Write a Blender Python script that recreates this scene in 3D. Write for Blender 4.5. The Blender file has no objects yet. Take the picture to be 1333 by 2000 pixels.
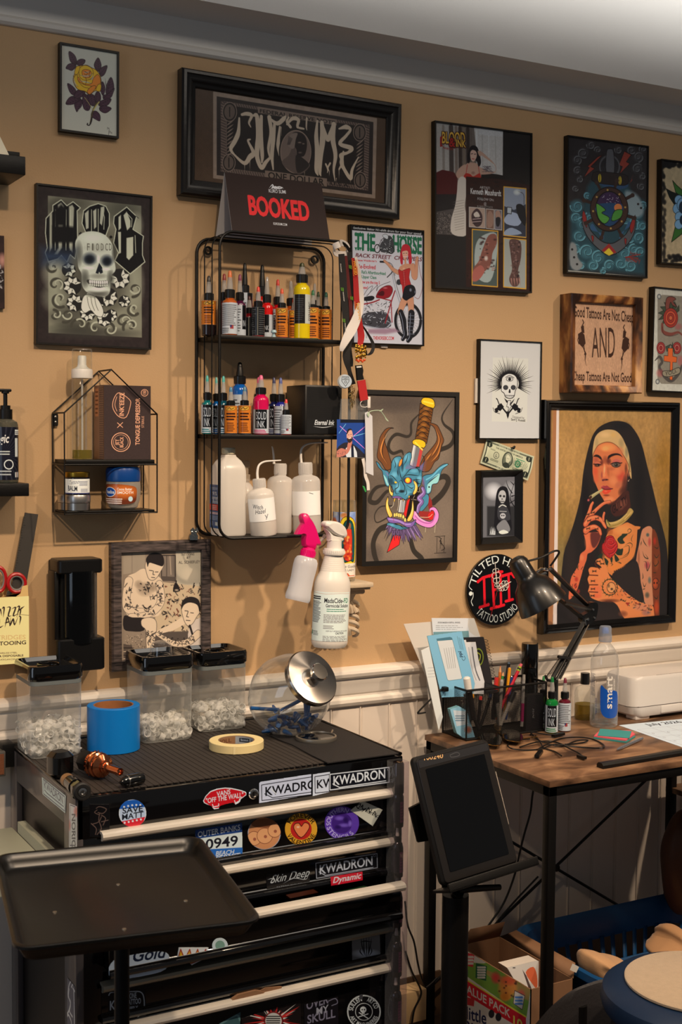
import bpy,bmesh,math,random
import numpy as np
from math import sin,cos,tan,pi,radians,sqrt,atan2,hypot
from mathutils import Vector,Matrix,Euler
V3=Vector
random.seed(7);RNG=np.random.default_rng(7)
scn=bpy.context.scene
COL=scn.collection
YAW,PIT,ROL,FPX=radians(29.26),radians(3.343),radians(.463),2522.
CAM=np.array([0.,-2.75,1.50])
_F=np.array([sin(YAW)*cos(PIT),cos(YAW)*cos(PIT),-sin(PIT)])
_R0=np.array([cos(YAW),-sin(YAW),0.]);_U0=np.cross(_R0,_F)
_R=_R0*cos(ROL)+_U0*sin(ROL);_U=-_R0*sin(ROL)+_U0*cos(ROL)
cd=bpy.data.cameras.new('camera');co=bpy.data.objects.new('camera',cd);COL.objects.link(co)
co.matrix_world=Matrix(((_R[0],_U[0],-_F[0],CAM[0]),(_R[1],_U[1],-_F[1],CAM[1]),(_R[2],_U[2],-_F[2],CAM[2]),(0,0,0,1)))
cd.sensor_fit='HORIZONTAL';cd.sensor_width=36;cd.lens=FPX/1333*36;cd.clip_start=.05
cd.dof.use_dof=True;cd.dof.focus_distance=3.0;cd.dof.aperture_fstop=13
scn.camera=co
scn.view_settings.view_transform='Standard';scn.view_settings.look='None'
scn.view_settings.exposure=0.0;scn.view_settings.gamma=1
scn.cycles.transparent_max_bounces=32
w=bpy.data.worlds.new('room_light');scn.world=w;w.use_nodes=True
bg=w.node_tree.nodes['Background'];bg.inputs[0].default_value=(.66,.65,.64,1);bg.inputs[1].default_value=.12
def lamp(kind,name,loc,target,power,col,**k):
 l=bpy.data.lights.new(name,kind);l.energy=power;l.color=col
 for a,b in k.items():setattr(l,a,b)
 o=bpy.data.objects.new(name,l);COL.objects.link(o);o.location=loc
 o.rotation_euler=(V3(target)-V3(loc)).to_track_quat('-Z','Y').to_euler();return o
WARM=(1,.755,.525)
for i,(x,tx,pw)in enumerate(((-.5,.35,56),(.75,1.0,108),(1.9,1.75,124),(3.05,2.4,101))):
 lamp('SPOT','track_spot',(x,-1.75,2.68),(tx,0,.50),pw,WARM,spot_size=radians(76),spot_blend=1.0,shadow_soft_size=.035)
lamp('AREA','window_daylight',(-1.9,-1.6,1.5),(.7,-.3,.8),9,(.72,.84,1.0),shape='RECTANGLE',size=1.0,size_y=1.6)
lamp('AREA','overhead_fill',(1.5,-1.55,2.93),(1.5,-1.5,0),14,(1,.9,.78),shape='RECTANGLE',size=2.4,size_y=.6)  # unseen fill added for soft light from above
lamp('AREA','riser_fill',(1.7,-.8,2.80),(1.7,-.1,2.80),7.0,(1,.95,.87),shape='RECTANGLE',size=3.4,size_y=.05,spread=radians(56))  # unseen fill added to brighten the ceiling riser
def ray(px,py):return _F+_R*(px-666.5)/FPX-_U*(py-1000.)/FPX
def aty(px,py,Y=0.):
 d=ray(px,py);return V3(CAM+d*(Y-CAM[1])/d[1])
def atz(px,py,Z):
 d=ray(px,py);return V3(CAM+d*(Z-CAM[2])/d[2])
def yq(x,y,F,Y):return aty(F[0]+x/F[2],F[1]+y/F[2],Y)
def zq(x,y,F,Z):return atz(F[0]+x/F[2],F[1]+y/F[2],Z)
def atx(px,py,X):
 d=ray(px,py);return V3(CAM+d*(X-CAM[0])/d[0])
def mpp(p):
 return float((np.array(p)-CAM)@_F)/FPX
def facing(p):return atan2(CAM[1]-p[1],CAM[0]-p[0])
def lin1(c):return c/12.92 if c<=.04045 else((c+.055)/1.055)**2.4
def lin(c):return tuple(lin1(v/255.)for v in c)
MATS={}
def mat(name,col=(128,128,128),rough=.5,metal=0.,coat=0.,bump=0.,bs=200.,var=0.,vs_=8.,spec=.5,sheen=0.):
 if name in MATS:return MATS[name]
 m=bpy.data.materials.new(name);m.use_nodes=True;MATS[name]=m
 n=m.node_tree.nodes;L=m.node_tree.links;b=n['Principled BSDF']
 c=lin(col);b.inputs['Base Color'].default_value=(*c,1)
 b.inputs['Roughness'].default_value=rough;b.inputs['Metallic'].default_value=metal
 b.inputs['Coat Weight'].default_value=coat;b.inputs['Specular IOR Level'].default_value=spec
 b.inputs['Coat Roughness'].default_value=.06
 if sheen:b.inputs['Sheen Weight'].default_value=sheen
 if var or bump:
  t=n.new('ShaderNodeTexCoord')
 if var:
  nz=n.new('ShaderNodeTexNoise');nz.inputs['Scale'].default_value=vs_;nz.inputs['Detail'].default_value=5
  L.new(t.outputs['Object'],nz.inputs['Vector'])
  mx=n.new('ShaderNodeMix');mx.data_type='RGBA';L.new(nz.outputs['Fac'],mx.inputs['Factor'])
  mx.inputs[6].default_value=(*[v*(1-var)for v in c],1);mx.inputs[7].default_value=(*[min(1,v*(1+var))for v in c],1)
  L.new(mx.outputs[2],b.inputs['Base Color'])
 if bump:
  nb=n.new('ShaderNodeTexNoise');nb.inputs['Scale'].default_value=bs;nb.inputs['Detail'].default_value=3
  L.new(t.outputs['Object'],nb.inputs['Vector'])
  bp=n.new('ShaderNodeBump');bp.inputs['Strength'].default_value=bump;bp.inputs['Distance'].default_value=.002
  L.new(nb.outputs['Fac'],bp.inputs['Height']);L.new(bp.outputs[0],b.inputs['Normal'])
 return m
def cl(name,tint=(250,252,255),gloss=.6,rough=.02,haze=0.,hc=(235,235,235),ior=1.45,edgeh=.35):
 """thin clear plastic or glass: see-through with fresnel reflections, optional milky share"""
 if name in MATS:return MATS[name]
 m=bpy.data.materials.new(name);m.use_nodes=True;MATS[name]=m
 n=m.node_tree.nodes;L=m.node_tree.links;n.remove(n['Principled BSDF']);out=n['Material Output']
 tr=n.new('ShaderNodeBsdfTransparent');tr.inputs[0].default_value=(*lin(tint),1)
 gl=n.new('ShaderNodeBsdfGlossy');gl.inputs['Roughness'].default_value=rough
 lw=n.new('ShaderNodeLayerWeight');lw.inputs[0].default_value=.5;fr=n.new('ShaderNodeMath');fr.operation='POWER';fr.inputs[1].default_value=3.;L.new(lw.outputs['Facing'],fr.inputs[0])
 mu=n.new('ShaderNodeMath');mu.operation='MULTIPLY';mu.inputs[1].default_value=gloss;fm=n.new('ShaderNodeMath');fm.operation='MULTIPLY_ADD';fm.inputs[1].default_value=.42;fm.inputs[2].default_value=.05;L.new(fr.outputs[0],fm.inputs[0]);L.new(fm.outputs[0],mu.inputs[0])
 base=tr.outputs[0]
 if 1:
  df=n.new('ShaderNodeBsdfDiffuse');df.inputs[0].default_value=(*lin(hc),1)
  tl=n.new('ShaderNodeBsdfTranslucent');tl.inputs[0].default_value=(*lin(hc),1)
  a=n.new('ShaderNodeMixShader');a.inputs[0].default_value=.28;L.new(df.outputs[0],a.inputs[1]);L.new(tl.outputs[0],a.inputs[2])
  h=n.new('ShaderNodeMixShader');hm=n.new('ShaderNodeMath');hm.operation='MULTIPLY_ADD';hm.inputs[1].default_value=edgeh;hm.inputs[2].default_value=haze;hm.use_clamp=True;L.new(fr.outputs[0],hm.inputs[0]);L.new(hm.outputs[0],h.inputs[0]);L.new(base,h.inputs[1]);L.new(a.outputs[0],h.inputs[2]);base=h.outputs[0]  # white haze mixed in at grazing angles imitates bright edge reflections
 mx=n.new('ShaderNodeMixShader');L.new(mu.outputs[0],mx.inputs[0]);L.new(base,mx.inputs[1]);L.new(gl.outputs[0],mx.inputs[2])
 L.new(mx.outputs[0],out.inputs[0]);return m
def pmt(name,rough=.5,coat=0.,bump=0.,bs=600.):
 if name in MATS:return MATS[name]
 m=mat(name,rough=rough,coat=coat,bump=bump,bs=bs,spec=.22);n=m.node_tree.nodes
 a=n.new('ShaderNodeAttribute');a.attribute_name='Col'
 m.node_tree.links.new(a.outputs['Color'],n['Principled BSDF'].inputs['Base Color']);return m
WM={}
def I4():return Matrix.Identity(4)
def TR(x,y,z):return Matrix.Translation((x,y,z))
def RX(a):return Matrix.Rotation(a,4,'X')
def RY(a):return Matrix.Rotation(a,4,'Y')
def RZ(a):return Matrix.Rotation(a,4,'Z')
def SC(x,y,z):return Matrix.Diagonal((x,y,z,1))
def basis(o,u,v,wv):return Matrix(((u[0],v[0],wv[0],o[0]),(u[1],v[1],wv[1],o[1]),(u[2],v[2],wv[2],o[2]),(0,0,0,1)))
def ci(r,n=24,x=0,y=0,a0=0,a1=2*pi,ry=None):
 full=abs(a1-a0-2*pi)<1e-6;k=n if full else n-1
 return[(x+r*cos(a0+(a1-a0)*i/k),y+(ry or r)*sin(a0+(a1-a0)*i/k))for i in range(n)]
def rrect(w,h,r,n=5,x=0,y=0):
 out=[]
 for cx,cy,a in((w/2-r,h/2-r,0),(-w/2+r,h/2-r,pi/2),(-w/2+r,-h/2+r,pi),(w/2-r,-h/2+r,1.5*pi)):
  for i in range(n+1):out.append((x+cx+r*cos(a+pi/2*i/n),y+cy+r*sin(a+pi/2*i/n)))
 return out
def spl(pts,n=6,closed=False):
 """Catmull-Rom through points of any dimension"""
 P=[np.array(p,float)for p in pts];N=len(P);out=[]
 rng=range(N if closed else N-1)
 for i in rng:
  p1,p2=P[i],P[(i+1)%N]
  p0=P[(i-1)%N]if(closed or i>0)else p1*2-p2
  p3=P[(i+2)%N]if(closed or i+2<N)else p2*2-p1
  for k in range(n):
   t=k/n;out.append(.5*((2*p1)+(p2-p0)*t+(2*p0-5*p1+4*p2-p3)*t*t+(3*p1-p0-3*p2+p3)*t**3))
 if not closed:out.append(P[-1])
 return out
class MB:
 def __init__(s):s.v=[];s.f=[];s.m=[];s.sm=[]
 def add(s,vs,fs,mi=0,smooth=True,M=None):
  b=len(s.v)
  for p in vs:
   p=V3(p);s.v.append(tuple(M@p)if M is not None else tuple(p))
  for f in fs:s.f.append([b+i for i in f]);s.m.append(mi);s.sm.append(smooth)
  return s
 def box(s,a,b,mi=0,bev=0.,M=None,seg=2):
  a=V3(a);b=V3(b);c=(a+b)/2;d=b-a
  bm=bmesh.new();bmesh.ops.create_cube(bm,size=1)
  for v in bm.verts:v.co=V3((v.co.x*d.x,v.co.y*d.y,v.co.z*d.z))+c
  if bev:bmesh.ops.bevel(bm,geom=list(bm.edges),offset=min(bev,abs(d.x)*.49,abs(d.y)*.49,abs(d.z)*.49),segments=seg,affect='EDGES',profile=.5)
  bm.verts.index_update();s.add([v.co for v in bm.verts],[[v.index for v in f.verts]for f in bm.faces],mi,True,M);bm.free();return s
 def cbox(s,c,d,mi=0,bev=0.,M=None):return s.box([c[i]-d[i]/2 for i in range(3)],[c[i]+d[i]/2 for i in range(3)],mi,bev,M)
 def H(s,prof,n=28,mi=0,M=None,sx=1,sy=1):
  vs=[];fs=[];k=len(prof)
  for i in range(n):
   a=2*pi*i/n
   for r,z in prof:vs.append((r*cos(a)*sx,r*sin(a)*sy,z))
  for i in range(n):
   j=(i+1)%n
   for q in range(k-1):
    if prof[q][0]<1e-7:fs.append((i*k+q,j*k+q+1,i*k+q+1))if prof[q+1][0]>1e-7 else None
    elif prof[q+1][0]<1e-7:fs.append((i*k+q,j*k+q,i*k+q+1))
    else:fs.append((i*k+q,j*k+q,j*k+q+1,i*k+q+1))
  return s.add(vs,fs,mi,True,M)
 def loft(s,rings,mi=0,M=None,caps=True,closed=False,smooth=True):
  n=len(rings[0]);vs=[p for r in rings for p in r];fs=[]
  K=len(rings)
  for i in range(K if closed else K-1):
   for j in range(n):
    a,b=i*n,((i+1)%K)*n;fs.append((a+j,a+(j+1)%n,b+(j+1)%n,b+j))
  if caps and not closed:fs+=[list(range(n))[::-1],[(K-1)*n+j for j in range(n)]]
  return s.add(vs,fs,mi,smooth,M)
 def prism(s,poly,h,mi=0,M=None,bev=0.):
  """polygon in XY extruded from z=0 to z=h"""
  if bev:
   P=np.array(poly);N=len(P)
   e=np.roll(P,-1,0)-P;e/=np.maximum(np.linalg.norm(e,axis=1),1e-9)[:,None]
   nrm=np.stack([e[:,1],-e[:,0]],1);area=np.sum(P[:,0]*np.roll(P[:,1],-1)-np.roll(P[:,0],-1)*P[:,1])
   if area<0:nrm=-nrm
   vn=nrm+np.roll(nrm,1,0);vn/=np.maximum(np.linalg.norm(vn,axis=1),.3)[:,None]
   Q=P-vn*bev
   rings=[[(*q,0)for q in Q],[(*p,bev)for p in P],[(*p,h-bev)for p in P],[(*q,h)for q in Q]]
  else:rings=[[(p[0],p[1],0)for p in poly],[(p[0],p[1],h)for p in poly]]
  return s.loft(rings,mi,M)
 def tube(s,pts,r,n=8,mi=0,M=None,closed=False,caps=True):
  P=[V3(p)for p in pts];K=len(P);R=r if isinstance(r,(list,tuple))else[r]*K
  T=[]
  for i in range(K):
   a=P[(i-1)%K]if(closed or i>0)else P[i];b=P[(i+1)%K]if(closed or i<K-1)else P[i]
   T.append((b-a).normalized())
  up=V3((0,0,1))if abs(T[0].z)<.9 else V3((1,0,0))
  nv=(up-T[0]*up.dot(T[0])).normalized();rings=[]
  for i in range(K):
   nv=(nv-T[i]*nv.dot(T[i]))
   nv=nv.normalized()if nv.length>1e-6 else T[i].orthogonal().normalized()
   bv=T[i].cross(nv)
   rings.append([P[i]+(nv*cos(2*pi*j/n)+bv*sin(2*pi*j/n))*R[i]for j in range(n)])
  return s.loft(rings,mi,M,caps=caps,closed=closed)
 def ribbon(s,pts,w,t,mi=0,side=None):
  """flat strap: rectangular section w x t along pts; side = width direction or list"""
  P=[V3(p)for p in pts];K=len(P);rings=[]
  for i in range(K):
   T=(P[min(i+1,K-1)]-P[max(i-1,0)]).normalized()
   sd=V3(side[i]if isinstance(side,list)else(side or(1,0,0)));sd=(sd-T*sd.dot(T)).normalized();nn=T.cross(sd)
   ww=w[i]if isinstance(w,list)else w
   rings.append([P[i]+sd*ww/2+nn*t/2,P[i]-sd*ww/2+nn*t/2,P[i]-sd*ww/2-nn*t/2,P[i]+sd*ww/2-nn*t/2])
  return s.loft(rings,mi)
 def ball(s,c,r,n=16,mi=0,M=None,sz=(1,1,1)):
  k=n//2;prof=[(max(0,r*sin(pi*i/k)),-r*cos(pi*i/k))for i in range(k+1)];prof[0]=(0,-r);prof[-1]=(0,r)
  MM=TR(*c)@SC(*sz);MM=M@MM if M is not None else MM
  return s.H(prof,n,mi,MM)
 def cyl(s,a,b,r,n=16,mi=0,r2=None):return s.tube([a,b],[r,r if r2 is None else r2],n,mi)
 def b(s,name,mats,parent=None,local=False,ang=35):
  if not isinstance(mats,(list,tuple)):mats=[mats]
  inv=None
  if parent is not None and not local:inv=WM[parent.name].inverted()
  me=bpy.data.meshes.new(name);V=s.v
  if inv is not None:V=[tuple(inv@V3(p))for p in V]
  me.from_pydata(V,[],s.f)
  for m in mats:me.materials.append(m)
  me.polygons.foreach_set('material_index',s.m);me.polygons.foreach_set('use_smooth',s.sm)
  me.update();bmm=bmesh.new();bmm.from_mesh(me);bmesh.ops.remove_doubles(bmm,verts=bmm.verts,dist=1e-6)
  bmesh.ops.recalc_face_normals(bmm,faces=bmm.faces);bmm.to_mesh(me);bmm.free()
  me.set_sharp_from_angle(angle=radians(ang))
  o=bpy.data.objects.new(name,me);COL.objects.link(o)
  if parent is not None:o.parent=parent;WM[o.name]=WM[parent.name].copy()
  else:WM[o.name]=I4()
  return o
def thing(name,label,cat,loc=(0,0,0),rz=0.,group=None):
 o=bpy.data.objects.new(name,None);COL.objects.link(o);o.empty_display_size=.02
 o.location=loc;o.rotation_euler=(0,0,rz);WM[o.name]=Matrix.Translation(loc)@RZ(rz)
 o['label']=label;o['category']=cat
 if group:o['group']=group
 return o
def solo(o,label,cat,group=None,at=None):
 """a thing that is one mesh; its origin is moved to at (its base)"""
 if at is None:
  P=[v.co for v in o.data.vertices];at=V3((sum(p.x for p in P)/len(P),sum(p.y for p in P)/len(P),min(p.z for p in P)))
 at=V3(at);o.data.transform(Matrix.Translation(-at));o.location=at;WM[o.name]=Matrix.Translation(at)
 o['label']=label;o['category']=cat
 if group:o['group']=group
 return o
def sru(o):o['kind']='structure';return o
def dup(root,loc,rz=0.,label=None,group=None):
 r=root.copy();COL.objects.link(r);r.location=loc;r.rotation_euler=(0,0,rz);WM[r.name]=Matrix.Translation(loc)@RZ(rz)
 if label:r['label']=label
 if group:r['group']=group
 for ch in list(root.children):
  c=ch.copy();COL.objects.link(c);c.parent=r;WM[c.name]=WM[r.name].copy()
  for g in ch.children:
   d=g.copy();COL.objects.link(d);d.parent=c;WM[d.name]=WM[r.name].copy()
 return r
GLY={}
def Q(s):
 if type(s)!=str:return s
 v=[int(a)for a in s.split()];return list(zip(v[::2],v[1::2]))
def QQ(s):return[Q(a)for a in s.split(';')]
RU=random.uniform
def make_glyphs():
 chars=''.join(chr(c)for c in range(33,127));obs=[]
 for bo,off in((0,0.),(1,.018)):
  for tail in(0,1):
   for ch in chars+('' if tail else ''):
    cu=bpy.data.curves.new('g','FONT');cu.body=ch+('I' if tail else '');cu.offset=off;cu.resolution_u=3
    o=bpy.data.objects.new('g',cu);COL.objects.link(o);obs.append((ch,bo,tail,o))
 dg=bpy.context.evaluated_depsgraph_get();raw={}
 for ch,bo,tail,o in obs:
  me=o.evaluated_get(dg).to_mesh();me.calc_loop_triangles()
  v=np.empty(len(me.vertices)*3);me.vertices.foreach_get('co',v);v=v.reshape(-1,3)[:,:2]
  t=np.array([lt.vertices[:]for lt in me.loop_triangles],int)
  raw[ch,bo,tail]=(v[t]if len(t)else np.zeros((0,3,2)),v[:,0].max()if len(v)else .3)
 for ch,bo,tail,o in obs:
  d=o.data;bpy.data.objects.remove(o);bpy.data.curves.remove(d)
 for ch in chars:
  for b in(0,1):
   t,_=raw[ch,b,0];wI=raw['I',b,0][1]
   GLY[ch,b]=(t,raw[ch,b,1][1]-wI)
 return raw['H',0,0][0][...,1].max()
CAPH=make_glyphs()
def layout(s,bo=0,track=0.):
 x=0;out=[]
 for ch in s:
  if ch==' ':x+=.28+track;continue
  t,adv=GLY.get((ch,bo),GLY['x',bo]);out.append(t+np.array([x,0]));x+=adv+track
 return(np.concatenate(out)if out else np.zeros((0,3,2))),x-track
def vnoise(h,w,cell,oct=3,seed=0):
 r=np.random.default_rng(seed);out=np.zeros((h,w));a=1.;tot=0
 for o in range(oct):
  c=max(1.5,cell/2**o);gh,gw=int(h/c)+3,int(w/c)+3;g=r.random((gh,gw))
  y=np.arange(h)/c;x=np.arange(w)/c;yi=y.astype(int);xi=x.astype(int);fy=y-yi;fx=x-xi
  fy=fy*fy*(3-2*fy);fx=fx*fx*(3-2*fx)
  A=g[yi][:,xi]*(1-fx)+g[yi][:,xi+1]*fx;B=g[yi+1][:,xi]*(1-fx)+g[yi+1][:,xi+1]*fx
  out+=a*(A*(1-fy[:,None])+B*fy[:,None]);tot+=a;a*=.5
 return out/tot
class CV:
 """a flat print painted as coloured mesh points; O top-left corner, U right, V down"""
 def __init__(s,O,U,V,w,h,res=1000.,bg=(255,255,255),white=(255,255,255),alb=.86):
  s.O=np.array(O,float);s.U=np.array(U,float);s.V=np.array(V,float);s.w=w;s.h=h;s.res=res
  s.nx=max(2,int(round(w*res))+1);s.ny=max(2,int(round(h*res))+1);s.kx=(s.nx-1)/w;s.ky=(s.ny-1)/h
  s.a=np.empty((s.ny,s.nx,3));s.a[:]=np.array(bg)/255.;s.white=white;s.alb=alb
  s.n=np.cross(s.U,s.V);s.mode=0;s.fr=(0,0,1.);s.un=(w,h);s.keep=None
 def frame(s,x0,y0,sc=1.):s.mode=0;s.fr=(x0,y0,sc);return s
 def unit(s,W,H):s.mode=1;s.un=(W,H);return s
 def T(s,pts):
  P=np.atleast_2d(np.array([tuple(p)[:2]for p in pts],float))
  if s.mode==1:return np.stack([P[:,0]/s.un[0]*(s.nx-1),P[:,1]/s.un[1]*(s.ny-1)],1)
  X=s.fr[0]+P[:,0]/s.fr[2];Y=s.fr[1]+P[:,1]/s.fr[2]
  d=_F[None]+_R[None]*((X-666.5)/FPX)[:,None]-_U[None]*((Y-1000.)/FPX)[:,None]
  t=((s.O-CAM)@s.n)/(d@s.n);Q=CAM+d*t[:,None]-s.O
  return np.stack([(Q@s.U)*s.kx,(Q@s.V)*s.ky],1)
 def sc(s,p):
  a=s.T([p,(p[0]+1,p[1]),(p[0],p[1]+1)]);return(np.linalg.norm(a[1]-a[0])+np.linalg.norm(a[2]-a[0]))/2
 def _win(s,G,pad):
  x0,y0=np.floor(G.min(0)-pad).astype(int);x1,y1=np.ceil(G.max(0)+pad).astype(int)+1
  x0=max(0,x0);y0=max(0,y0);x1=min(s.nx,x1);y1=min(s.ny,y1)
  return None if x1<=x0 or y1<=y0 else(x0,y0,x1,y1)
 def _mix(s,W,A,col):
  x0,y0,x1,y1=W;R=s.a[y0:y1,x0:x1];A=np.clip(A,0,1)[...,None]
  R[:]=R*(1-A)+(np.array(col)/255.)*A
 def P(s,pts,col,f=1.,al=1.,sm=0,ol=None,ow=1.):
  """filled outline; sm smooths, f feathers (in units), ol/ow outline"""
  pts=Q(pts)
  if sm:pts=spl(pts,sm,True)
  G=s.T(pts);k=s.sc(np.mean([tuple(p)[:2]for p in pts],0))if f!=1. else 1;F=max(f*k,1.)
  W=s._win(G,F+1)
  if W is None:return s
  x0,y0,x1,y1=W;X,Y=np.meshgrid(np.arange(x0,x1,dtype=float),np.arange(y0,y1,dtype=float))
  D=np.full(X.shape,1e18);ins=np.zeros(X.shape,bool);N=len(G)
  for i in range(N):
   ax,ay=G[i];bx,by=G[(i+1)%N];ex,ey=bx-ax,by-ay;L=ex*ex+ey*ey
   if L<1e-12:continue
   t=np.clip(((X-ax)*ex+(Y-ay)*ey)/L,0,1);D=np.minimum(D,(X-ax-t*ex)**2+(Y-ay-t*ey)**2)
   if ay!=by:
    c=(ay>Y)!=(by>Y);ins^=c&(X<ex*(Y-ay)/(by-ay)+ax)
  D=np.sqrt(D);sd=np.where(ins,-D,D)
  s._mix(W,(.5-sd/F)*al,col)
  if ol is not None:s.L(list(pts)+[pts[0]],ow,ol)
  return s
 def L(s,pts,wd,col,al=1.,sm=0,tp=0,f=1.):
  """stroke of width wd (units); tp 1 = thin tail, 2 = thin at both ends; wd may be a list"""
  pts=Q(pts)
  if sm:pts=spl(pts,sm)
  G=s.T(pts);k=s.sc(np.mean([tuple(p)[:2]for p in pts],0));N=len(G)
  if isinstance(wd,(list,tuple)):Wd=np.interp(np.linspace(0,1,N),np.linspace(0,1,len(wd)),wd)*k
  else:
   t=np.linspace(0,1,N);Wd=np.full(N,wd*k)
   if tp==1:Wd=Wd*(1-.9*t)
   if tp==2:Wd=Wd*(.1+.9*np.sin(pi*t))
  F=max(1.,f*k if f!=1. else 1.);W=s._win(G,Wd.max()/2+F+1)
  if W is None:return s
  x0,y0,x1,y1=W;X,Y=np.meshgrid(np.arange(x0,x1,dtype=float),np.arange(y0,y1,dtype=float));D=np.full(X.shape,1e9)
  for i in range(N-1):
   ax,ay=G[i];bx,by=G[i+1];ex,ey=bx-ax,by-ay;L=ex*ex+ey*ey
   if L<1e-12:continue
   r=max(Wd[i],Wd[i+1])/2+F+1;q0=max(0,int(min(ax,bx)-r)-x0);q1=min(x1-x0,int(max(ax,bx)+r)+2-x0);p0=max(0,int(min(ay,by)-r)-y0);p1=min(y1-y0,int(max(ay,by)+r)+2-y0)
   if q1<=q0 or p1<=p0:continue
   x=X[p0:p1,q0:q1];y=Y[p0:p1,q0:q1]
   t=np.clip(((x-ax)*ex+(y-ay)*ey)/L,0,1);d=np.sqrt((x-ax-t*ex)**2+(y-ay-t*ey)**2)-(Wd[i]*(1-t)+Wd[i+1]*t)/2
   D[p0:p1,q0:q1]=np.minimum(D[p0:p1,q0:q1],d)
  thin=np.clip(Wd.max()*1.2,.35,1)if Wd.max()<.8 else 1
  s._mix(W,(.5-D/F)*al*thin,col);return s
 def B(s,c,rx,ry,col,al=.5,rot=0.,p=2.):
  """soft round patch"""
  G=s.T([c,(c[0]+rx*cos(rot),c[1]+rx*sin(rot)),(c[0]-ry*sin(rot),c[1]+ry*cos(rot))]);o=G[0];a=G[1]-o;b=G[2]-o
  m=np.linalg.norm(a)+np.linalg.norm(b);W=s._win(G[:1],m*1.1)
  if W is None:return s
  x0,y0,x1,y1=W;X,Y=np.meshgrid(np.arange(x0,x1,dtype=float)-o[0],np.arange(y0,y1,dtype=float)-o[1])
  det=a[0]*b[1]-a[1]*b[0]
  if abs(det)<1e-9:return s
  u=(X*b[1]-Y*b[0])/det;v=(a[0]*Y-a[1]*X)/det;d=u*u+v*v
  s._mix(W,np.clip(1-d,0,1)**(p/2)*al,col);return s
 def D(s,c,r,col,ry=None,al=1.,ol=None,ow=1.,n=28):return s.P(ci(r,n,c[0],c[1],ry=ry),col,al=al,ol=ol,ow=ow)
 def R(s,x0,y0,x1,y1,col,al=1.,f=1.):return s.P([(x0,y0),(x1,y0),(x1,y1),(x0,y1)],col,f,al)
 def noise(s,amt,cell=10,seed=0,col=None,oct=3,aniso=None,mask=None):
  n=vnoise(s.ny,s.nx,cell,oct,seed)
  if aniso:n=vnoise(s.ny,max(4,int(s.nx*aniso)),cell,oct,seed)[:,np.linspace(0,max(4,int(s.nx*aniso))-1,s.nx).astype(int)]
  if col is None:s.a*=(1+(n[...,None]-.5)*2*amt)
  else:A=np.clip((n-.5)*4+.5,0,1)[...,None]*amt;s.a=s.a*(1-A)+np.array(col)/255.*A
  s.a=np.clip(s.a,0,1);return s
 def X(s,t,p0,p1,h,col,bo=0,sr=0.,up=None,al=1.,track=0.):
  tri,W=layout(t,bo,track)
  if len(tri)==0:return s
  p0=np.array(p0,float);p1=np.array(p1,float);up=np.array(up if up is not None else(0,-h),float)
  P=tri.reshape(-1,2);x=(P[:,0]+P[:,1]*sr)/W;y=P[:,1]/CAPH
  Q=p0+(p1-p0)*x[:,None]+up*y[:,None];G=s.T(Q).reshape(-1,3,2)
  s._tris(G,col,al);return s
 def arctext(s,t,c,r,a0,a1,h,col,bo=0,inside=False,ry=None):
  """letters around an ellipse; angles in degrees, 0 = right, 90 = down"""
  tri,W=layout(t,bo);P=tri.reshape(-1,2);ry=ry or r
  a=np.radians(a0+(a1-a0)*P[:,0]/W);yy=P[:,1]/CAPH*h;k=(-yy if inside else yy)
  Q=np.stack([c[0]+(r+k)*np.cos(a),c[1]+(ry+k*ry/r)*np.sin(a)],1);s._tris(s.T(Q).reshape(-1,3,2),col,1.);return s
 def _tris(s,G,col,al=1.,S=3):
  W=s._win(G.reshape(-1,2),2)
  if W is None:return
  x0,y0,x1,y1=W;M=np.zeros(((y1-y0)*S,(x1-x0)*S),bool)
  H=(G-np.array([x0,y0])+.5)*S-.5
  for t in H:
   a0,b0=np.floor(t.min(0)).astype(int);a1,b1=np.ceil(t.max(0)).astype(int)+1
   a0=max(a0,0);b0=max(b0,0);a1=min(a1,M.shape[1]);b1=min(b1,M.shape[0])
   if a1<=a0 or b1<=b0:continue
   X,Y=np.meshgrid(np.arange(a0,a1),np.arange(b0,b1));(ax,ay),(bx,by),(cx,cy)=t
   e1=(bx-ax)*(Y-ay)-(by-ay)*(X-ax);e2=(cx-bx)*(Y-by)-(cy-by)*(X-bx);e3=(ax-cx)*(Y-cy)-(ay-cy)*(X-cx)
   M[b0:b1,a0:a1]|=((e1>=0)&(e2>=0)&(e3>=0))|((e1<=0)&(e2<=0)&(e3<=0))
  A=M.reshape(y1-y0,S,x1-x0,S).mean((1,3));s._mix(W,A*al,col)
 def Y(s,x0,y0,x1,y1,n,col,al=.7,seed=1,h=.5):
  """rows of print too small to read"""
  r=random.Random(seed);dy=(y1-y0)/n
  for i in range(n):
   y=y0+dy*(i+.5);x=x0;e=x1-(x1-x0)*r.random()*.25
   while x<e:
    l=(x1-x0)*(.05+.12*r.random());s.L([(x,y),(min(x+l,e),y)],dy*h,col,al);x+=l+(x1-x0)*.035
  return s
 def b(s,name,m,parent=None,fn=None,thick=0.,local=False,off=0.):
  X,Y=np.meshgrid(np.linspace(0,s.w,s.nx),np.linspace(0,s.h,s.ny));X=X.ravel();Y=Y.ravel()
  if fn is None:
   n=-s.n/np.linalg.norm(s.n)*0;P=s.O+X[:,None]*s.U+Y[:,None]*s.V
  else:P=fn(X,Y)
  if off:P=P+np.array(off)
  if parent is not None and not local:
   inv=np.array(WM[parent.name].inverted());P=P@inv[:3,:3].T+inv[:3,3]
  idx=np.arange(s.nx*s.ny).reshape(s.ny,s.nx)
  q=np.stack([idx[:-1,:-1],idx[1:,:-1],idx[1:,1:],idx[:-1,1:]],-1).reshape(-1,4)
  if s.keep is not None:
   kk=s.keep;ok=(kk[:-1,:-1]&kk[1:,:-1]&kk[1:,1:]&kk[:-1,1:]).ravel();q=q[ok]
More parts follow.
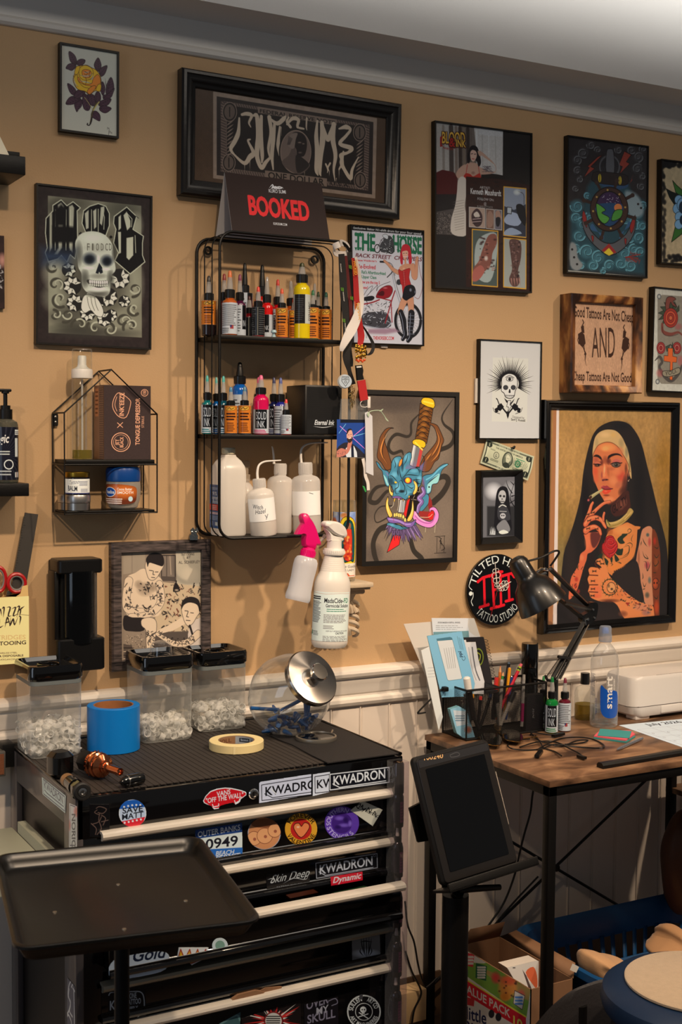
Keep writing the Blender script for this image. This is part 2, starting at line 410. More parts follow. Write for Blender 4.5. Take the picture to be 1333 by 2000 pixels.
  C=np.clip(s.a.reshape(-1,3),0,1);C=np.where(C<=.04045,C/12.92,((C+.055)/1.055)**2.4)
  wl=np.array(lin(s.white));wl=wl[1]/.565*np.array([.672,.565,.456]);C=np.clip(C/wl*s.alb,0,.92)
  V=P
  if s.keep is not None:
   used=np.unique(q);remap=np.full(len(P),-1);remap[used]=np.arange(len(used));q=remap[q];V=P[used];C=C[used]
  me=bpy.data.meshes.new(name);me.vertices.add(len(V));me.vertices.foreach_set('co',V.astype(np.float32).ravel())
  me.loops.add(q.size);me.loops.foreach_set('vertex_index',q.ravel().astype(np.int32));me.polygons.add(len(q))
  me.polygons.foreach_set('loop_start',(np.arange(len(q))*4).astype(np.int32));me.polygons.foreach_set('loop_total',np.full(len(q),4,np.int32))
  me.polygons.foreach_set('use_smooth',np.ones(len(q),bool))
  me.update(calc_edges=True);at=me.color_attributes.new('Col','FLOAT_COLOR','POINT')
  at.data.foreach_set('color',np.concatenate([C,np.ones((len(C),1))],1).astype(np.float32).ravel())
  me.materials.append(m);o=bpy.data.objects.new(name,me);COL.objects.link(o)
  if parent is not None:o.parent=parent;WM[o.name]=WM[parent.name].copy()
  else:WM[o.name]=I4()
  return o
 def mask(s,pts,sm=0):
  """cut the printed sheet to an outline"""
  pts=Q(pts)
  if sm:pts=spl(pts,sm,True)
  G=s.T(pts);X,Y=np.meshgrid(np.arange(s.nx,dtype=float),np.arange(s.ny,dtype=float));ins=np.zeros(X.shape,bool);N=len(G)
  for i in range(N):
   ax,ay=G[i];bx,by=G[(i+1)%N]
   if ay!=by:ins^=((ay>Y)!=(by>Y))&(X<(bx-ax)*(Y-ay)/(by-ay)+ax)
  s.keep=ins if s.keep is None else s.keep&ins;return s
PRINT=pmt('print_matte',.55);GLOSSP=pmt('print_gloss',.3,.35)
PAPER=pmt('paper_print',.8)
def pic(*a,**k):return picture('framed_picture',*a,**k)
def quad(c,Y):
 tl,tr,br,bl=[aty(*p,Y)for p in c];ctr=(tl+tr+br+bl)/4
 u=((tr-tl).normalized()+(br-bl).normalized()).normalized();v=V3((u.z,0,-u.x));v=v if v.z<0 else-v
 w=((tr-tl).length+(br-bl).length)/2;h=((bl-tl).length+(br-tr).length)/2
 return ctr,u,v,w,h
def wrap(cx,cy,z1,r,th0):
 """canvas map onto an upright cylinder: u runs left to right as seen from outside"""
 def fn(X,Y):a=th0+X/r;return np.stack([cx+r*np.cos(a),cy+r*np.sin(a),z1-Y],1)
 return fn
def ring(mb,u,v,n,ctr,w,h,prof,mi=0):
 """mitred moulding: prof = [(inset, depth)...], inset from the outer edge, depth from the wall"""
 rings=[]
 for sx,sy in Q('-1 -1 1 -1 1 1 -1 1'):
  rings.append([ctr+u*(sx*(w/2-i))+v*(sy*(h/2-i))+n*d for i,d in prof])
 mb.loft(rings,mi,closed=True,caps=False,smooth=False)
def picture(name,label,corners,d,prof,fm,white,res=1000,inset=None,bg=(200,200,200),art='artwork',recess=.004,glass=None,cat='picture',amat=None):
 """framed picture; d = how far its face stands off the wall; returns root and a canvas covering the opening"""
 ctr,u,v,w,h=quad(corners,-d);n=V3((0,-1,0));base=V3((ctr.x,0,ctr.z))
 root=thing(name,label,cat,(ctr.x,-.002,ctr.z-h/2))
 mb=MB();ring(mb,u,v,n,base,w,h,prof);mb.b('frame',fm,root)
 ins=inset if inset is not None else max(p[0]for p in prof);yd=d-recess
 O=base-u*(w/2-ins)-v*(h/2-ins)+n*yd
 b=MB();B=basis(base,u,-v,n);b.box((-w/2+ins*.4,-h/2+ins*.4,.003),(w/2-ins*.4,h/2-ins*.4,yd-.001),M=B)
 b.b('backing_board',mat('backing_board',(60,50,42),.8),root)
 c=CV(O,u,v,w-2*ins,h-2*ins,res,bg,white);c.root=root;c.info=(base,u,v,n,w,h,ins,d)
 def done(m=None,gl=glass):
  c.b(art,m or amat or GLOSSP,root)
  if gl:
   g=MB();q=base+n*(yd+.0025);g.add([q+u*sx*(w/2-ins)+v*sy*(h/2-ins)for sx,sy in Q('-1 -1 1 -1 1 1 -1 1')],[(0,1,2,3)]);g.b('glass_pane',gl,root)
 c.done=done;return c
BLACKF=mat('black_frame',(12,11,11),.42,bump=.1,bs=300,spec=.35)
BLACKM=mat('black_metal',(8,7,7),.45,bump=.12,bs=500,spec=.3)
BLACKP=mat('black_plastic',(10,10,11),.38,spec=.35)
BLACKG=mat('black_gloss',(8,8,9),.12,coat=.6)
WHITEP=mat('white_plastic',(226,222,216),.38)
CHROME=mat('chrome',(205,203,200),.16,1.)
STEEL=mat('brushed_steel',(178,174,168),.3,1.,bump=.05,bs=400)
def glass():return cl('picture_glass',gloss=.55,rough=.03)
#  the room
WALLM=mat('tan_wall_paint',(194,160,119),.62,bump=.22,bs=260,var=.04,vs_=3)
WHITEW=mat('white_trim_paint',(236,228,218),.4,var=.03,vs_=6)
CEILM=mat('ceiling_paint',(212,212,212),.7,bump=.15,bs=200,var=.03,vs_=4)
ZC=2.43
mb=MB();mb.box((-.9,0,.9),(4.6,.08,2.6));sru(mb.b('wall_back',WALLM))
prof=[(-.9,.0)]
x=-.9
while x<4.6:
 prof+=[(x+.072,0),(x+.0735,-.004),(x+.0755,-.004),(x+.077,0),(x+.0785,.002),(x+.080,.002),(x+.0815,0)];x+=.0835
prof.append((4.6,0));mb=MB()
rings=[[(px,-.006+py*.9,z)for px,py in prof]+[(4.6,.07,z),(-.9,.07,z)]for z in(0,.86)]
mb.loft(rings,smooth=False);sru(mb.b('wall_lower',mat('wainscot_paint',(232,220,208),.5,var=.05,vs_=5)))
mb=MB();mb.box((-.9,-4.2,-.06),(4.6,.08,0));sru(mb.b('floor',mat('dark_floor_planks',(72,54,40),.5,var=.3,vs_=5)))
def rail(prof,name,m,x0=-.9,x1=4.6):
 mb=MB();mb.loft([[(x,-y,z)for y,z in prof]for x in(x0,x1)],smooth=True);return sru(mb.b(name,m,ang=28))
rp=[(0,.832),(.008,.834),(.016,.838),(.0205,.846),(.0195,.854),(.012,.859),(.012,.864),(.016,.868),(.019,.878),(.0215,.892),(.026,.901),(.026,.906),(.030,.908),(.036,.913),(.039,.921),(.037,.928),(.030,.932),(0,.933)]
rail(rp,'trim_1',WHITEW)
CROWN=mat('crown_trim_paint',(222,220,216),.35)
rail([(0,2.352),(.006,2.353),(.012,2.358),(.013,2.366),(.009,2.371),(.006,2.373),(.006,ZC),(0,ZC)],'trim_2',CROWN)
rail([(0,0),(.014,0),(.014,.10),(.010,.112),(0,.115)],'baseboard_back',mat('baseboard_wood',(84,62,44),.5,var=.2,vs_=20))
mb=MB();cp=[(.08,ZC),(-.135,ZC),(-.135,2.95),(-4.2,2.95),(-4.2,3.0),(.08,3.0)];mb.loft([[(x,y,z)for y,z in cp]for x in(-.9,4.6)],smooth=False)
sru(mb.b('ceiling',CEILM))
def ledge(label,x1,z0,z1,d,back=True):
 t=thing('wall_ledge',label,'shelf',(x1-.25,-.002,z0))
 m=MB();m.box((x1-.5,-d,z0),(x1,-.002,z1),bev=.0015);m.b('board',BLACKF,t);return t
p=aty(50,306,-.13);q=aty(50,342,-.13);ledge('black block shelf at the upper left edge of the wall',p.x,q.z,p.z,.13)
p=aty(57,944,-.11);q=aty(57,969,-.11);LZ=p.z;ledge('black block shelf holding the pump bottle at the left edge',p.x,q.z,p.z,.11)
UZ=aty(50,306,-.13).z
a=aty(26,294,-.05);mb=MB();mb.box((a.x-.16,-.10,UZ+.0003),(a.x,-.03,UZ+.014),bev=.001)
solo(mb.b('flat_box',BLACKM),'flat black box lying on the upper left shelf','box')
a=aty(7,304,-.09);mb=MB();mb.loft([[(a.x-.10,-.125,UZ+.0003),(a.x+.002,-.125,UZ+.0003),(a.x+.002,-.108,UZ+.0003),(a.x-.10,-.108,UZ+.0003)],[(a.x-.10,-.12,UZ+.05),(a.x-.022,-.12,UZ+.05),(a.x-.022,-.112,UZ+.05),(a.x-.10,-.112,UZ+.05)]])
solo(mb.b('card_stand',mat('cream_card',(225,220,200),.6)),'cream card standing on the upper left shelf','card')
#  pictures on the wall
THIN=lambda d:[(0,.001),(0,d),(.004,d),(.004,d-.004)]
c=pic('small framed tattoo drawing of a yellow rose with plum leaves, above the skull lettering print',[(117,82),(233,100.5),(233,271),(117,255)],.016,[(0,.001),(0,.016),(.0045,.016),(.0045,.012)],BLACKF,(190,178,156),1300,bg=(172,163,142))
c.frame(0,0,3.92);PL=(62,36,46);PD=(22,14,18);PM=(104,76,84)
def leaf(pts,tip,base):
 c.P(pts,PL,sm=5,ol=PD,ow=3.5)
 a=np.array(base,float);b=np.array(tip,float);c.L([a,b],2.5,PD)
 for k in(.25,.42,.6,.76):
  q=a+(b-a)*k;dv=(b-a);nn=np.array([-dv[1],dv[0]])*.24*(1-k*.5)
  c.L([q,q+dv*.16+nn],2,PM,.6);c.L([q,q+dv*.16-nn],2,PM,.6)
for pts,tip,base in((Q('528 395 562 412 583 445 588 490 560 488 535 460'),(528,395),(585,490)),(Q('586 492 595 465 622 452 652 460 645 485 618 502'),(652,460),(588,492)),(Q('505 522 520 495 550 485 582 495 575 520 550 540 525 532'),(505,522),(580,496)),(Q('750 443 770 475 775 510 758 548 730 525 722 490'),(750,443),(757,546)),(Q('820 502 812 545 795 575 770 585 760 550 775 520'),(820,502),(762,575)),(Q('517 640 550 655 580 690 578 730 548 720 528 690'),(517,640),(578,728)),(Q('505 797 520 760 548 738 590 740 622 762 590 785 550 800'),(505,797),(622,755)),(Q('570 800 600 775 632 765 625 810 600 840 587 855'),(587,857),(630,765)),(Q('850 592 868 630 872 680 850 715 815 720 812 680 825 630'),(850,592),(820,720)),(Q('875 675 865 715 850 745 815 762 790 755 795 730 830 715'),(875,675),(790,755)),(Q('783 625 800 650 805 690 790 730 772 700 770 660'),(783,625),(788,740)),(Q('852 758 830 800 790 818 755 805 770 775 810 760'),(852,758),(755,805)),(Q('852 828 830 855 800 865 765 845 765 820 800 810'),(852,828),(765,830)),(Q('765 925 735 915 700 890 705 860 735 850 765 880'),(765,925),(708,862)),(Q('595 690 640 690 650 720 610 750 570 750 570 725'),(570,750),(640,700)),(Q('640 720 680 740 695 800 680 845 645 835 632 780'),(670,845),(650,720)),(Q('672 720 720 730 735 780 715 812 688 790'),(715,812),(690,725)),(Q('745 700 768 720 770 765 740 790 725 740'),(745,700),(735,790))):leaf(pts,tip,base)
c.L('740 790 720 830 705 870 700 910 692 945',13,(70,55,34),sm=4);c.L('760 780 735 812 715 845',8,(170,150,80),sm=4)
c.L('705 900 700 930 685 958 668 955 672 945',8,PD,sm=4);c.L('648 745 680 790 708 835',4,(160,140,80),sm=4)
c.L('806 600 812 650 822 690',5,PD,tp=2)
YE,OR,OD,CR=(216,152,30),(206,112,34),(60,32,10),(190,178,150)
c.P('572 560 585 512 640 500 668 500 705 520 735 535 765 575 775 620 770 665 745 690 720 700 685 725 650 700 610 690 580 665 560 615',YE,sm=5,ol=OD,ow=4)
for p,k in((Q('565 600 590 570 600 620 640 665 690 680 680 715 650 698 600 685 575 650'),YE),(Q('600 590 640 640 700 640 715 600 750 570 772 620 745 680 700 660 650 650 600 620'),OR),(Q('612 520 650 500 700 520 715 560 700 600 650 615 612 590 605 550'),YE),(Q('628 548 650 532 690 540 700 570 680 595 640 590'),OR),(Q('668 700 690 670 720 655 735 665 715 700 685 722'),OR),(Q('735 690 750 650 772 645 775 670 765 700'),YE),(Q('585 512 612 508 605 545 590 570 570 560'),YE)):
 c.P(p,k,sm=5,ol=OD,ow=3)
for p in QQ('605 572 640 582 680 580 712 560;602 612 640 625 680 632 700 640;640 545 660 555 690 545;560 580 575 640 600 665;715 565 708 600 690 612'):
 c.L(p,9,CR,sm=4,tp=2);c.L(p,2,OD,sm=4)
for p in QQ('650 548 670 560 660 575 645 565;655 590 662 620 655 645;690 545 682 570 690 590'):c.L(p,3.5,OD,sm=4)
c.X('M',(820,992),(838,998),20,(50,44,40));c.L('836 992 832 1032',3,(50,44,40));c.X('Fn',(838,1020),(860,1026),18,(50,44,40))
c.done()
c=pic('black framed grey print of a skull under blackletter M.O.B lettering',[(69.5,356.5),(297.2,383),(297,683),(72,672)],.018,[(0,.001),(0,.018),(.004,.018),(.004,.014)],BLACKF,(180,172,150),1100,bg=(40,30,26),glass=glass())
c.frame(0,340,4.166);c.noise(.18,8,3)
CRM=(158,150,122)
c.P('390 175 1150 258 1155 1330 395 1292',(112,104,82));
for x,y,rx,ry,k,a in((560,250,220,90,(60,54,42),.7),(1000,300,190,130,(50,46,36),.6),(470,330,110,150,(50,44,34),.6),(440,800,120,160,CRM,.7),(460,1000,140,150,(146,140,112),.6),(1080,900,110,250,(140,132,106),.8),(900,1200,300,120,(130,122,98),.5),(780,900,320,300,(44,38,30),.75),(800,620,330,230,(70,62,48),.7),(560,1150,180,110,(58,52,42),.7),(1110,420,70,130,CRM,.6),(640,1260,260,70,(40,36,28),.7),(780,1300,420,60,(50,44,36),.7)):c.B((x,y),rx,ry,k,a)
def scroll(cx,cy,r,a0,turns,w,col,al=1.,sgn=1):
 pts=[(cx+r*(1-.8*t)*cos(a0+sgn*turns*2*pi*t),cy+r*(1-.8*t)*sin(a0+sgn*turns*2*pi*t))for t in np.linspace(0,1,22)]
 c.L(pts,[w,w*.9,w*.4],col,al)
for i,(x,y,r)in enumerate(((450,900,60),(480,1020,70),(540,1150,60),(640,1230,60),(760,1260,60),(880,1270,60),(1000,1200,60),(1080,1100,55),(1090,940,60),(1060,1240,60),(430,760,50),(440,1150,45))):
 scroll(x,y,r,i,.9,26,(60,54,42),.55,1 if i%2 else-1);scroll(x+18,y-8,r*.8,i+1,.8,16,CRM,.6,1 if i%2 else-1)
DK=(16,13,12);OUT=(176,168,138)
def bl(pts,fill=DK,ow=7):c.P(pts,fill,ol=OUT,ow=ow)
bl(Q('375 360 430 300 430 255 498 210 545 258 595 225 655 275 628 300 632 560 610 690 572 655 545 715 500 660 470 690 395 712 368 640 385 600 370 480'))
for pts in QQ('402 330 425 310 425 600 402 640;470 250 498 230 520 260 505 600 470 655 440 655 475 600;560 262 590 248 605 275 590 640 562 600'):c.P(pts,(150,142,116),al=.75,f=8)
for x in(452,487,540,575):c.L([(x,290),(x-3,620)],5,OUT,.85)
for pts in(Q('440 300 498 240 540 285 535 420 445 420'),):c.P(pts,DK,al=.55,f=10)
c.P('425 420 530 420 610 430 605 560 425 560',DK,al=.8,f=20)
bl(Q('680 300 730 262 800 240 862 262 890 320 890 420 862 500 700 480 668 400'))
for pts in QQ('690 320 722 290 722 440 700 450;758 300 785 280 785 430 765 450;820 270 850 262 850 300 830 420 812 400'):c.P(pts,(160,152,126),al=.85,f=5)
c.L('745 290 745 470',5,OUT);c.L('800 285 800 470',5,OUT);c.L('832 290 850 350 845 450',5,OUT)
c.P('640 485 657 470 672 485 657 500',DK);c.P('888 512 903 498 918 512 903 527',DK)
bl(Q('930 345 1032 268 1112 345 1082 450 1168 505 1160 560 1160 660 1180 715 1060 812 935 705 965 640 925 560 945 450 925 400'))
for pts in QQ('965 350 985 330 985 440 965 460;1005 335 1032 305 1062 380 1062 430 1035 460;1030 520 1085 510 1085 660 1050 700 1030 680;960 470 985 470 985 640 968 650'):c.P(pts,(170,162,134),al=.9,f=5)
c.L('1035 320 1075 365 1070 430',5,OUT);c.L('1105 340 1130 360',4,DK);c.L('1100 500 1105 640',5,OUT)
LC=(190,182,154)
def acan(cx,cy,r,a0,n=5,col=LC):
 c.D((cx,cy),r*.95,(30,26,22));
 pts=[]
 for i in range(n*2+1):
  a=a0+pi*1.5*i/(n*2);rr=r*(1. if i%2==0 else .72);pts.append((cx+rr*cos(a),cy+rr*sin(a)))
 inner=[(cx+r*.35*cos(a0+pi*1.5*t),cy+r*.35*sin(a0+pi*1.5*t))for t in(1,.66,.33,0)]
 c.P(pts+inner,col,sm=4,ol=(24,20,16),ow=4)
 for i in range(1,n*2,2):
  a=a0+pi*1.5*i/(n*2);c.L([(cx+r*.42*cos(a),cy+r*.42*sin(a)),(cx+r*.8*cos(a+.1),cy+r*.8*sin(a+.1))],7,(40,34,28),tp=1)
for a in((590,910,78,1.2,6),(975,850,85,-1.2,6),(560,780,60,-2.6,5),(610,1050,72,1.4,6),(880,1000,80,-.6,6),(1012,1035,50,-1.8,5),(715,1130,68,.2,6),(905,1150,52,-1.6,5),(850,1180,62,.6,5),(760,1040,90,.3,5)):acan(*a)
c.P('690 985 780 1000 840 1100 830 1160 780 1150 740 1110 690 1130 660 1080',LC,sm=5,ol=(24,20,16),ow=4)
for x in(710,740,770):c.L([(x,1000),(x+10,1060),(x+30,1110)],4,(60,52,42),sm=3)
SK=(176,170,146)
c.P('612 590 622 530 670 480 760 465 845 490 900 545 922 610 930 690 940 780 905 830 900 900 890 970 845 998 760 985 700 955 668 900 662 810 638 760 630 690',SK,sm=5,f=4)
for x,y,rx,ry,k,a in((730,690,70,62,(34,38,44),1),(870,705,62,58,(34,38,44),1),(728,695,48,42,(14,16,20),1),(872,712,42,42,(14,16,20),1),(640,650,42,120,(84,80,68),.9),(690,850,45,90,(74,70,58),.9),(900,850,36,90,(74,70,58),.9),(800,975,120,40,(60,54,44),.8),(790,600,120,40,(120,114,96),.5),(760,520,120,50,(196,190,166),.6),(800,830,90,26,(110,104,86),.7),(930,640,24,90,(60,56,46),.8)):c.B((x,y),rx,ry,k,a)
c.P('808 722 790 770 778 805 800 812 808 795 818 812 838 802 832 760',(22,24,28),f=3)
for x,y,rx,ry in((720,765,60,16),(870,775,50,14),(800,690,16,40),(800,940,90,26)):c.B((x,y),rx,ry,(206,200,176),.8)
c.P('712 858 800 872 876 866 874 905 800 925 720 892',(50,46,38),sm=4)
for i in range(9):
 x=726+i*17.2;y=868+(i*1.6 if i<5 else 12-i*.9);w=15
 c.P([(x,y-6),(x+w,y-4),(x+w-1,y+22),(x+2,y+20)],(208,200,178),sm=2,ol=(40,36,30),ow=2);c.P([(x+1,y+24),(x+w,y+24),(x+w-2,y+42),(x+2,y+40)],(180,172,150),sm=2,ol=(40,36,30),ow=2)
for i,(x,ch)in enumerate(zip((705,742,780,818,855,885),'FIODCD')):c.X(ch,(x,620),(x+26,622),56,(78,72,58),bo=0);c.L([(x-3,566),(x-3,622)],3,(190,184,160))
c.P('300 560 640 600 610 760 560 820 470 760 300 780',(40,50,66),al=.25,f=30)  # bluish glass reflection painted over the print
c.done()
c=pic('large picture in a wide black moulding with a dark banknote print and dripping letters',[(355.5,129),(788,203),(783,427.5),(357,379)],.032,[(0,.001),(0,.026),(.004,.031),(.010,.032),(.014,.029),(.020,.028),(.026,.025),(.031,.021),(.034,.020),(.037,.017),(.037,.012)],mat('black_moulding',(20,18,18),.3,bump=.15,bs=90),(170,150,130),1250,bg=(58,44,32),recess=.018,glass=glass())
c.frame(340,110,2.898);P1=(112,100,90);DK=(22,17,15);TX=(152,142,128)
c.P('222 198 1150 350 1140 805 222 690',P1);c.noise(.08,10,5)
c.P('242 226 1130 372 1122 782 242 672',(30,24,22));c.P('265 250 1108 388 1100 760 265 652',(84,72,66))
c.P('300 275 1080 400 1072 735 300 632',(26,21,19));
def bz(x,y):
 L=250+(652-250)*y;R=388+(760-388)*y;return(265+843*x-8*x*y,L+(R-L)*x)
for k in range(60):
 x=k/60;c.L([bz(x,.0),bz(x+.01,.05)],4,(40,32,30));c.L([bz(x,.95),bz(x+.01,1.)],4,(40,32,30))
for k in range(26):
 y=k/26;c.L([bz(0,y),bz(.035,y+.02)],4,(40,32,30));c.L([bz(.965,y),bz(1,y+.02)],4,(40,32,30))
for(x,y,r)in((.06,.14,40),(.055,.86,36),(.935,.14,36),(.945,.86,34)):
 q=bz(x,y);c.D(q,r,(30,24,22),ry=r*1.35,ol=(104,92,84),ow=4);c.D(q,r*.8,(76,66,60),ry=r*1.1,ol=(20,16,14),ow=3)
 c.X('1',(q[0]-11,q[1]+26),(q[0]+11,q[1]+28),54,(18,14,12),bo=1)
for s in range(2):
 for k in range(9):
  q=bz(.06+s*.875,.3+k*.055);c.L([(q[0]-18,q[1]+14),q,(q[0]+22,q[1]-16)],7,(104,92,84),sm=3,tp=2)
c.P([bz(.25,.0),bz(.78,.0),bz(.78,.09),bz(.25,.09)],(98,86,78));c.X('FEDERAL RESERVE NOTE',bz(.26,.08),bz(.77,.08),20,(18,14,12),bo=1)
c.P([bz(.30,.90),bz(.72,.90),bz(.72,1.02),bz(.30,1.02)],(98,86,78));c.X('ONE DOLLAR',bz(.32,1.01),bz(.70,1.01),36,(18,14,12),bo=1)
c.X('U.S.A.',bz(.74,.985),bz(.88,.985),16,(16,12,10),bo=1)
for pts,wd in((Q('385 330 410 325 440 335 425 375 435 400'),[14,22,14,6]),(Q('370 350 365 430 345 480 322 525 350 565 400 605 430 570 450 545 420 480 432 470'),[10,26,24,10,22,30,14,8]),(Q('450 335 470 340 478 450 470 560 495 630 520 600 548 570'),[12,26,30,24,22,12]),(Q('495 340 492 440 500 560 498 600'),[18,26,22,10]),(Q('540 345 550 430 535 520 545 580'),[24,20,16,8]),(Q('540 350 585 380 620 355 632 340'),[10,22,24,10]),(Q('570 380 562 470 555 560 562 640'),[16,26,22,8]),(Q('600 400 590 500 600 560'),[12,22,14]),(Q('640 385 672 352 705 360 700 400 735 410'),[10,22,16,10]),(Q('660 400 640 370 650 345'),[16,14,8]),(Q('752 350 750 400 753 418'),[10,8,3]),(Q('812 365 806 450 812 540 806 640 815 672'),[10,24,30,22,8]),(Q('838 375 842 470 832 560 826 650 832 676'),[22,34,26,20,6]),(Q('845 400 870 470 885 440 900 390'),[16,24,24,14]),(Q('905 385 900 470 915 560 905 640 912 705'),[26,30,24,14,4]),(Q('935 410 975 400 1000 415 975 450 940 495 1005 520 985 545 945 560 955 600 935 640'),[8,26,14,16,20,26,14,20,16,8]),(Q('960 540 950 600 965 640 1000 690 1010 640 1045 570'),[10,26,20,22,16,5]),(Q('860 610 872 640 868 660'),[10,10,2]),(Q('885 605 872 630 880 650'),[10,9,2])):
 c.L(pts,wd,TX,sm=5)
for x,y,l in((430,590,60),(400,610,40),(740,640,40),(880,650,30),(935,640,60),(608,400,50),(920,690,22),(1000,690,25)):c.L([(x,y),(x,y+l)],3.5,TX,tp=1)
c.P(ci(92,40,690,540,ry=128),(86,74,68),ol=(20,16,14),ow=8);c.P(ci(86,40,690,540,ry=120),(92,80,74),ol=(120,106,96),ow=3)
c.P('610 600 650 560 680 500 700 560 745 590 770 620 720 665 660 650',(70,60,56),sm=4);c.P('690 560 735 580 765 620 700 660',(30,25,23),sm=4)
c.P('650 470 680 430 725 435 750 470 752 520 735 565 700 560 690 520',(26,20,19),sm=5);c.P('640 480 665 440 700 435 690 470 680 520 655 515',(100,90,84),sm=4)
c.B((712,488),14,6,(110,98,90),.9);c.B((733,495),10,5,(110,98,90),.9);c.B((715,545),14,6,(90,78,72),.9)
for k in range(8):c.L([(650+k*3,452+k*2),(642+k*2,500)],2,(50,42,40))
c.a*=np.array([.97,.88,.78]);c.done()
c=pic('framed tattoo artist poster with a seated woman in red and photos edged in yellow',[(850,235),(1041,260),(1040,572.6),(851,562)],.018,THIN(.018),BLACKF,(200,186,168),1300,bg=(30,25,22),glass=glass())
c.frame(820,210,2.598)
c.P('82 66 424 110 422 345 330 345 238 365 236 650 88 642',(96,82,70))
c.P('82 66 200 82 200 330 84 330',(150,138,124));c.P('276 92 424 112 422 345 300 345',(172,160,146))
for x,w,k in((120,14,(120,106,92)),(160,26,(66,54,46)),(185,18,(110,92,78)),(205,20,(58,44,36)),(225,14,(110,92,74)),(245,20,(50,38,32)),(262,8,(90,76,64)),(290,8,(190,180,166)),(318,6,(150,140,128)),(350,6,(185,175,160)),(385,5,(150,140,126))):c.L([(x,80+x*.12),(x+3,330)],w,k,.8,f=4)
c.P('300 100 424 112 422 150 300 135',(176,166,154))
c.P('84 330 150 322 190 350 186 450 84 460',(72,24,22),sm=2);c.P('84 440 190 440 180 520 120 540 84 530',(34,28,26));c.P('84 530 190 510 235 560 236 650 88 642',(70,60,54));c.noise(.06,4,9)
for k in range(300):c.D((RU(86,170),RU(535,640)),2,random.choice([(110,96,84),(40,34,30)]))
c.P('190 340 300 330 424 345 420 370 240 380',(24,20,18),sm=3)
SKN=(168,128,104);SKD=(110,74,58)
c.P('235 290 200 310 185 345 215 372 240 350',SKN,sm=4,f=2);c.P('300 300 340 320 384 325 380 290 330 255 305 232 295 222 310 220 345 250 384 290 384 330 330 340 300 335',SKN,sm=2,f=2)
c.P('235 290 262 278 300 290 312 330 305 360 240 362 225 330',SKN,sm=4,f=2);c.P('232 335 258 338 272 350 300 335 310 340 304 370 225 372',(156,38,28),sm=3)
c.L('243 290 236 335',3,(150,30,25));c.L('298 290 304 335',3,(150,30,25));c.B((272,332),12,10,SKD,.6)
c.P('246 230 262 195 290 198 305 235 312 280 300 300 288 270 262 262 250 285 243 262',(24,18,18),sm=4);c.P('258 228 270 215 288 225 290 250 275 275 260 262',(186,146,122),sm=4)
c.L('262 236 270 234',3,(30,20,18));c.L('278 237 286 236',3,(30,20,18));c.L('267 260 278 261',3,(140,30,28));c.P('295 222 306 222 316 240 304 246',SKN,sm=3)
for k in range(14):c.L([(RU(318,380),RU(290,330)),(RU(318,380),RU(295,330))],3,(80,66,66),.6)
c.P('195 370 215 350 236 365 238 430 230 500 240 560 234 650 165 640 160 575 180 500 190 430',(186,168,148),sm=4,f=2)
for k in range(12):c.L([(170+k,480+k*13),(225,470+k*13)],2.5,(120,104,90),.5)
c.P('236 350 420 365 566 395 566 935 236 910',(44,22,17))
for k in range(170):c.B((RU(240,560),RU(370,925)),RU(4,15),RU(4,12),random.choice([(60,28,20),(22,13,12),(24,14,12)]),.8)
c.P('88 650 235 655 236 912 88 905',(28,24,22))
for t,x0,x1,y,hh,k in(('BLOOD',112,232,188,56,(196,148,52)),('INK',184,234,206,36,(196,148,52)),('&',150,180,205,44,(150,28,22))):
 for dx,dy in Q('-4 3 4 4 0 6 -3 -3 4 -3'):c.X(t,(x0+dx,y+dy-8),(x1+dx,y+dy-4),hh,(50,14,12),bo=1)
 c.X(t,(x0,y-8),(x1,y-4),hh,k,bo=1)
c.P('104 150 118 140 112 185 120 196 104 200',(130,26,20));c.X('August 2019',(118,208),(172,218),12,(130,26,20),bo=1)
c.X('ARTIST:',(306,410),(360,416),12,(190,180,168));c.X('Kenneth Maushardt',(258,437),(414,450),28,(196,186,172),bo=1);c.X('FOLLOW ON:',(294,468),(378,476),12,(190,180,168));c.X('@',(326,494),(340,495),13,(190,180,168));c.X('KGMTATTOOS',(293,506),(372,512),10,(140,130,120))
def photo(q,edge,inner,ew=5):c.P(q,inner);c.L(q+[q[0]],ew,edge)
photo(Q('252 505 332 512 333 612 252 605'),(170,158,144),(156,128,108),3);photo(Q('338 514 378 518 378 618 338 613'),(170,158,144),(110,76,60),3);photo(Q('382 518 418 522 418 622 382 618'),(170,158,144),(96,86,90),3)
c.P('265 540 292 512 318 545 315 590 290 606 268 580',(60,40,40),sm=4);c.P('275 540 292 528 306 548 300 560 282 556',(190,170,150),sm=4)
for k in range(5):c.L([(270,560+k*7),(312,556+k*7)],3,(170,140,130)if k%2 else(40,26,26))
c.P('345 540 360 525 374 550 370 600 345 605',(140,104,84),sm=4);c.P('386 530 405 525 416 560 405 575 390 570',(150,112,92),sm=3);c.P('388 560 410 560 405 600 390 600',(28,24,28),sm=3)
YL=(196,140,44)
photo(Q('428 402 541 412 540 660 427 648'),YL,(128,130,136));c.P('430 500 480 520 540 490 540 656 430 645',(46,48,58));c.P('432 560 470 530 520 560 500 600 440 590',(150,154,164),sm=3);c.P('490 500 515 490 538 520 538 600 505 560',(20,20,24),sm=4);c.P('445 505 468 508 466 540 444 536',(160,160,158),ol=(30,26,24),ow=3)
c.L('500 425 528 440 530 490',3,(60,56,54),sm=3);c.B((495,430),22,18,(206,200,180),.8);c.P('435 625 470 610 520 640 435 648',(140,146,156),sm=3)
photo(Q('268 618 398 628 396 910 267 900'),YL,(70,76,68));c.P('285 700 320 650 390 640 392 760 360 880 300 870 280 800',(150,152,140),sm=4,f=3);c.P('320 720 350 650 388 645 392 690 370 740 360 800 310 850 276 880 272 820 300 780',(120,70,56),sm=4,f=2)
for k in range(40):c.B((RU(300,385),RU(660,840)),RU(4,12),RU(3,9),random.choice([(50,26,24),(150,96,80),(40,22,20)]),.8)
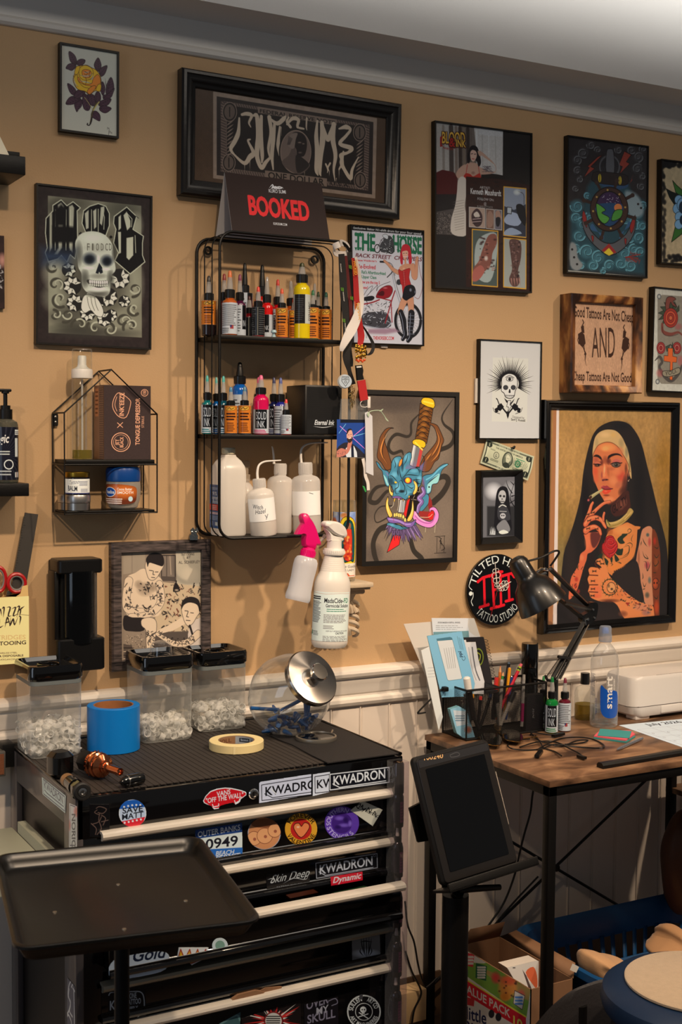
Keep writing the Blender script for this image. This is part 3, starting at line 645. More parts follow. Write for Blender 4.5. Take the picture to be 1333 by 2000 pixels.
c.P('272 830 310 800 330 830 300 875 270 880',(156,84,70),sm=4);c.B((338,765),12,16,(206,190,170),.9)
photo(Q('428 662 541 672 540 920 427 910'),YL,(146,142,128));c.P('458 672 512 680 515 760 500 830 510 870 498 905 470 905 455 870 470 820 462 740',(84,56,48),sm=4,f=2)
for k in range(46):c.B((RU(464,510),RU(680,870)),RU(3,9),RU(3,8),random.choice([(34,24,24),(130,96,84),(50,34,32)]),.8)
for x in(466,480,494,507):c.L([(x,870),(x+4,906)],8,(150,104,88),tp=1)
c.done()
c=pic('framed dark print of an anchor and ship wheel with a sunset scene among teal waves',[(1111,264),(1270,285),(1264.6,544),(1107,532.6)],.018,THIN(.018),BLACKF,(190,170,145),1300,bg=(38,32,30),glass=glass())
c.frame(820,210,2.598);c.noise(.12,12,3);
c.L('752 829 1152 864',7,(150,138,120))
SM=(88,84,80)
def swirl(x,y,r,s,col,al=.8,w=6,a0=0.):
 c.B((x,y),r*1.15,r*1.15,col,al*.55);pts=[(x+s*r*(1-.75*t)*cos(a0+7.5*t),y+r*(1-.75*t)*sin(a0+7.5*t))for t in np.linspace(0,1,26)]
 c.L(pts,[w,w*.8,w*.5],col,al);c.L([(p[0]+4,p[1]+4)for p in pts],3,(16,14,14),.8)
for i,(x,y,r)in enumerate(((870,190,22),(830,230,28),(800,265,24),(905,215,18),(800,320,20),(812,365,18),(1010,215,20),(1075,215,22),(1110,250,28),(1135,210,20),(1105,310,26),(1130,350,18),(1125,400,20),(790,410,16))):swirl(x,y,r,1 if i%2 else-1,SM,.85,6,i)
TE=(52,92,96);TL2=(96,140,142)
c.P('765 480 800 480 830 520 850 400 880 360 1060 380 1080 440 1140 470 1145 850 765 820',(34,58,62),al=.85,f=20)
c.P('890 355 920 340 1020 350 1060 400 980 420 930 400',(40,62,84),sm=4)
for i,(x,y,r)in enumerate(((800,500,34),(850,445,16),(790,560,26),(830,590,34),(860,560,26),(810,650,30),(790,715,26),(850,730,36),(905,760,34),(880,800,28),(1050,560,34),(1100,540,30),(1130,500,24),(1095,600,28),(1130,600,24),(1060,660,30),(1110,660,28),(1040,740,34),(1085,720,26),(1020,790,30),(1070,800,32),(1120,730,24),(960,800,26),(930,830,16),(820,800,22))):swirl(x,y,r,1 if i%2 else-1,TL2,.8,9,i*1.3);c.B((x,y),r*1.3,r*1.3,TE,.45)
for q in QQ('930 640 870 620 880 590;1020 640 1070 600 1060 580'):c.P(q+[(q[0][0],q[0][1]+30)],(48,76,100),sm=4)
c.P('1040 430 1080 425 1120 460 1140 530 1110 560 1060 540',(120,128,124),al=.7,sm=4,f=12);c.P('764 690 795 695 805 760 830 800 800 830 764 800',(120,116,108),al=.8,sm=3,f=8)
for x,y in Q('775 720 785 760 800 795 1110 490 1125 510'):c.D((x,y),6,(34,30,28))
c.P('930 240 870 300 890 310 832 358 862 305 852 300 905 250',(126,48,34),ol=(30,14,12),ow=3);c.P('1040 222 1075 240 1050 275 1068 285 1015 340 1030 300 1012 292',(126,48,34),ol=(30,14,12),ow=3);c.P('1085 340 1075 362 1082 366 1068 385',(110,42,30))
GR=(78,74,72)
c.P(ci(50,26,965,300,ry=56),(34,30,30),ol=(70,66,64),ow=8);c.P('950 225 968 210 985 225 988 330 948 330',GR,sm=3,ol=(20,18,18),ow=3);c.P('878 345 900 325 1040 340 1060 365 1040 395 890 380',(36,26,22),sm=3,ol=(14,10,10),ow=3)
for x in(915,1018):c.P(ci(8,12,x,358 if x<950 else 370,ry=22),(180,150,36));c.L([(x,340 if x<950 else 352),(x,374 if x<950 else 388)],4,(50,40,14))
c.P('824 560 835 620 870 680 930 735 965 750 1010 735 1060 690 1092 630 1098 560 1075 590 1050 640 1000 680 965 690 920 675 870 625 850 580',GR,sm=3,ol=(18,16,16),ow=4)
for q in QQ('832 520 848 560 850 610 838 590 826 560;1095 545 1092 600 1075 640 1068 600;872 650 885 655 880 685;1040 665 1052 668 1046 700'):c.P(q,(130,36,30),sm=2,ol=(20,14,14),ow=2)
c.P('962 690 1000 735 962 752 925 725',(136,36,30));c.P('962 712 985 740 962 752 935 736',(196,160,40))
for k in range(8):
 a=k*pi/4+.3;c.L([(963+95*cos(a),516+112*sin(a)),(963+132*cos(a),516+150*sin(a))],15,(48,30,22));c.D((963+134*cos(a),516+152*sin(a)),11,(52,34,26))
c.P(ci(96,44,963,516,ry=112),(58,36,26),ol=(18,12,10),ow=5)
for k in range(8):a=k*pi/4-.1;c.D((963+82*cos(a),516+98*sin(a)),5,(160,124,60))
c.P(ci(68,40,963,514,ry=88),(52,30,56),ol=(14,10,10),ow=5);c.P('899 490 1028 490 1024 545 985 595 945 598 905 550',(30,58,84),sm=2)
c.P(ci(20,20,1008,508),(210,106,52));c.P('990 525 1030 520 1020 560 975 575',(66,120,44),sm=3,ol=(14,20,10),ow=3);c.P('897 500 905 488 945 520 925 535 965 560 940 590 908 560',(76,132,46),sm=3,ol=(14,20,10),ow=3)
for y in(540,550,562,574):c.L([(930,y),(990,y+4)],3,(120,160,180),tp=2)
for k in range(22):c.D((RU(920,1010),RU(440,485)),1.6,(190,180,190))
for k in range(3):c.L([(1045+k*12,760),(1120-k*10,745+k*20)],5,(120,40,32),.9);c.L([(1050,760+k*18),(1118,778+k*14)],4,(120,40,32),.9,tp=2)
c.X('Aaron',(1068,746),(1108,750),18,(120,40,32));c.X('Anthony',(1045,782),(1122,786),24,(120,40,32));c.done()
c=pic('framed parchment print of a blue flower at the upper right edge',[(1294.5,311),(1500,334),(1494,529),(1290.5,513.5)],.02,THIN(.02),BLACKF,(190,170,140),1000,bg=(150,130,98))
c.frame(1230,290,4.08);c.noise(.10,9,5)
for k in range(70):c.B((RU(268,420),random.choice([RU(100,150),RU(850,905)])),22,18,(20,18,17),.9)
for k in range(40):c.B((272+RU(-8,12),RU(110,900)),16,26,(20,18,17),.8)
c.P('345 255 375 290 420 330 430 400 370 350',(46,84,34),ol=(12,14,10),ow=5);c.P('292 318 340 345 430 380 430 440 360 450 320 390',(18,22,18),ol=(10,10,10),ow=3);c.P('336 746 375 590 430 620 420 680',(46,84,34),ol=(12,14,10),ow=5)
for q in((395,410,34),(385,480,38),(400,545,36),(395,605,34),(430,450,50)):c.P(ci(q[2],20,q[0],q[1],ry=q[2]*1.15),(96,128,150),ol=(20,30,40),ow=4)
c.P(ci(30,20,425,470,ry=50),(24,34,44));c.P(ci(24,20,425,570,ry=40),(24,34,44));c.done()
c=pic('framed tattoo flash sheet with a snake, roses and an orange cross at the right edge',Q('1278 562 1500 578 1494 777 1274 762'),.022,THIN(.022),BLACKF,(190,176,150),1000,bg=(176,166,146),glass=glass())
c.frame(1230,290,4.08)
c.P('262 1165 440 1180 440 1880 255 1875 225 1840 225 1200',(122,110,92));c.noise(.06,6,4)
for x,y in((238,1180),(225,1858)):c.D((x,y),15,(120,118,112),ry=19,ol=(70,66,60),ow=4);c.D((x,y),7,(170,160,140),ry=10)
for k in range(8):a=2.4+k*.45;c.P([(325,1350),(325+96*cos(a),1330+120*sin(a)),(335+70*cos(a+.3),1330+90*sin(a+.3))],(56,62,44),ol=(24,22,18),ow=3)
c.P('300 1190 340 1180 372 1200 350 1220 380 1262 345 1250 330 1225 320 1270 340 1300 300 1310 288 1250',(110,56,44),sm=4,ol=(24,16,14),ow=4)
for r,k in((58,(140,44,32)),(42,(176,70,44)),(28,(140,44,32)),(14,(176,84,50))):c.P(ci(r,9,330,1350,ry=r*1.35),k,sm=3,ol=(40,16,14),ow=3)
c.L('262 1400 270 1460 330 1480 390 1465 425 1490',[20,26,18,10],(110,56,44),sm=5);c.L('262 1420 275 1480 330 1495 390 1480',3,(24,16,14),sm=5);c.B((390,1420),34,34,(150,60,60),.6)
for x,y in((252,1590),(380,1590)):
 for r,k in((34,(140,44,40)),(22,(176,90,76)),(12,(130,36,32))):c.P(ci(r,8,x,y,ry=r*1.4),k,sm=3,ol=(40,16,14),ow=3)
for q in QQ('290 1580 330 1560 300 1620;345 1545 352 1600 335 1600;360 1600 330 1560 362 1640'):c.P(q,(54,66,50),ol=(24,22,18),ow=3)
c.L('205 1690 240 1660 262 1700 240 1740 270 1800 330 1850 390 1800 420 1730',[6,24,20,30,26,20],(70,62,54),sm=5);c.B((245,1790),36,40,(160,64,60),.6);c.B((405,1690),30,50,(160,64,60),.6)
c.P('308 1590 348 1592 346 1655 380 1662 376 1705 346 1704 344 1845 322 1843 326 1702 275 1694 277 1650 308 1652',(190,84,34),ol=(40,20,14),ow=3)
c.P('268 1775 330 1770 395 1745 402 1790 335 1815 275 1815',(130,116,92),sm=3,ol=(24,18,14),ow=4);c.X('YOU-',(286,1812),(382,1790),30,(30,24,20));c.done()
Wd=mat('scorched_pine_frame',(150,104,62),.42,var=.0)
def burnt():
 m=MATS['scorched_pine_frame'];n=m.node_tree.nodes;L=m.node_tree.links;t=n.new('ShaderNodeTexCoord');mp=n.new('ShaderNodeMapping');mp.inputs['Scale'].default_value=(14,14,5)
 z=n.new('ShaderNodeTexNoise');z.inputs['Scale'].default_value=1.6;z.inputs['Detail'].default_value=4;r=n.new('ShaderNodeValToRGB');e=r.color_ramp.elements
 e[0].position=.40;e[0].color=(*lin((46,26,16)),1);e[1].position=.62;e[1].color=(*lin((196,142,80)),1);x=e.new(.52);x.color=(*lin((128,78,42)),1)
 L.new(t.outputs['Object'],mp.inputs[0]);L.new(mp.outputs[0],z.inputs['Vector']);L.new(z.outputs['Fac'],r.inputs[0]);L.new(r.outputs[0],n['Principled BSDF'].inputs['Base Color'])
burnt()
c=picture('wooden_sign','scorched wooden box sign reading Good Tattoos Are Not Cheap with tattoo machines',Q('1118 571 1259 582 1256 768 1116 767'),.05,[(0,.001),(0,.046),(.003,.05),(.018,.043),(.0205,.040),(.0205,.028)],Wd,(200,170,140),1500,bg=(150,112,84),recess=.022,cat='sign',amat=PRINT)
c.frame(900,560,3.0785);c.noise(.14,7,8,aniso=6);c.noise(.06,30,9);BN=(44,24,16)
c.X('Good Tattoos Are Not Cheap',(680,178),(1042,215),62,BN,bo=1);c.X('AND',(790,425),(932,425),178,BN);c.X('Cheap Tattoos Are Not Good',(674,562),(1030,574),54,BN,bo=1)
for s in(0,1):
 def m_(x,y):return(x,y)if not s else(1722-x,y+30)
 c.P([m_(708,285),m_(730,270),(m_(745,290)),m_(752,340),m_(735,365),m_(712,340)],BN,ol=BN,ow=2);c.P([m_(724,240),m_(742,232),m_(746,280),m_(730,275)],BN);c.L([m_(735,200),m_(742,215),m_(732,235)],6,BN)
 c.L([m_(735,360),m_(746,380),m_(742,350)],5,BN);c.L([m_(742,375),m_(752,400),m_(750,440),m_(757,475)],[5,9,4,2],BN);c.D(m_(751,405),7,BN);c.L([m_(712,300),m_(704,320),m_(712,345)],4,BN)
c.done(PRINT,None)
c=pic('thin black framed white print of a three eyed skull over crossed tattoo machines',[(940,662),(1062,667.8),(1055,858.5),(934,857.5)],.016,[(0,.001),(0,.016),(.003,.016),(.003,.012)],BLACKF,(214,204,190),1600,bg=(196,188,178))
c.frame(900,560,3.0785);c.P('195 425 408 432 400 815 188 810',(204,196,180));K=(26,24,26)
cx,cy=297,575
for k in range(46):
 a=pi*.86+(pi*1.28)*k/45;L=62+46*abs(sin(k*1.9))+12*(k%2);r0=54
 p=(cx+r0*cos(a),cy+8+r0*sin(a));q=(cx+(r0+L)*cos(a)*.86,cy+8+(r0+L)*sin(a));n_=(-sin(a)*4,cos(a)*4);c.P([(p[0]+n_[0],p[1]+n_[1]),q,(p[0]-n_[0],p[1]-n_[1])],K)
c.P('248 590 250 550 272 528 300 522 330 535 343 565 340 605 330 625 322 660 300 672 272 664 262 640 246 625',(206,198,186),sm=4,ol=K,ow=4)
c.P(ci(20,18,296,556,ry=12),(206,198,186),ol=K,ow=3);c.D((296,556),9,K);c.L('272 545 296 534 322 548',3,K,sm=3)
for x in(272,318):c.P(ci(14,14,x,606,ry=13),(60,58,60),ol=K,ow=3)
c.P('293 616 300 616 302 636 296 640 289 636',K)
for k in range(8):c.L([(272+k*7,652),(273+k*6.6,664)],1.8,K)
c.L('268 652 325 655',2,K);c.P('262 668 300 700 326 672 318 690 302 712 275 695',K)
c.P('285 685 303 684 298 712 308 714 284 756 290 724 278 722',(206,198,186),ol=K,ow=3)
for s in(1,-1):
 def m_(x,y):return(284+s*(284-x),y)
 c.P([m_(222,715),m_(245,700),m_(262,722),m_(240,748),m_(222,740)],K);c.P([m_(205,735),m_(222,725),m_(228,752),m_(210,760)],K);c.L([m_(250,725),m_(278,760)],9,K);c.L([m_(232,705),m_(222,678),m_(216,672)],6,K);c.L([m_(196,728),m_(204,752),m_(236,764)],3,K)
c.P('275 750 295 750 292 775 284 795 278 775',K);c.X('Designed by',(312,788),(384,795),13,(70,64,60));c.X('Serif J. Russell',(304,804),(390,812),14,(60,54,50),bo=1);c.done(GLOSSP)
c=pic('small picture in a chunky black frame showing a hooded skull figure',[(939,919),(1024,917),(1024,1060.5),(940,1065.5)],.024,[(0,.001),(0,.018),(.003,.024),(.016,.012),(.0185,.009)],BLACKF,(190,180,170),1700,bg=(92,88,88),recess=.016)
c.frame(900,560,3.0785);c.P('160 1320 345 1320 345 1500 160 1500',(40,38,38),f=10);c.B((200,1230),60,60,(190,184,180),.9);c.B((300,1220),50,60,(150,146,144),.8)
for q in QQ('345 1350 300 1280 310 1220 330 1170;310 1240 285 1200 275 1165;308 1260 340 1250;300 1300 345 1270;320 1190 300 1170'):c.L(q,[7,4,2],(24,22,24),sm=4)
c.P('215 1255 232 1210 262 1200 285 1220 295 1290 305 1400 300 1470 210 1470 205 1380',(24,22,24),sm=4)
c.P('228 1255 240 1228 262 1226 274 1250 268 1290 250 1302 234 1285',(156,150,144),sm=4);c.B((240,1258),9,9,(10,10,12),1);c.B((262,1260),9,9,(10,10,12),1);c.P('250 1270 255 1280 246 1280',(16,16,18));c.L('238 1290 264 1292',4,(30,28,28))
c.P('225 1330 250 1300 280 1325 300 1400 230 1400',(50,48,50),sm=3);c.L('232 1325 252 1312 275 1322',5,(190,184,178),sm=3);c.D((255,1378),17,(160,154,150));c.D((249,1376),4,(16,16,18));c.D((261,1376),4,(16,16,18));c.L('236 1350 276 1352',5,(130,126,122))
c.P('218 1440 262 1400 290 1430 296 1470 240 1480',(110,106,104),sm=3)
for k in range(24):x=RU(168,210);c.L([(x,1490),(x+RU(-6,10),1440+RU(0,20))],3,(170,166,160),tp=1)
c.P('230 1475 260 1462 290 1478 250 1488',(190,186,180),sm=3);c.done(GLOSSP)
NUNF=mat('black_lacquer_frame',(12,11,11),.16,coat=.5)
pg=cl('wavy_plastic_pane',gloss=.6,rough=.04)
_n=pg.node_tree;_t=_n.nodes.new('ShaderNodeTexCoord');_w=_n.nodes.new('ShaderNodeTexNoise');_w.inputs['Scale'].default_value=1.0;_mp=_n.nodes.new('ShaderNodeMapping');_mp.inputs['Scale'].default_value=(22,22,2.2)
_b=_n.nodes.new('ShaderNodeBump');_b.inputs['Strength'].default_value=.35;_b.inputs['Distance'].default_value=.01
_n.links.new(_t.outputs['Object'],_mp.inputs[0]);_n.links.new(_mp.outputs[0],_w.inputs['Vector']);_n.links.new(_w.outputs['Fac'],_b.inputs['Height'])
for q in _n.nodes:
 if q.type=='BSDF_GLOSSY':_n.links.new(_b.outputs[0],q.inputs['Normal'])
c=pic('large glossy black framed painting of a tattooed nun with a cigarette',[(1068,781),(1331,785.5),(1324,1217.5),(1063,1240)],.03,[(0,.001),(0,.022),(.003,.028),(.008,.03),(.012,.027),(.015,.028),(.020,.024),(.0245,.020),(.0245,.013)],NUNF,(206,186,156),1150,bg=(140,110,56),recess=.015,glass=pg)
c.frame(1040,760,4.)
c.R(150,120,1140,1900,(146,114,62))
for x,y,rx,ry,k,a in((300,500,160,420,(170,134,80),.6),(900,300,260,200,(162,128,76),.6),(620,190,380,80,(150,122,74),.6),(250,1100,90,300,(128,104,50),.7),(1040,700,90,500,(142,102,36),.7),(1050,1200,60,500,(104,84,38),.8),(230,1400,60,300,(104,96,60),.7),(290,800,60,200,(166,130,74),.5),(1030,560,70,60,(130,96,34),.5),(330,280,100,140,(150,116,66),.5)):c.B((x,y),rx,ry,k,a)
c.noise(.10,16,11,aniso=1.8);c.noise(.05,5,12)
BK=(33,29,27)
c.P('195 1850 215 1640 245 1300 290 1160 340 1000 380 830 400 650 430 500 470 370 520 300 600 258 680 248 760 275 820 350 860 440 900 600 940 760 980 930 1020 1080 1055 1250 1065 1500 1062 1800 900 1900',BK,sm=3,f=3)
for x,y,rx,ry,k,a in((300,1400,60,350,(44,36,32),.7),(840,800,60,400,(24,22,22),.8),(950,1200,60,300,(44,40,38),.5),(420,900,40,260,(22,18,20),.7),(700,290,90,40,(24,24,26),.8),(560,1800,300,160,(48,38,34),.6)):c.B((x,y),rx,ry,k,a)
c.frame(1120,820,8.887)
S1,S2,S3,S4,SH=(196,128,74),(182,104,62),(172,74,50),(120,52,36),(40,26,24)
c.P('345 640 340 540 372 340 430 240 520 185 630 168 740 190 830 270 900 400 960 560 985 700 1010 880 1015 1020 990 980 960 860 920 760 860 650 760 500 650 440 540 440 430 500 370 590',(178,150,98),sm=4,f=5)
for x,y,rx,ry,k,a in((560,260,120,60,(196,166,112),.8),(410,400,40,110,(150,132,92),.7),(840,400,60,110,(140,124,84),.8),(930,560,36,120,(116,112,84),.8),(980,780,20,140,(110,98,60),.8),(700,260,60,60,(190,154,84),.6)):c.B((x,y),rx,ry,k,a)
c.P('348 640 365 560 430 450 520 400 610 388 700 410 790 480 860 590 910 660 945 760 955 880 940 960 930 1060 890 1200 850 1280 760 1380 700 1440 620 1465 560 1440 520 1370 470 1290 430 1200 380 1080 345 950 340 800',S2,sm=4,f=5)
c.L('348 620 365 560 430 450 520 400 610 386 700 410 790 480 860 590 915 680 960 780 990 900',12,(104,56,32),.8,sm=4,f=6)
for x,y,rx,ry,k,a,r in((600,480,180,90,(206,136,76),.95,0),(560,500,70,50,(216,148,86),.9,0),(820,560,70,110,(180,104,66),.8,0),(390,900,60,120,(188,76,46),.9,0),(400,1020,60,100,(186,88,54),.9,0),(840,980,110,130,(176,70,50),.95,-.3),(760,900,100,90,(196,116,72),.8,0),(700,1060,90,110,(200,126,80),.8,0),(800,1130,90,70,(166,92,64),.8,-.4),(900,1100,60,200,(84,46,36),.95,.15),(860,1240,80,110,(70,38,30),.9,.5),(640,1380,100,60,(204,130,84),.9,0),(570,1390,40,40,(210,120,80),.9,0),(700,1440,130,34,(70,36,28),.9,-.4),(780,700,90,60,(178,100,76),.7,0),(400,690,60,60,(150,70,54),.8,0),(920,850,30,120,(92,50,36),.9,0)):c.B((x,y),rx,ry,k,a,r)
c.P('350 640 390 605 440 610 490 650 500 700 470 680 430 650 380 640',(36,24,22),sm=4,f=8);c.P('600 660 620 620 680 590 760 580 820 600 860 650 820 625 760 612 690 630 640 660 610 690',(32,22,22),sm=4,f=8)
c.B((560,700),60,90,(120,60,40),.7);c.B((620,720),50,70,(80,36,30),.9);c.B((500,740),34,70,(84,36,30),.8)
c.B((430,760),80,50,(70,32,28),.95);c.B((420,790),60,34,(34,20,20),.95);c.P('370 740 420 720 470 740 480 770 430 760 385 770',(176,96,70),sm=4,f=6,al=.8);c.B((425,790),26,18,(130,110,70),.7);c.B((440,786),16,18,(18,14,16),1)
c.B((750,770),100,62,(84,38,32),.9);c.B((750,785),84,44,(36,22,24),.95);c.P('680 720 740 680 800 700 830 740 760 730 700 745',(170,88,76),sm=4,f=8,al=.9);c.P('672 780 700 755 760 750 810 765 820 780 770 815 710 812',(96,82,70),sm=4,f=4);c.P(ci(34,18,750,782),(48,50,42),f=4);c.D((752,782),15,(10,10,12));c.D((742,772),5,(170,166,150))
c.L('655 770 700 748 760 738 820 752 850 745',14,(20,14,16),sm=5,f=5);c.L('672 790 720 822 780 820 820 790',8,(40,22,22),sm=5,f=5);c.L('355 770 400 768 450 770 480 780',12,(22,14,16),sm=4,f=5);c.B((660,850),90,40,(150,76,52),.5)
c.P('520 780 545 760 570 800 585 900 600 980 612 1020 600 1050 560 1060 520 1045 490 1010 495 950 520 880',(190,106,66),sm=4,f=12);c.B((545,860),20,110,(222,158,104),.9,.05);c.B((540,960),34,40,(222,130,80),.9);c.B((500,960),20,80,(130,62,60),.8);c.B((610,900),30,100,(150,78,48),.6,-.1)
c.B((560,1040),70,24,(80,36,44),.9);c.B((520,1050),24,20,(70,30,44),.9);c.B((588,1038),22,14,(30,14,18),.9);c.B((540,1090),60,30,(176,96,62),.8)
c.P('490 1165 520 1140 560 1148 590 1140 640 1175 690 1195 640 1215 560 1205 500 1190',(140,52,56),sm=4,f=5);c.P('500 1200 560 1212 640 1215 660 1222 630 1265 570 1290 520 1270',(196,66,44),sm=4,f=5);c.L('505 1190 560 1208 620 1205 690 1195',11,(44,16,22),sm=4,f=5)
c.B((570,1240),34,18,(222,106,74),.8);c.B((580,1310),70,20,(96,40,30),.9);c.B((500,1150),40,20,(196,106,80),.6)
c.B((965,940),22,60,(150,84,60),.9);c.D((962,1060),9,(206,170,140));c.D((975,1040),6,(190,150,120))
c.P('700 1440 850 1290 960 1230 980 1350 1000 1500 960 1600 740 1680 650 1560',(62,34,28),sm=3,f=14);c.B((820,1480),90,100,(128,76,56),.8);c.B((900,1430),50,90,(110,66,50),.8)
c.X('GUILTY',(690,1640),(940,1440),150,(30,18,18),bo=1,up=(-20,-130))
c.frame(1090,980,5.486)
c.P('520 190 560 220 640 200 720 150 770 70 810 95 800 130 740 200 660 260 580 280 530 260',(160,136,74),sm=3,f=4)
for q,k in((Q('540 230 640 215 740 130'),(190,166,100)),(Q('560 265 660 235 780 150'),(130,108,50)),(Q('530 200 560 250'),(70,80,36)),(Q('720 190 790 110'),(186,158,90))):c.L(q,12,k,.7,sm=4,f=5)
CH=(188,116,60)
c.P('545 320 600 290 700 240 750 220 830 260 890 268 860 330 850 420 830 540 790 620 700 690 620 740 580 790 530 740 500 660 470 560 500 430',CH,sm=2,f=4)
for x,y,rx,ry,k,a in((700,300,120,70,(206,140,78),.8),(780,560,60,70,(196,118,58),.8),(640,700,110,60,(210,120,54),.9),(720,480,70,90,(200,128,72),.7),(560,320,40,60,(150,80,40),.7),(480,520,40,120,(60,34,26),.8)):c.B((x,y),rx,ry,k,a)
GN=(34,46,34)
for q in QQ('640 400 700 350 750 350 700 400 720 440 670 450;640 500 690 520 690 570 640 570 620 540;500 600 520 680 545 640;560 600 580 660 590 600;610 560 660 620 620 640;430 590 480 550 470 610;690 560 650 530 700 500'):c.P(q,GN,sm=4,f=2)
for q in QQ('660 390 700 350 760 340 790 310 770 290 750 310 765 330;700 490 760 470 770 520 740 580 650 620;720 470 770 440 800 460 790 500;760 480 760 540 700 590;810 350 790 400 800 430;540 660 530 700;620 640 680 660 650 640;570 690 590 670 560 660;700 370 690 350 720 340'):c.L(q,7,GN,.9,sm=5,tp=2)
RD=(160,36,34)
c.P('545 365 590 370 615 410 640 450 640 510 610 560 560 605 510 570 480 520 478 460 505 430 515 390',RD,sm=4,ol=(70,14,18),ow=5)
for q in QQ('530 400 560 385 600 400 605 440 570 460 535 445 530 410 565 405 585 430;500 450 530 490 580 500 620 460;490 510 540 560 600 540 635 480;515 440 520 400;560 600 550 560'):c.L(q,7,(92,16,22),sm=5);c.L([(p[0]+6,p[1]+6)for p in q],5,(206,80,76),.7,sm=5)
HN=(190,96,60);HK=(66,30,24)
c.P('350 330 460 330 455 400 420 480 360 540 320 560 310 620 280 700 240 840 200 960 120 1050 130 900 150 800 200 720 230 640 245 560 300 510 300 420 280 330',HN,sm=3,f=4)
c.P('360 330 430 330 465 350 440 430 400 490 370 480 350 400',(90,44,38),sm=4,f=14);c.P('360 560 340 620 310 700 260 860 230 1000 330 1000 340 700 390 700 390 600',(36,27,25),sm=2,f=8)
for q,wd in((Q('300 220 325 150 345 90 360 40 378 10'),[52,44,38,34,24]),(Q('330 180 380 120 440 60 500 15 560 0'),[46,40,34,30,26]),(Q('300 240 340 190 410 170 470 200 500 250 515 275'),[60,56,48,42,36,26]),(Q('300 310 350 280 400 270 445 300 462 345'),[64,52,46,42,30]),(Q('500 120 490 160 492 200'),[24,28,20])):
 c.L(q,[w_*1.15 for w_ in wd],HK,.8,sm=5,f=5);c.L(q,[w_*.9 for w_ in wd],HN,sm=5,f=4);c.L([(p[0]-4,p[1]-6)for p in q],[w_*.4 for w_ in wd],(216,122,78),.8,sm=5,f=6)
for x,y in Q('340 205 330 290 425 180 420 295 380 120 320 140'):
 for k in range(3):c.L([(x-22,y-8+k*9),(x+18,y+4-k*12)],5,(40,36,24),.9)
c.B((320,420),40,110,(206,116,74),.6);c.B((260,600),30,40,(206,130,84),.6)
c.P('330 730 360 700 440 710 470 700 410 650 420 620 470 610 520 700 560 800 640 880 720 960 800 1020 900 1080 1010 1100 1030 1240 780 1270 700 1230 640 1110 560 1060 470 1070 360 1030 340 980 325 960 340 900 320 830 340 780',(196,120,68),sm=3,f=4)
for x,y,rx,ry,k,a in((400,740,70,34,(210,116,66),.9),(390,850,60,34,(206,110,64),.9),(390,930,60,34,(200,100,60),.9),(410,1010,70,30,(190,90,54),.9),(640,1000,90,60,(190,104,54),.7),(440,960,50,90,(206,96,64),.6),(560,1060,130,24,(96,50,32),.9),(700,1200,60,40,(110,60,40),.8),(900,1130,110,50,(170,120,100),.6)):c.B((x,y),rx,ry,k,a)
for q in QQ('335 785 430 790;330 890 430 890;335 965 430 970;420 640 400 670 450 720'):c.L(q,10,(80,34,24),.9,sm=3,f=5)
for x,y in Q('395 745 380 850 380 935 375 1008 440 640 480 665'):
 for k in range(3):c.L([(x-24,y-10+k*10),(x+20,y+8-k*10)],5,(36,34,24),.9)
for k in range(16):
 a=k*2*pi/16;c.L([(560+72*cos(a),915+80*sin(a)),(560+100*cos(a+.15),915+112*sin(a+.15))],9,(44,52,30),.9,tp=1)
c.L(ci(80,24,560,915,ry=86)+[(640,915)],9,(44,50,30),.85);c.P(ci(46,20,575,920,ry=56),(196,138,84),ol=(40,34,26),ow=6);c.B((580,935),18,16,(40,36,34),.95);c.B((606,960),13,16,(40,36,34),.9);c.B((548,900),14,26,(60,40,30),.7)
rr=random.Random(3)
for k in range(70):
 t=rr.random();x=640+t*360+rr.uniform(-40,40);y=960+t*170+rr.uniform(-60,80)
 c.L([(x,y),(x+rr.uniform(-22,22),y+rr.uniform(-22,22)),(x+rr.uniform(-26,26),y+rr.uniform(-26,26))],rr.uniform(5,11),rr.choice([(40,42,30),(44,40,32),(126,46,36),(60,66,60)]),.8,sm=4,tp=2)
c.P('730 1080 770 1080 750 1120',(140,44,34));c.B((950,1190),60,40,(120,90,96),.6)
c.P('900 320 930 280 980 260 1015 290 1022 400 1015 700 1030 1000 1040 1100 940 1090 920 1000 890 860 870 740 840 640 850 560 870 470',(178,122,88),sm=3,f=4)  # paler half of the arm: reflection in the pane painted into the colour
c.P('1015 290 1060 340 1085 450 1100 560 1105 800 1090 1000 1090 1240 1040 1240 1020 1000 1010 800 1010 500',(104,50,28),sm=2,f=6)
for x,y,rx,ry,k,a in((1040,420,20,50,(160,44,30),.9),(1045,870,34,70,(176,74,36),.9),(1060,660,30,90,(130,70,34),.8),(1060,1130,30,90,(176,66,30),.8),(960,680,36,50,(150,60,66),.95),(985,430,20,60,(160,66,60),.9),(965,355,22,26,(50,74,74),.9),(870,600,16,110,(130,76,50),.7),(985,840,22,44,(70,90,84),.8),(960,1000,30,40,(50,62,54),.8)):c.B((x,y),rx,ry,k,a)
for q in QQ('910 390 930 440 960 480;910 530 930 590 970 610 940 560;910 760 915 810 905 830;910 860 930 910 950 870;940 930 910 940;1030 560 1060 600 1090 560;1020 640 1045 690 1080 650 1070 620;1020 760 1060 760;920 640 950 650 960 740 985 690 1000 640;1020 1000 1060 1040 1080 1000;900 420 890 470;1030 480 1070 500 1080 470'):c.L(q,9,(34,40,30),.9,sm=4,tp=2)
c.B((1035,870),11,16,(26,18,18),1);c.B((1065,870),11,16,(26,18,18),1);c.L(ci(36,16,1050,880,ry=62),6,(34,26,22),.9)
c.P('600 760 700 705 790 650 850 640 880 740 890 860 915 1000 900 1080 800 1020 720 950 640 870 590 800',(40,34,31),sm=3,f=5);c.P('855 300 885 290 870 420 850 560 835 680 815 660 845 480',(34,29,29),f=3)
for k in range(12):c.B((610+k*21,745-k*9),12,12,(40,34,31),.9)
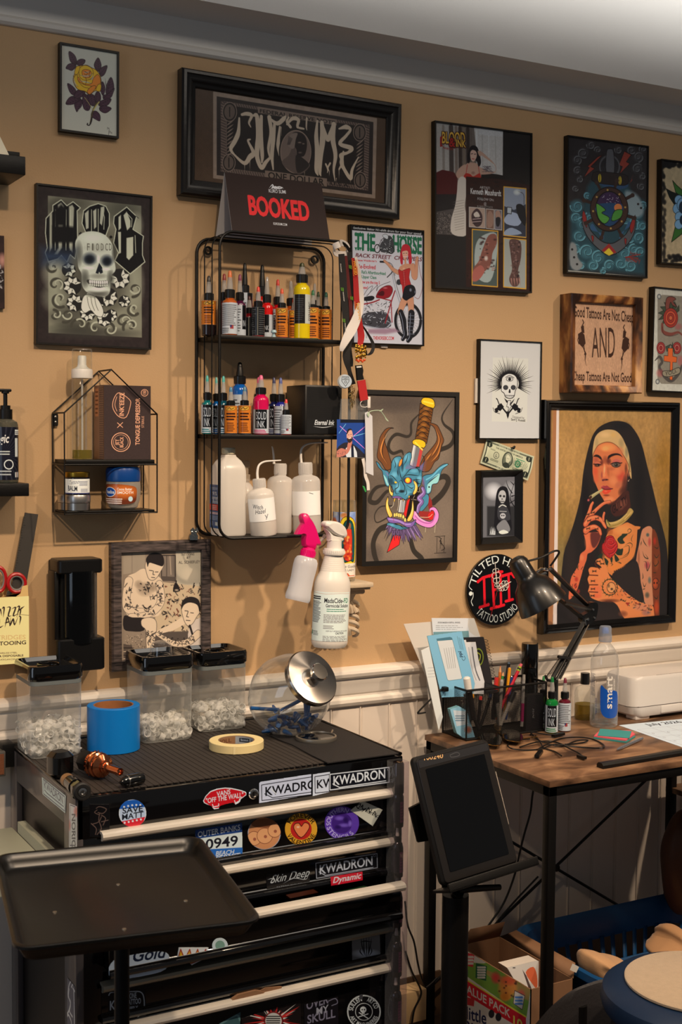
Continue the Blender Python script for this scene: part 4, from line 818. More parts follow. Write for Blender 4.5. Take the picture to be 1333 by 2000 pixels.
for x,y in Q('200 830 190 900 220 960'):c.B((x,y),24,34,(150,40,32),.8)
for k in range(30):x=rr.uniform(130,300);y=rr.uniform(650,1060);c.L([(x,y),(x+rr.uniform(-20,20),y+rr.uniform(-30,30))],7,(36,44,30),.7)
c.frame(1120,820,8.887);c.L('510 1212 400 1280 305 1345',[32,46,58],(150,142,96),f=5);c.L('500 1210 400 1268 320 1325',10,(190,180,130),.7,f=5);c.L('310 1340 285 1370 262 1395',[44,40,30],(60,30,26),f=5);c.B((268,1395),26,26,(190,90,90),.9)
c.frame(1040,760,4.)
c.P('165 110 192 110 160 1900 120 1900',(150,104,66));c.P('192 110 212 110 193 1900 162 1900',(208,188,176));c.P('1085 110 1097 110 1070 1900 1058 1900',(208,178,158));c.P('1097 110 1140 110 1110 1900 1070 1900',(120,84,56))
c.a*=np.array([1.05,.97,.93]);c.done(GLOSSP)
c=pic('dark framed canvas of a blue demon head pierced by a dagger',[(710,761),(898,765.7),(894,1098),(708,1106)],.028,[(0,.001),(0,.028),(.0115,.028),(.0115,.024)],mat('matte_black_frame',(14,12,12),.5),(200,172,138),1500,bg=(84,70,58),recess=.005,amat=PRINT)
c.frame(640,720,4.443)
for x,y,rx,ry,k,a in((700,1500,460,300,(116,96,78),.9),(480,640,200,300,(112,94,76),.7),(950,650,200,420,(116,98,80),.7),(1020,1250,160,300,(112,94,78),.7),(600,300,380,100,(60,50,44),.8),(1060,1600,120,80,(60,50,44),.6),(400,1600,100,100,(62,52,46),.6)):c.B((x,y),rx,ry,k,a)
c.noise(.06,3,21);TT=(42,35,29)
for q,wd in((Q('790 400 730 470 725 560 690 590 600 570 545 620 530 690 570 735 640 715 660 750'),[10,20,22,24,28,26,30,26,24,8]),(Q('1090 265 1000 400 1010 480 1080 540 1100 600 1060 670 960 710'),[4,14,20,28,34,36,38]),(Q('520 1010 430 1030 380 1090 370 1150 430 1160 500 1080 530 1060'),[14,30,34,40,36,28,24]),(Q('560 1190 460 1200 410 1270 430 1335 530 1290'),[12,10,9,9,12]),(Q('540 1360 450 1400 400 1500 405 1600 430 1680'),[50,46,44,46,40]),(Q('720 1480 750 1580 810 1640 830 1680'),[40,42,46,40]),(Q('920 980 1010 935 1050 980 1000 1080 920 1160'),[26,46,48,50,52])):c.L(q,wd,TT,sm=6,f=3)
K=(18,13,12)
c.P('745 655 830 685 790 850 705 850',(150,146,142),ol=K,ow=4);c.P('800 680 832 688 796 850 770 850',(160,52,46));c.P('770 668 806 680 770 850 738 850',(96,92,90));c.L('755 665 722 840',8,(196,192,186))
c.P('805 300 920 335 900 460 862 650 762 610 790 440',(92,52,18),ol=K,ow=5)
for k in range(6):
 t=k/6;x0=803-42*t;y0=330+280*t;x1=915-50*t;c.L([(x0,y0+30),((x0+x1)/2,y0-14),(x1,y0+30)],5,K,sm=4);c.L([(x0+6,y0+12),(x1-8,y0+50)],5,K);c.B((x0+52,y0+20),34,18,(150,92,34),.7)
for q in QQ('822 262 850 250 905 258 930 290 922 345 818 305;748 618 800 612 852 640 838 690 742 655'):c.P(q,(200,150,22),sm=2,ol=K,ow=5);c.L([(q[0][0]+14,q[0][1]+22),(q[3][0]-14,q[3][1]+14)],12,(228,190,60),.8,f=4)
HR=(98,56,28)
c.P('575 517 540 525 500 580 500 640 520 700 550 800 560 860 510 880 470 820 432 770 440 690 455 600 500 530 540 512',HR,sm=3,ol=K,ow=5);c.P('868 478 900 472 950 490 975 530 1005 600 1010 630 990 680 965 780 930 810 880 890 800 880 830 780 905 690 950 620 940 540 910 495',HR,sm=3,ol=K,ow=5)
for q in QQ('520 560 480 640 470 740 520 830;490 600 462 700 480 780;940 520 970 620 930 720 860 800;990 620 960 740 900 810;905 730 850 800'):c.L(q,9,(176,108,50),.7,sm=5,tp=2);c.L([(p[0]+10,p[1]+8)for p in q],5,(40,22,14),.8,sm=5,tp=2)
c.frame(730,860,8.33)
B1,B2,B3=(58,108,124),(96,152,166),(24,46,58)
c.P('1220 390 1150 385 1060 440 960 540 860 560 800 600 820 700 850 870 930 850 960 720 1040 700 1080 600 1120 480',B1,sm=3,ol=K,ow=8);c.P('1060 540 900 680 870 800 880 860 930 820 950 720 1040 690 1070 610',(126,170,182),sm=3,f=8);c.L('1200 395 1080 460 960 580 860 640',22,B2,.7,sm=5,f=8);c.P(ci(14,10,905,760),K);c.L('1060 560 940 650 870 720',16,K,.8,sm=4,tp=2,f=5)
c.P('40 345 80 440 140 500 160 600 200 730 260 740 250 520 150 470 90 380',B1,sm=3,ol=K,ow=8);c.P('160 560 210 620 250 720 215 720',(126,170,182),sm=3,f=5)
c.P('760 880 890 880 900 1010 850 1090 780 1160 740 1120 790 1000',B1,sm=3,ol=K,ow=8);c.P('905 900 950 990 960 1090 900 1130 890 1060',(120,30,28));c.P('740 1150 880 1160 980 1130 970 1280 880 1300 760 1240',(126,34,30),sm=2)
c.P('590 900 740 760 760 900 720 1100 660 1250 540 1290 520 1200 580 1000',(22,14,14),sm=2)
for q,wd in((Q('800 780 820 860 740 940 790 1000 740 1070 720 1160'),[50,60,70,60,60,50]),):c.L(q,[w_+12 for w_ in wd],K,sm=5);c.L(q,wd,(106,78,124),sm=5);c.L([(p[0]-12,p[1]-4)for p in q],14,(160,130,170),.8,sm=5,f=6)
for q in QQ('620 960 700 970;740 840 700 830;670 900 640 960;745 780 750 840'):c.L(q,6,(190,170,140),.8)
c.P('285 480 290 380 330 290 400 258 450 270 470 330 500 260 560 200 610 200 620 280 590 400 700 440 780 420 830 300 800 250 830 300 820 380 790 520 790 620 770 720 720 780 660 880 600 900 520 970 430 920 310 940 300 880 330 830 280 740 250 650 240 560',B1,sm=2,ol=K,ow=9)
for x,y,rx,ry,k,a in((370,350,60,80,B2,.7),(540,280,60,80,B2,.7),(340,560,60,60,B2,.8),(480,480,60,90,B2,.5),(400,770,44,90,B2,.9),(560,860,70,60,B2,.7),(750,620,50,50,B2,.8),(660,500,80,40,B2,.6),(620,760,80,44,B2,.5),(470,420,30,110,B3,.9),(410,470,34,120,B3,.6),(280,660,60,70,B3,.9),(500,640,60,60,B3,.8),(460,830,60,30,(12,14,18),.9),(700,700,50,60,B3,.8),(330,700,60,30,B3,.7),(620,880,60,30,B3,.6),(760,480,40,60,B3,.6)):c.B((x,y),rx,ry,k,a)
c.P('430 330 470 300 460 380 425 430 410 400',(196,116,44),sm=3,ol=K,ow=6)
for q in QQ('250 590 300 580 360 640 390 670;460 620 520 560 600 470 700 450 745 500 740 570;480 600 560 560 680 570 740 580;360 640 400 690 400 760 350 800 370 870 420 860;400 690 450 650 480 700 510 760 490 830 440 820;430 500 440 580 470 640;390 480 400 580;540 730 620 780 660 750;520 780 540 860 510 900;640 640 700 640 770 640;290 690 310 800;500 260 470 340 470 420;330 300 360 400 340 460;560 230 540 320 480 420;690 600 720 700 780 700'):c.L(q,12,K,.9,sm=5,tp=2,f=3)
for k in range(12):x=520+k*14;c.L([(x,460),(x+40,380-k*8)],10,(110,84,118),.8,tp=1)
for k in range(9):c.L([(760,470-k*6),(850+k*3,520-k*26)],10,(100,76,112),.9,tp=1);c.L([(800,600+k*12),(850,680+k*18)],8,(100,76,112),.8,tp=1);c.L([(240,560),(190+k*6,500+k*12)],9,(110,84,124),.9,tp=1)
c.P('345 668 370 672 385 690 360 700 345 690',(210,150,30),sm=3);c.P(ci(62,20,565,655,ry=50),(96,34,84),ol=K,ow=6);c.P(ci(46,20,560,652,ry=46),(190,60,34));c.P(ci(36,20,558,650,ry=40),(226,160,26));c.B((552,640),16,16,(250,206,90),.9)
TK=(206,152,62)
def tusk(q):c.P(q,TK,sm=4,ol=K,ow=9);a,b,d=np.array(q[0],float),np.array(q[len(q)//2],float),np.array(q[1],float);c.L([a*.9+b*.1,d*.7+b*.3,b],22,(228,186,100),.8,sm=5,tp=2,f=10)
tusk(Q('262 715 250 800 270 880 310 905 318 850 285 830 275 770'));tusk(Q('650 650 700 690 722 770 700 850 660 885 640 860 670 790 672 720'))
c.P('310 920 380 905 440 920 500 960 540 965 520 975 440 945 370 940 310 940',(106,76,124),sm=3,ol=K,ow=5)
c.P('440 960 520 975 500 1180 400 1170',(140,134,130),ol=K,ow=5);c.P('545 980 600 940 570 1060 530 1260 490 1200',(176,30,26),ol=K,ow=5);c.L('440 980 420 1160',14,(190,186,180),.8);c.L('480 980 470 1160',8,(96,92,92),.8)
for q in QQ('340 940 325 1000 345 1000 360 945;470 950 482 1000 494 960;568 900 575 960 596 900'):c.P(q,TK,ol=K,ow=5)
c.P('390 940 410 975 440 950',(206,120,160),ol=K,ow=4);c.L('330 1000 320 1060 280 1100',6,(190,176,150),.9,sm=4);c.L('410 960 405 1060 390 1140',6,(190,176,150),.9,sm=4)
c.P('220 1380 240 1340 330 1350 480 1400 600 1420 690 1330 700 1330 660 1440 580 1480 440 1470 300 1430',B1,sm=3,ol=K,ow=8);c.L('330 1370 420 1380 490 1430 550 1460',9,K,sm=5);c.B((300,1380),70,24,B2,.6);c.B((520,1430),80,24,(40,84,98),.8)
c.L('660 1200 720 1290 820 1350 930 1370 1010 1300 1030 1200 990 1120 930 1120 920 1160',[110,112,108,100,90,80,66,44,16],K,sm=6);c.L('660 1200 720 1290 820 1350 930 1370 1010 1300 1030 1200 990 1120 930 1120 920 1160',[90,94,90,84,74,64,50,30,8],(196,112,160),sm=6);c.L('680 1230 760 1310 880 1350 960 1320 1000 1220',20,(150,76,130),.7,sm=5,f=8);c.L('670 1180 740 1260 840 1320',16,(226,156,190),.7,sm=5,f=8)
c.P('900 1190 980 1150 970 1270 930 1290 890 1250',(176,28,26),sm=3);c.L('760 1250 900 1250 960 1200',6,(206,190,140),sm=4)
c.P('215 1260 250 1250 340 1265 440 1290 530 1330 620 1330 680 1290 690 1310 640 1400 560 1420 500 1390 420 1350 330 1350 250 1330',(106,76,128),sm=3,ol=K,ow=8);c.L('250 1280 340 1295 430 1320 520 1365 600 1365',18,(150,120,166),.8,sm=5,f=8);c.L('320 1260 330 1320',5,(150,30,40));c.L('515 1330 505 1370',5,(150,30,40))
for i,(x,y)in enumerate(Q('340 1190 375 1185 410 1195 440 1200 480 1220 510 1270')):c.P([(x-12,y+48),(x-10,y),(x+14,y-8),(x+22,y+14),(x+16,y+56)],(222,170,84),sm=3,ol=K,ow=5)
tusk(Q('240 915 205 990 200 1100 230 1200 270 1255 310 1215 265 1110 240 1020'));tusk(Q('640 950 655 1060 655 1180 620 1290 570 1320 545 1290 600 1180 630 1060'))
for k in range(26):
 t=k/25;x=235+t*440;y=1390+80*sin(pi*t)*.9;L=110+120*abs(sin(k*2.3));dx=(t-.4)*220
 c.P([(x-16,y),(x+dx*.4-6,y+L*.5),(x+dx,y+L),(x+dx*.5+14,y+L*.45),(x+20,y-4)],(86,66,94)if k%3 else(120,94,130),sm=2,ol=K,ow=4)
c.P('330 1540 410 1545 440 1560 420 1700 220 1825 270 1680',(196,32,30),ol=K,ow=8)
for k in range(5):x=310+k*34;c.P([(x-18,1470),(x,1600+k%2*30),(x+18,1470)],(86,66,94),ol=K,ow=4)
for q in QQ('850 1420 845 1490;1010 1340 995 1500'):c.L(q,6,(200,180,140),.8)
c.L('1035 1560 1030 1830',7,K);c.L('1000 1565 1165 1555',7,K);c.L('1155 1560 1145 1820',7,K);c.L('990 1838 1180 1828',7,K)
c.L('1060 1575 1105 1600 1080 1640 1120 1690 1160 1760 1110 1790',9,K,sm=3);c.L('1095 1600 1085 1760',6,K);c.X('R',(1080,1720),(1120,1720),90,K);c.done(PRINT)
c=pic('framed motorcycle magazine cover with a red haired woman beside a red chopper',[(684,437),(831,450.4),(829.6,675.6),(688,672)],.016,[(0,.001),(0,.014),(.002,.016),(.0035,.016),(.0035,.013)],BLACKF,(206,196,184),1500,bg=(190,180,176),glass=glass())
c.frame(620,420,5.263);BKK=(24,20,20)
c.P('300 60 1110 150 1110 210 300 110',BKK);c.P('350 100 1100 192 1098 212 350 155',BKK);c.X('Exclusive: Baker N1-shift drum for your four speed',(372,140),(1070,204),22,(196,188,178),bo=1)
c.P('1082 200 1110 205 1105 1345 1078 1335',(96,92,96),f=6);c.P('330 90 358 95 380 1320 340 1320',(40,36,36))
GR=(28,96,62)
def gothic(t,x0,x1,y0,y1,h):
 for dx,dy in Q('-3 0 3 0 0 3 0 -3'):c.X(t,(x0+dx,y0+dy),(x1+dx,y1+dy),h,GR,bo=1)
 tri,W=layout(t,1);n=0;x=0
 for ch in t:
  a=layout(ch,1)[1];xc0=x0+(x1-x0)*(x+.02)/W;xc1=x0+(x1-x0)*(x+a*.95)/W;yb=y0+(y1-y0)*(x/W);x+=a
  for xx in(xc0+8,xc1-10):c.P([(xx-14,yb-h*.12),(xx+14,yb-h*.12),(xx,yb+16)],GR);c.P([(xx-14,yb-h*.9),(xx+14,yb-h*.9),(xx,yb-h-16)],GR)
  c.P([(xc0-2,yb-h*.5),(xc0+10,yb-h*.62),(xc0+22,yb-h*.5),(xc0+10,yb-h*.38)],GR)
gothic('THE',388,596,352,370,165);gothic('HORSE',775,1075,372,400,160)
c.L(ci(28,20,618,345,ry=42),9,(30,28,28));c.P('640 320 690 240 740 210 780 250 790 330 770 390 680 385 650 370',(60,58,58),sm=3)
for k in range(34):x=RU(640,775);y=RU(225,390);c.L([(x,y),(x+RU(-20,20),y+RU(-20,20))],4,random.choice([(200,196,190),(26,24,24)]))
c.L(ci(30,20,760,360,ry=36),8,(30,28,28));c.L('615 345 665 250 710 215',5,(30,28,28));c.P('670 215 700 195 730 215 720 250',(190,186,180),sm=3,ol=(30,28,28),ow=3)
c.X('BACK STREET  CHOPPERS',(390,430),(1075,475),38,(96,24,32),bo=1,sr=.2)
for t,x0,x1,y0,y1,h,k in(('Jesse Waldinger\'s',412,612,472,484,18,(176,30,36)),('Re-Evolved',418,602,545,558,42,(176,30,36)),('Rat\'s Afterthoughted',455,705,600,618,32,GR),('Upper Class',455,610,648,658,30,GR),('How are the top 5',440,645,700,712,30,(176,30,36)),('new?',462,522,758,762,30,(176,30,36))):c.X(t,(x0,y0),(x1,y1),h,k,bo=1)
c.L('475 830 520 760 570 730 540 800 510 830 600 740 620 720 610 780 640 730 750 685',4,(40,36,40),sm=5)
RDD=(134,22,30)
c.L(ci(130,40,935,1085,ry=172),30,(26,24,26));c.L(ci(112,40,938,1085,ry=150),6,(120,118,120))
for k in range(26):a=k*2*pi/26;c.L([(938,1085),(938+110*cos(a),1085+148*sin(a))],2,(110,108,110))
c.P('456 1040 520 1000 700 1000 760 1100 720 1165 456 1130',(60,56,58),sm=2)
for k in range(120):x=RU(460,760);y=RU(880,1150);c.L([(x,y),(x+RU(-26,26),y+RU(-20,20))],RU(3,9),random.choice([(24,22,24),(150,148,150),(90,88,92),(40,36,40),(190,186,186)]),.8)
c.P('605 840 640 770 700 730 750 725 775 755 770 800 730 850 640 855',RDD,sm=4,ol=(50,10,14),ow=4);c.P('620 820 660 780 690 790 680 830',(70,12,18),sm=3);c.B((700,750),30,10,(200,120,120),.8)
for q,w_,k in((Q('760 560 800 740 850 900 900 1000'),10,(150,148,150)),(Q('775 560 820 740 870 900'),5,(50,48,50)),(Q('700 1110 760 900 800 780'),12,RDD),(Q('640 850 760 880'),10,RDD),(Q('456 920 560 900 640 870'),12,RDD),(Q('700 480 760 500 790 560 800 620'),6,(60,58,60)),(Q('720 640 760 600 790 560'),9,(30,28,30)),(Q('456 1130 600 1160 700 1165 770 1100'),12,(150,148,152)),(Q('760 900 770 1100'),10,RDD),(Q('700 1150 790 1190'),4,(50,48,50))):c.L(q,w_,k,sm=4)
c.L('650 480 700 482',18,(26,24,26));c.P(ci(26,14,840,690,ry=30),(50,48,50));c.P('470 850 560 830 590 850 560 880 480 880',(26,24,26),sm=3)
c.P('480 1170 800 1160 860 1200 700 1230 500 1220',(150,116,124),f=14,al=.6)
SKN=(190,130,96)
for q,wd in((Q('830 590 780 560 735 510 690 470'),[38,32,26,20]),(Q('985 520 990 620 1010 640 1020 560 1022 480 1030 440'),[40,44,40,34,28,26]),(Q('900 870 870 940 850 1000'),[70,60,48]),(Q('955 860 965 940 965 1020'),[76,62,50])):c.L(q,[w_+5 for w_ in wd],(120,74,56),sm=5);c.L(q,wd,SKN,sm=5)
c.P('845 540 880 510 930 500 985 510 960 570 850 590',SKN,sm=4);c.B((890,550),16,12,(214,160,126),.8);c.B((935,548),16,12,(214,160,126),.8)
c.P('835 560 870 575 905 560 955 550 945 640 960 700 960 730 870 720 850 660',(166,34,34),sm=3,ol=(80,14,18),ow=3);c.P('870 720 910 735 905 860 880 820',(166,34,34));c.L('890 580 900 720',5,(200,120,110),.8)
for k in range(8):c.L([(880,590+k*17),(908,594+k*17)],3,(90,14,18))
c.P('905 735 960 715 1000 735 1015 790 1000 830 950 860 915 880 878 850 885 790',(22,20,24),sm=4);c.B((960,770),16,22,(170,170,180),.7);c.B((1005,790),8,20,(150,150,160),.6)
for q,wd in((Q('860 1000 885 1080 895 1160 905 1230 880 1275'),[56,66,54,44,40]),(Q('970 1010 965 1100 960 1180 960 1250 935 1290'),[70,70,56,48,44])):c.L(q,wd,(24,22,26),sm=5);c.L([(p[0]-10,p[1])for p in q],6,(150,150,160),.7,sm=5)
for k in range(6):c.L([(935,1030+k*38),(1000,1036+k*38)],5,(110,110,118),.8)
c.P('862 360 880 310 920 300 955 330 970 420 972 490 945 500 935 420 900 350 882 390 880 500 860 500 852 430',(176,34,44),sm=4);c.P('875 370 905 350 935 380 930 420 905 450 882 430',(206,150,122),sm=4)
c.P('868 372 885 325 925 318 945 370 915 365 890 370',(176,34,44),sm=3);c.L('885 395 897 393',4,BKK);c.L('912 393 925 392',4,BKK);c.L('892 426 916 424',6,(230,220,214));c.L('890 420 904 424 918 418',2,(150,30,40));c.L('905 450 908 500',20,SKN)
c.L('1040 470 1060 600 1085 700 1070 800 1040 860 1000 840',4,(110,40,44),sm=5)
c.X('THEHORSEBC.COM',(575,1280),(790,1284),34,(176,30,36),bo=1);c.P('482 1175 524 1178 524 1280 484 1276',(206,200,196))
for k in range(9):c.L([(496+k*2.4,1190),(497+k*2.4,1268)],1.2,(40,36,40))
c.done()
GW=mat('grey_wood_frame',(62,54,54),.5);n_=GW.node_tree.nodes;_t=n_.new('ShaderNodeTexCoord');_m=n_.new('ShaderNodeMapping');_m.inputs['Scale'].default_value=(30,30,260);_z=n_.new('ShaderNodeTexNoise');_z.inputs['Scale'].default_value=1;_r=n_.new('ShaderNodeValToRGB')
_r.color_ramp.elements[0].color=(*lin((34,29,30)),1);_r.color_ramp.elements[0].position=.35;_r.color_ramp.elements[1].color=(*lin((98,86,84)),1);_r.color_ramp.elements[1].position=.7
GW.node_tree.links.new(_t.outputs['Object'],_m.inputs[0]);GW.node_tree.links.new(_m.outputs[0],_z.inputs['Vector']);GW.node_tree.links.new(_z.outputs['Fac'],_r.inputs[0]);GW.node_tree.links.new(_r.outputs[0],n_['Principled BSDF'].inputs['Base Color'])
c=pic('old photograph of two tattooed men in a weathered grey wood frame',[(217,1060),(413,1054),(414.5,1296),(221,1314)],.022,[(0,.001),(0,.018),(.004,.022),(.022,.022),(.0235,.020),(.0235,.014)],GW,(200,180,146),1300,bg=(150,138,112),recess=.010,glass=glass())
FR_MEN=c.root
c.frame(0,980,3.1);D1,D2,D3,L1,L2=(34,29,26),(74,66,56),(110,100,84),(186,170,138),(160,146,118)
c.R(740,280,1240,1050,(120,108,88));c.P('745 300 880 300 880 420 745 440',(134,124,102));c.L('800 300 800 430',4,D3)
c.P('980 325 1062 325 1062 480 978 470',D3,ol=D1,ow=5);c.L('1010 330 1010 460',6,D2);c.L('1030 330 1036 440',4,L2);c.P('975 450 1065 455 1060 480 975 480',D2)
c.P('1065 300 1230 300 1225 510 1070 510',(162,156,130));c.B((1150,440),60,60,(176,168,140),.8)
for t,x0,x1,y in(('ALL',1134,1160,312),('TATTOOING',1096,1178,328),('BY',1130,1156,346),('AL. SCHIEFLEY',1082,1212,376)):c.X(t,(x0,y),(x1,y-4),14 if y<360 else 17,D1)
c.P('975 485 1230 515 1228 880 940 900 940 700',(168,152,118));rr=random.Random(8)
for k in range(150):x=rr.uniform(985,1225);y=rr.uniform(500,860);c.L([(x,y),(x+rr.uniform(-14,14),y+rr.uniform(-14,14)),(x+rr.uniform(-16,16),y+rr.uniform(-16,16))],rr.uniform(3,7),rr.choice([D1,D2,(96,60,44)]),.8,sm=3)
c.L('1068 480 1066 500',8,D1);c.P('1058 495 1074 495 1092 540 1048 545',D1,sm=2);c.B((1070,535),16,8,L1,.8)
c.P('755 800 800 785 880 800 900 860 905 930 870 970 760 965',(122,110,90),sm=3)
for k in range(160):c.D((rr.uniform(760,895),rr.uniform(800,955)),3,rr.choice([D2,L2,D3]))
c.P('748 860 800 870 815 960 750 970',D2);
for k in range(4):c.L([(750,885+k*22),(808,885+k*22)],5,L2 if k%2 else D1)
c.P('880 790 1230 780 1232 1000 900 1000',D2,al=.5)
c.P('770 455 820 430 870 405 940 440 980 470 990 520 980 620 960 690 850 700 780 690 752 640 752 520',L1,sm=3,f=3)
for q,wd in((Q('780 480 765 580 775 650 850 665 920 655'),[50,46,44,38,30]),(Q('965 500 975 600 930 665 860 690 790 692'),[44,46,40,34,26])):c.L(q,[w_+5 for w_ in wd],D2,.8,sm=5);c.L(q,wd,L1,sm=5)
c.P('752 690 800 700 870 702 900 720 870 780 800 785 750 770',D1,sm=3);c.P('860 712 910 700 945 720 948 780 935 860 930 920 895 925 885 850 885 780 858 750',L1,sm=3,ol=D2,ow=3)
c.P('900 330 940 308 985 330 994 380 975 420 950 460 925 476 900 465 885 420 880 380',L1,sm=4,ol=D2,ow=3);c.P('890 375 885 345 910 315 950 308 985 325 994 365 985 390 960 385 930 375 905 370 895 395',D1,sm=4)
for q in QQ('905 415 925 418;940 425 958 425;930 420 926 440 936 442;918 458 938 460'):c.L(q,4,D1)
for q in((880,530,60,50),(840,500,30,30),(930,520,30,30)):c.B(q[:2],q[2],q[3],(120,106,84),.7)
for k in range(110):
 a,b=rr.choice([((835,485),(950,600)),((758,500),(800,650)),((800,630),(930,690)),((955,500),(985,650)),((888,780),(940,900))]);x=rr.uniform(a[0],b[0]);y=rr.uniform(a[1],b[1])
 c.L([(x,y),(x+rr.uniform(-12,12),y+rr.uniform(-12,12)),(x+rr.uniform(-14,14),y+rr.uniform(-14,14))],rr.uniform(3,7),rr.choice([D1,D2,(60,54,46)]),.85,sm=3)
c.P('1150 745 1215 700 1230 720 1230 860 1180 900 1140 860',(176,166,146),sm=2);c.L('1110 720 1040 760 960 790',[46,40,22],L1,sm=3);c.L('1200 800 1140 850 1060 860 1000 830 950 800',[50,44,38,30,20],D2,sm=4);c.L('1200 800 1140 850 1060 860 1000 830 950 800',[44,38,32,24,16],L1,sm=4)
c.P('1100 640 1130 600 1190 610 1212 660 1190 700 1165 740 1135 750 1112 710',L1,sm=4,ol=D2,ow=3);c.P('1098 655 1105 600 1150 575 1200 590 1215 640 1208 665 1195 625 1150 610 1115 625',D1,sm=4)
for q in QQ('1120 660 1138 662;1155 672 1172 674;1140 665 1130 695 1142 698;1128 718 1152 720'):c.L(q,4,D1)
c.L('1150 750 1165 800',12,D1)
for k in range(60):t=rr.random();x=960+t*220;y=800+45*sin(t*2.6)+rr.uniform(-14,20);c.L([(x,y),(x+rr.uniform(-10,10),y+rr.uniform(-10,10))],5,rr.choice([D1,D2]),.8)
c.P('1000 880 1160 900 1190 880 1190 1000 960 1000',D1,sm=2,f=4)
c.a*=np.array([1.07,.98,.95]);c.done()
#  wire shelf unit with its contents
SX0,SX1,SZ0,SZ1,SYF,SYB=1.156,1.484,1.272,1.946,-.136,-.008
def loop(y,r,n=8):
 pts=[(x+(SX0+SX1)/2,y,z+(SZ0+SZ1)/2)for x,z in rrect(SX1-SX0,SZ1-SZ0,.032,6)]
 m=MB();m.tube(pts,r,n,closed=True);return m
SH=thing('wire_shelf','tall black wire wall shelf with rounded corners and three tiers','shelf',(1.32,-.002,SZ0))
loop(SYF,.0034).b('front_loop',BLACKM,SH);loop(SYB,.0038).b('back_loop',BLACKM,SH)
for y in(-.094,-.052):loop(y,.0016,6).b('side_wire',BLACKM,SH)
S1Z,S2Z=1.722,1.503
for z in(S1Z,S2Z):
 m=MB();m.box((SX0+.003,SYF+.002,z-.010),(SX1-.003,SYB,z),bev=.0015);m.b('shelf_board',BLACKM,SH)
m=MB()
for x in(SX0+.05,SX1-.05):m.tube([(x,SYF,SZ0),(x,SYB,SZ0)],.0016,6)
m.box((SX0+.03,SYF+.004,SZ0-.001),(SX1-.03,SYB,SZ0+.0025));m.b('bottom_board',BLACKM,SH)
for x in(SX0+.026,SX1-.026):
 m=MB();m.H([(.006,-.003),(.010,-.003),(.010,.003),(.006,.003),(.006,-.003)],18,0,TR(x,SYB-.002,SZ1-.026)@RX(pi/2));m.b('mount_ring',BLACKM,SH)
def ink_mat(rgb):return mat('ink_%d_%d_%d'%rgb,rgb,.16,coat=.5)
TIPS={}
def tip_mat(rgb):
 k='tip_%d_%d_%d'%rgb
 return mat(k,rgb,.35)if rgb!=(200,200,200)else cl('clear_tip',haze=.55,hc=(210,208,205),gloss=.5)
CAPM=mat('bottle_cap',(13,13,14),.28,coat=.2)
def label(root,r,h,z1,style,th,rgb,p):
 W=2*pi*r*.92;cv=CV((0,0,0),(1,0,0),(0,0,1),W,h,1500,(226,222,214));cv.white=(255,245,232)
 cv.unit(100,100*h/W*1.);H=100*h/W
 if style=='eternal':
  cv.R(0,0,100,H,(232,128,40));cv.R(0,0,16,H,(206,88,30))
  for o in(2,36,70):cv.P([(o+3,H*.06),(o+26,H*.03),(o+27,H*.15),(o+5,H*.18)],(236,170,60),sm=3,ol=(60,30,14),ow=.8)
  for o in(2,36,70):cv.L([(o+6,H*.13),(o+12,H*.07),(o+16,H*.13),(o+24,H*.08)],1.6,(60,30,14),sm=4);cv.Y(o+4,H*.24,o+28,H*.55,3,(60,26,14),1,o+p,.55);cv.Y(o+5,H*.6,o+27,H*.95,5,(90,40,20),.8,o+p+9,.5)
 elif style=='solid':
  cv.R(0,0,100,H,(214,210,204));cv.Y(2,H*.05,28,H*.95,14,(90,88,86),.8,p,.4);cv.Y(74,H*.05,98,H*.95,12,(90,88,86),.8,p+1,.4)
  cv.R(38,0,66,H*.80,(18,18,20));cv.X('SOLID',(40,H*.42),(64,H*.42),H*.32,(230,228,224),bo=0);cv.X('INK',(41,H*.76),(60,H*.76),H*.28,(230,228,224));cv.Y(35,H*.84,64,H*.98,2,rgb,.9,p+3,.5)
 elif style=='black':
  cv.R(0,0,100,H,(26,24,24));cv.Y(6,H*.05,46,H*.95,12,(110,106,100),.7,p,.35);cv.Y(54,H*.05,94,H*.95,12,(110,106,100),.7,p+1,.35);cv.R(0,H*.56,28,H*.66,(190,180,165));cv.R(49,0,51,H,(150,140,120))
 elif style=='white':
  cv.R(0,0,100,H,(216,212,206));cv.Y(30,H*.05,70,H*.75,11,(96,92,90),.8,p,.45);cv.R(52,H*.72,60,H*.84,(176,70,66));cv.R(52,H*.72,55.5,H*.79,(50,60,110));cv.Y(30,H*.8,50,H*.97,3,(96,92,90),.8,p+4,.5)
 elif style=='yellow':
  cv.R(0,0,100,H,(216,210,190));cv.R(34,0,58,H,(32,30,28));cv.Y(37,H*.12,55,H*.9,11,(140,136,128),.6,p,.2);cv.Y(4,H*.1,30,H*.9,10,(150,146,120),.5,p,.4)
  cv.X('DYNAMIC',(74,H*.9),(74,H*.25),7,(60,58,50),up=(-7,0),bo=1)
 elif style=='side':
  cv.R(0,0,100,H,(210,206,200));cv.R(50,0,66,H*.8,(18,18,20));cv.X('INK',(51,H*.7),(65,H*.7),H*.2,(226,222,216));cv.Y(20,H*.1,46,H*.9,9,(90,88,86),.8,p,.4)
 a0=th-W/r/2
 cv.b('label',GLOSSP,root,wrap(0,0,z1,r+.0004,a0),local=True)
 return cv
NB=[0]
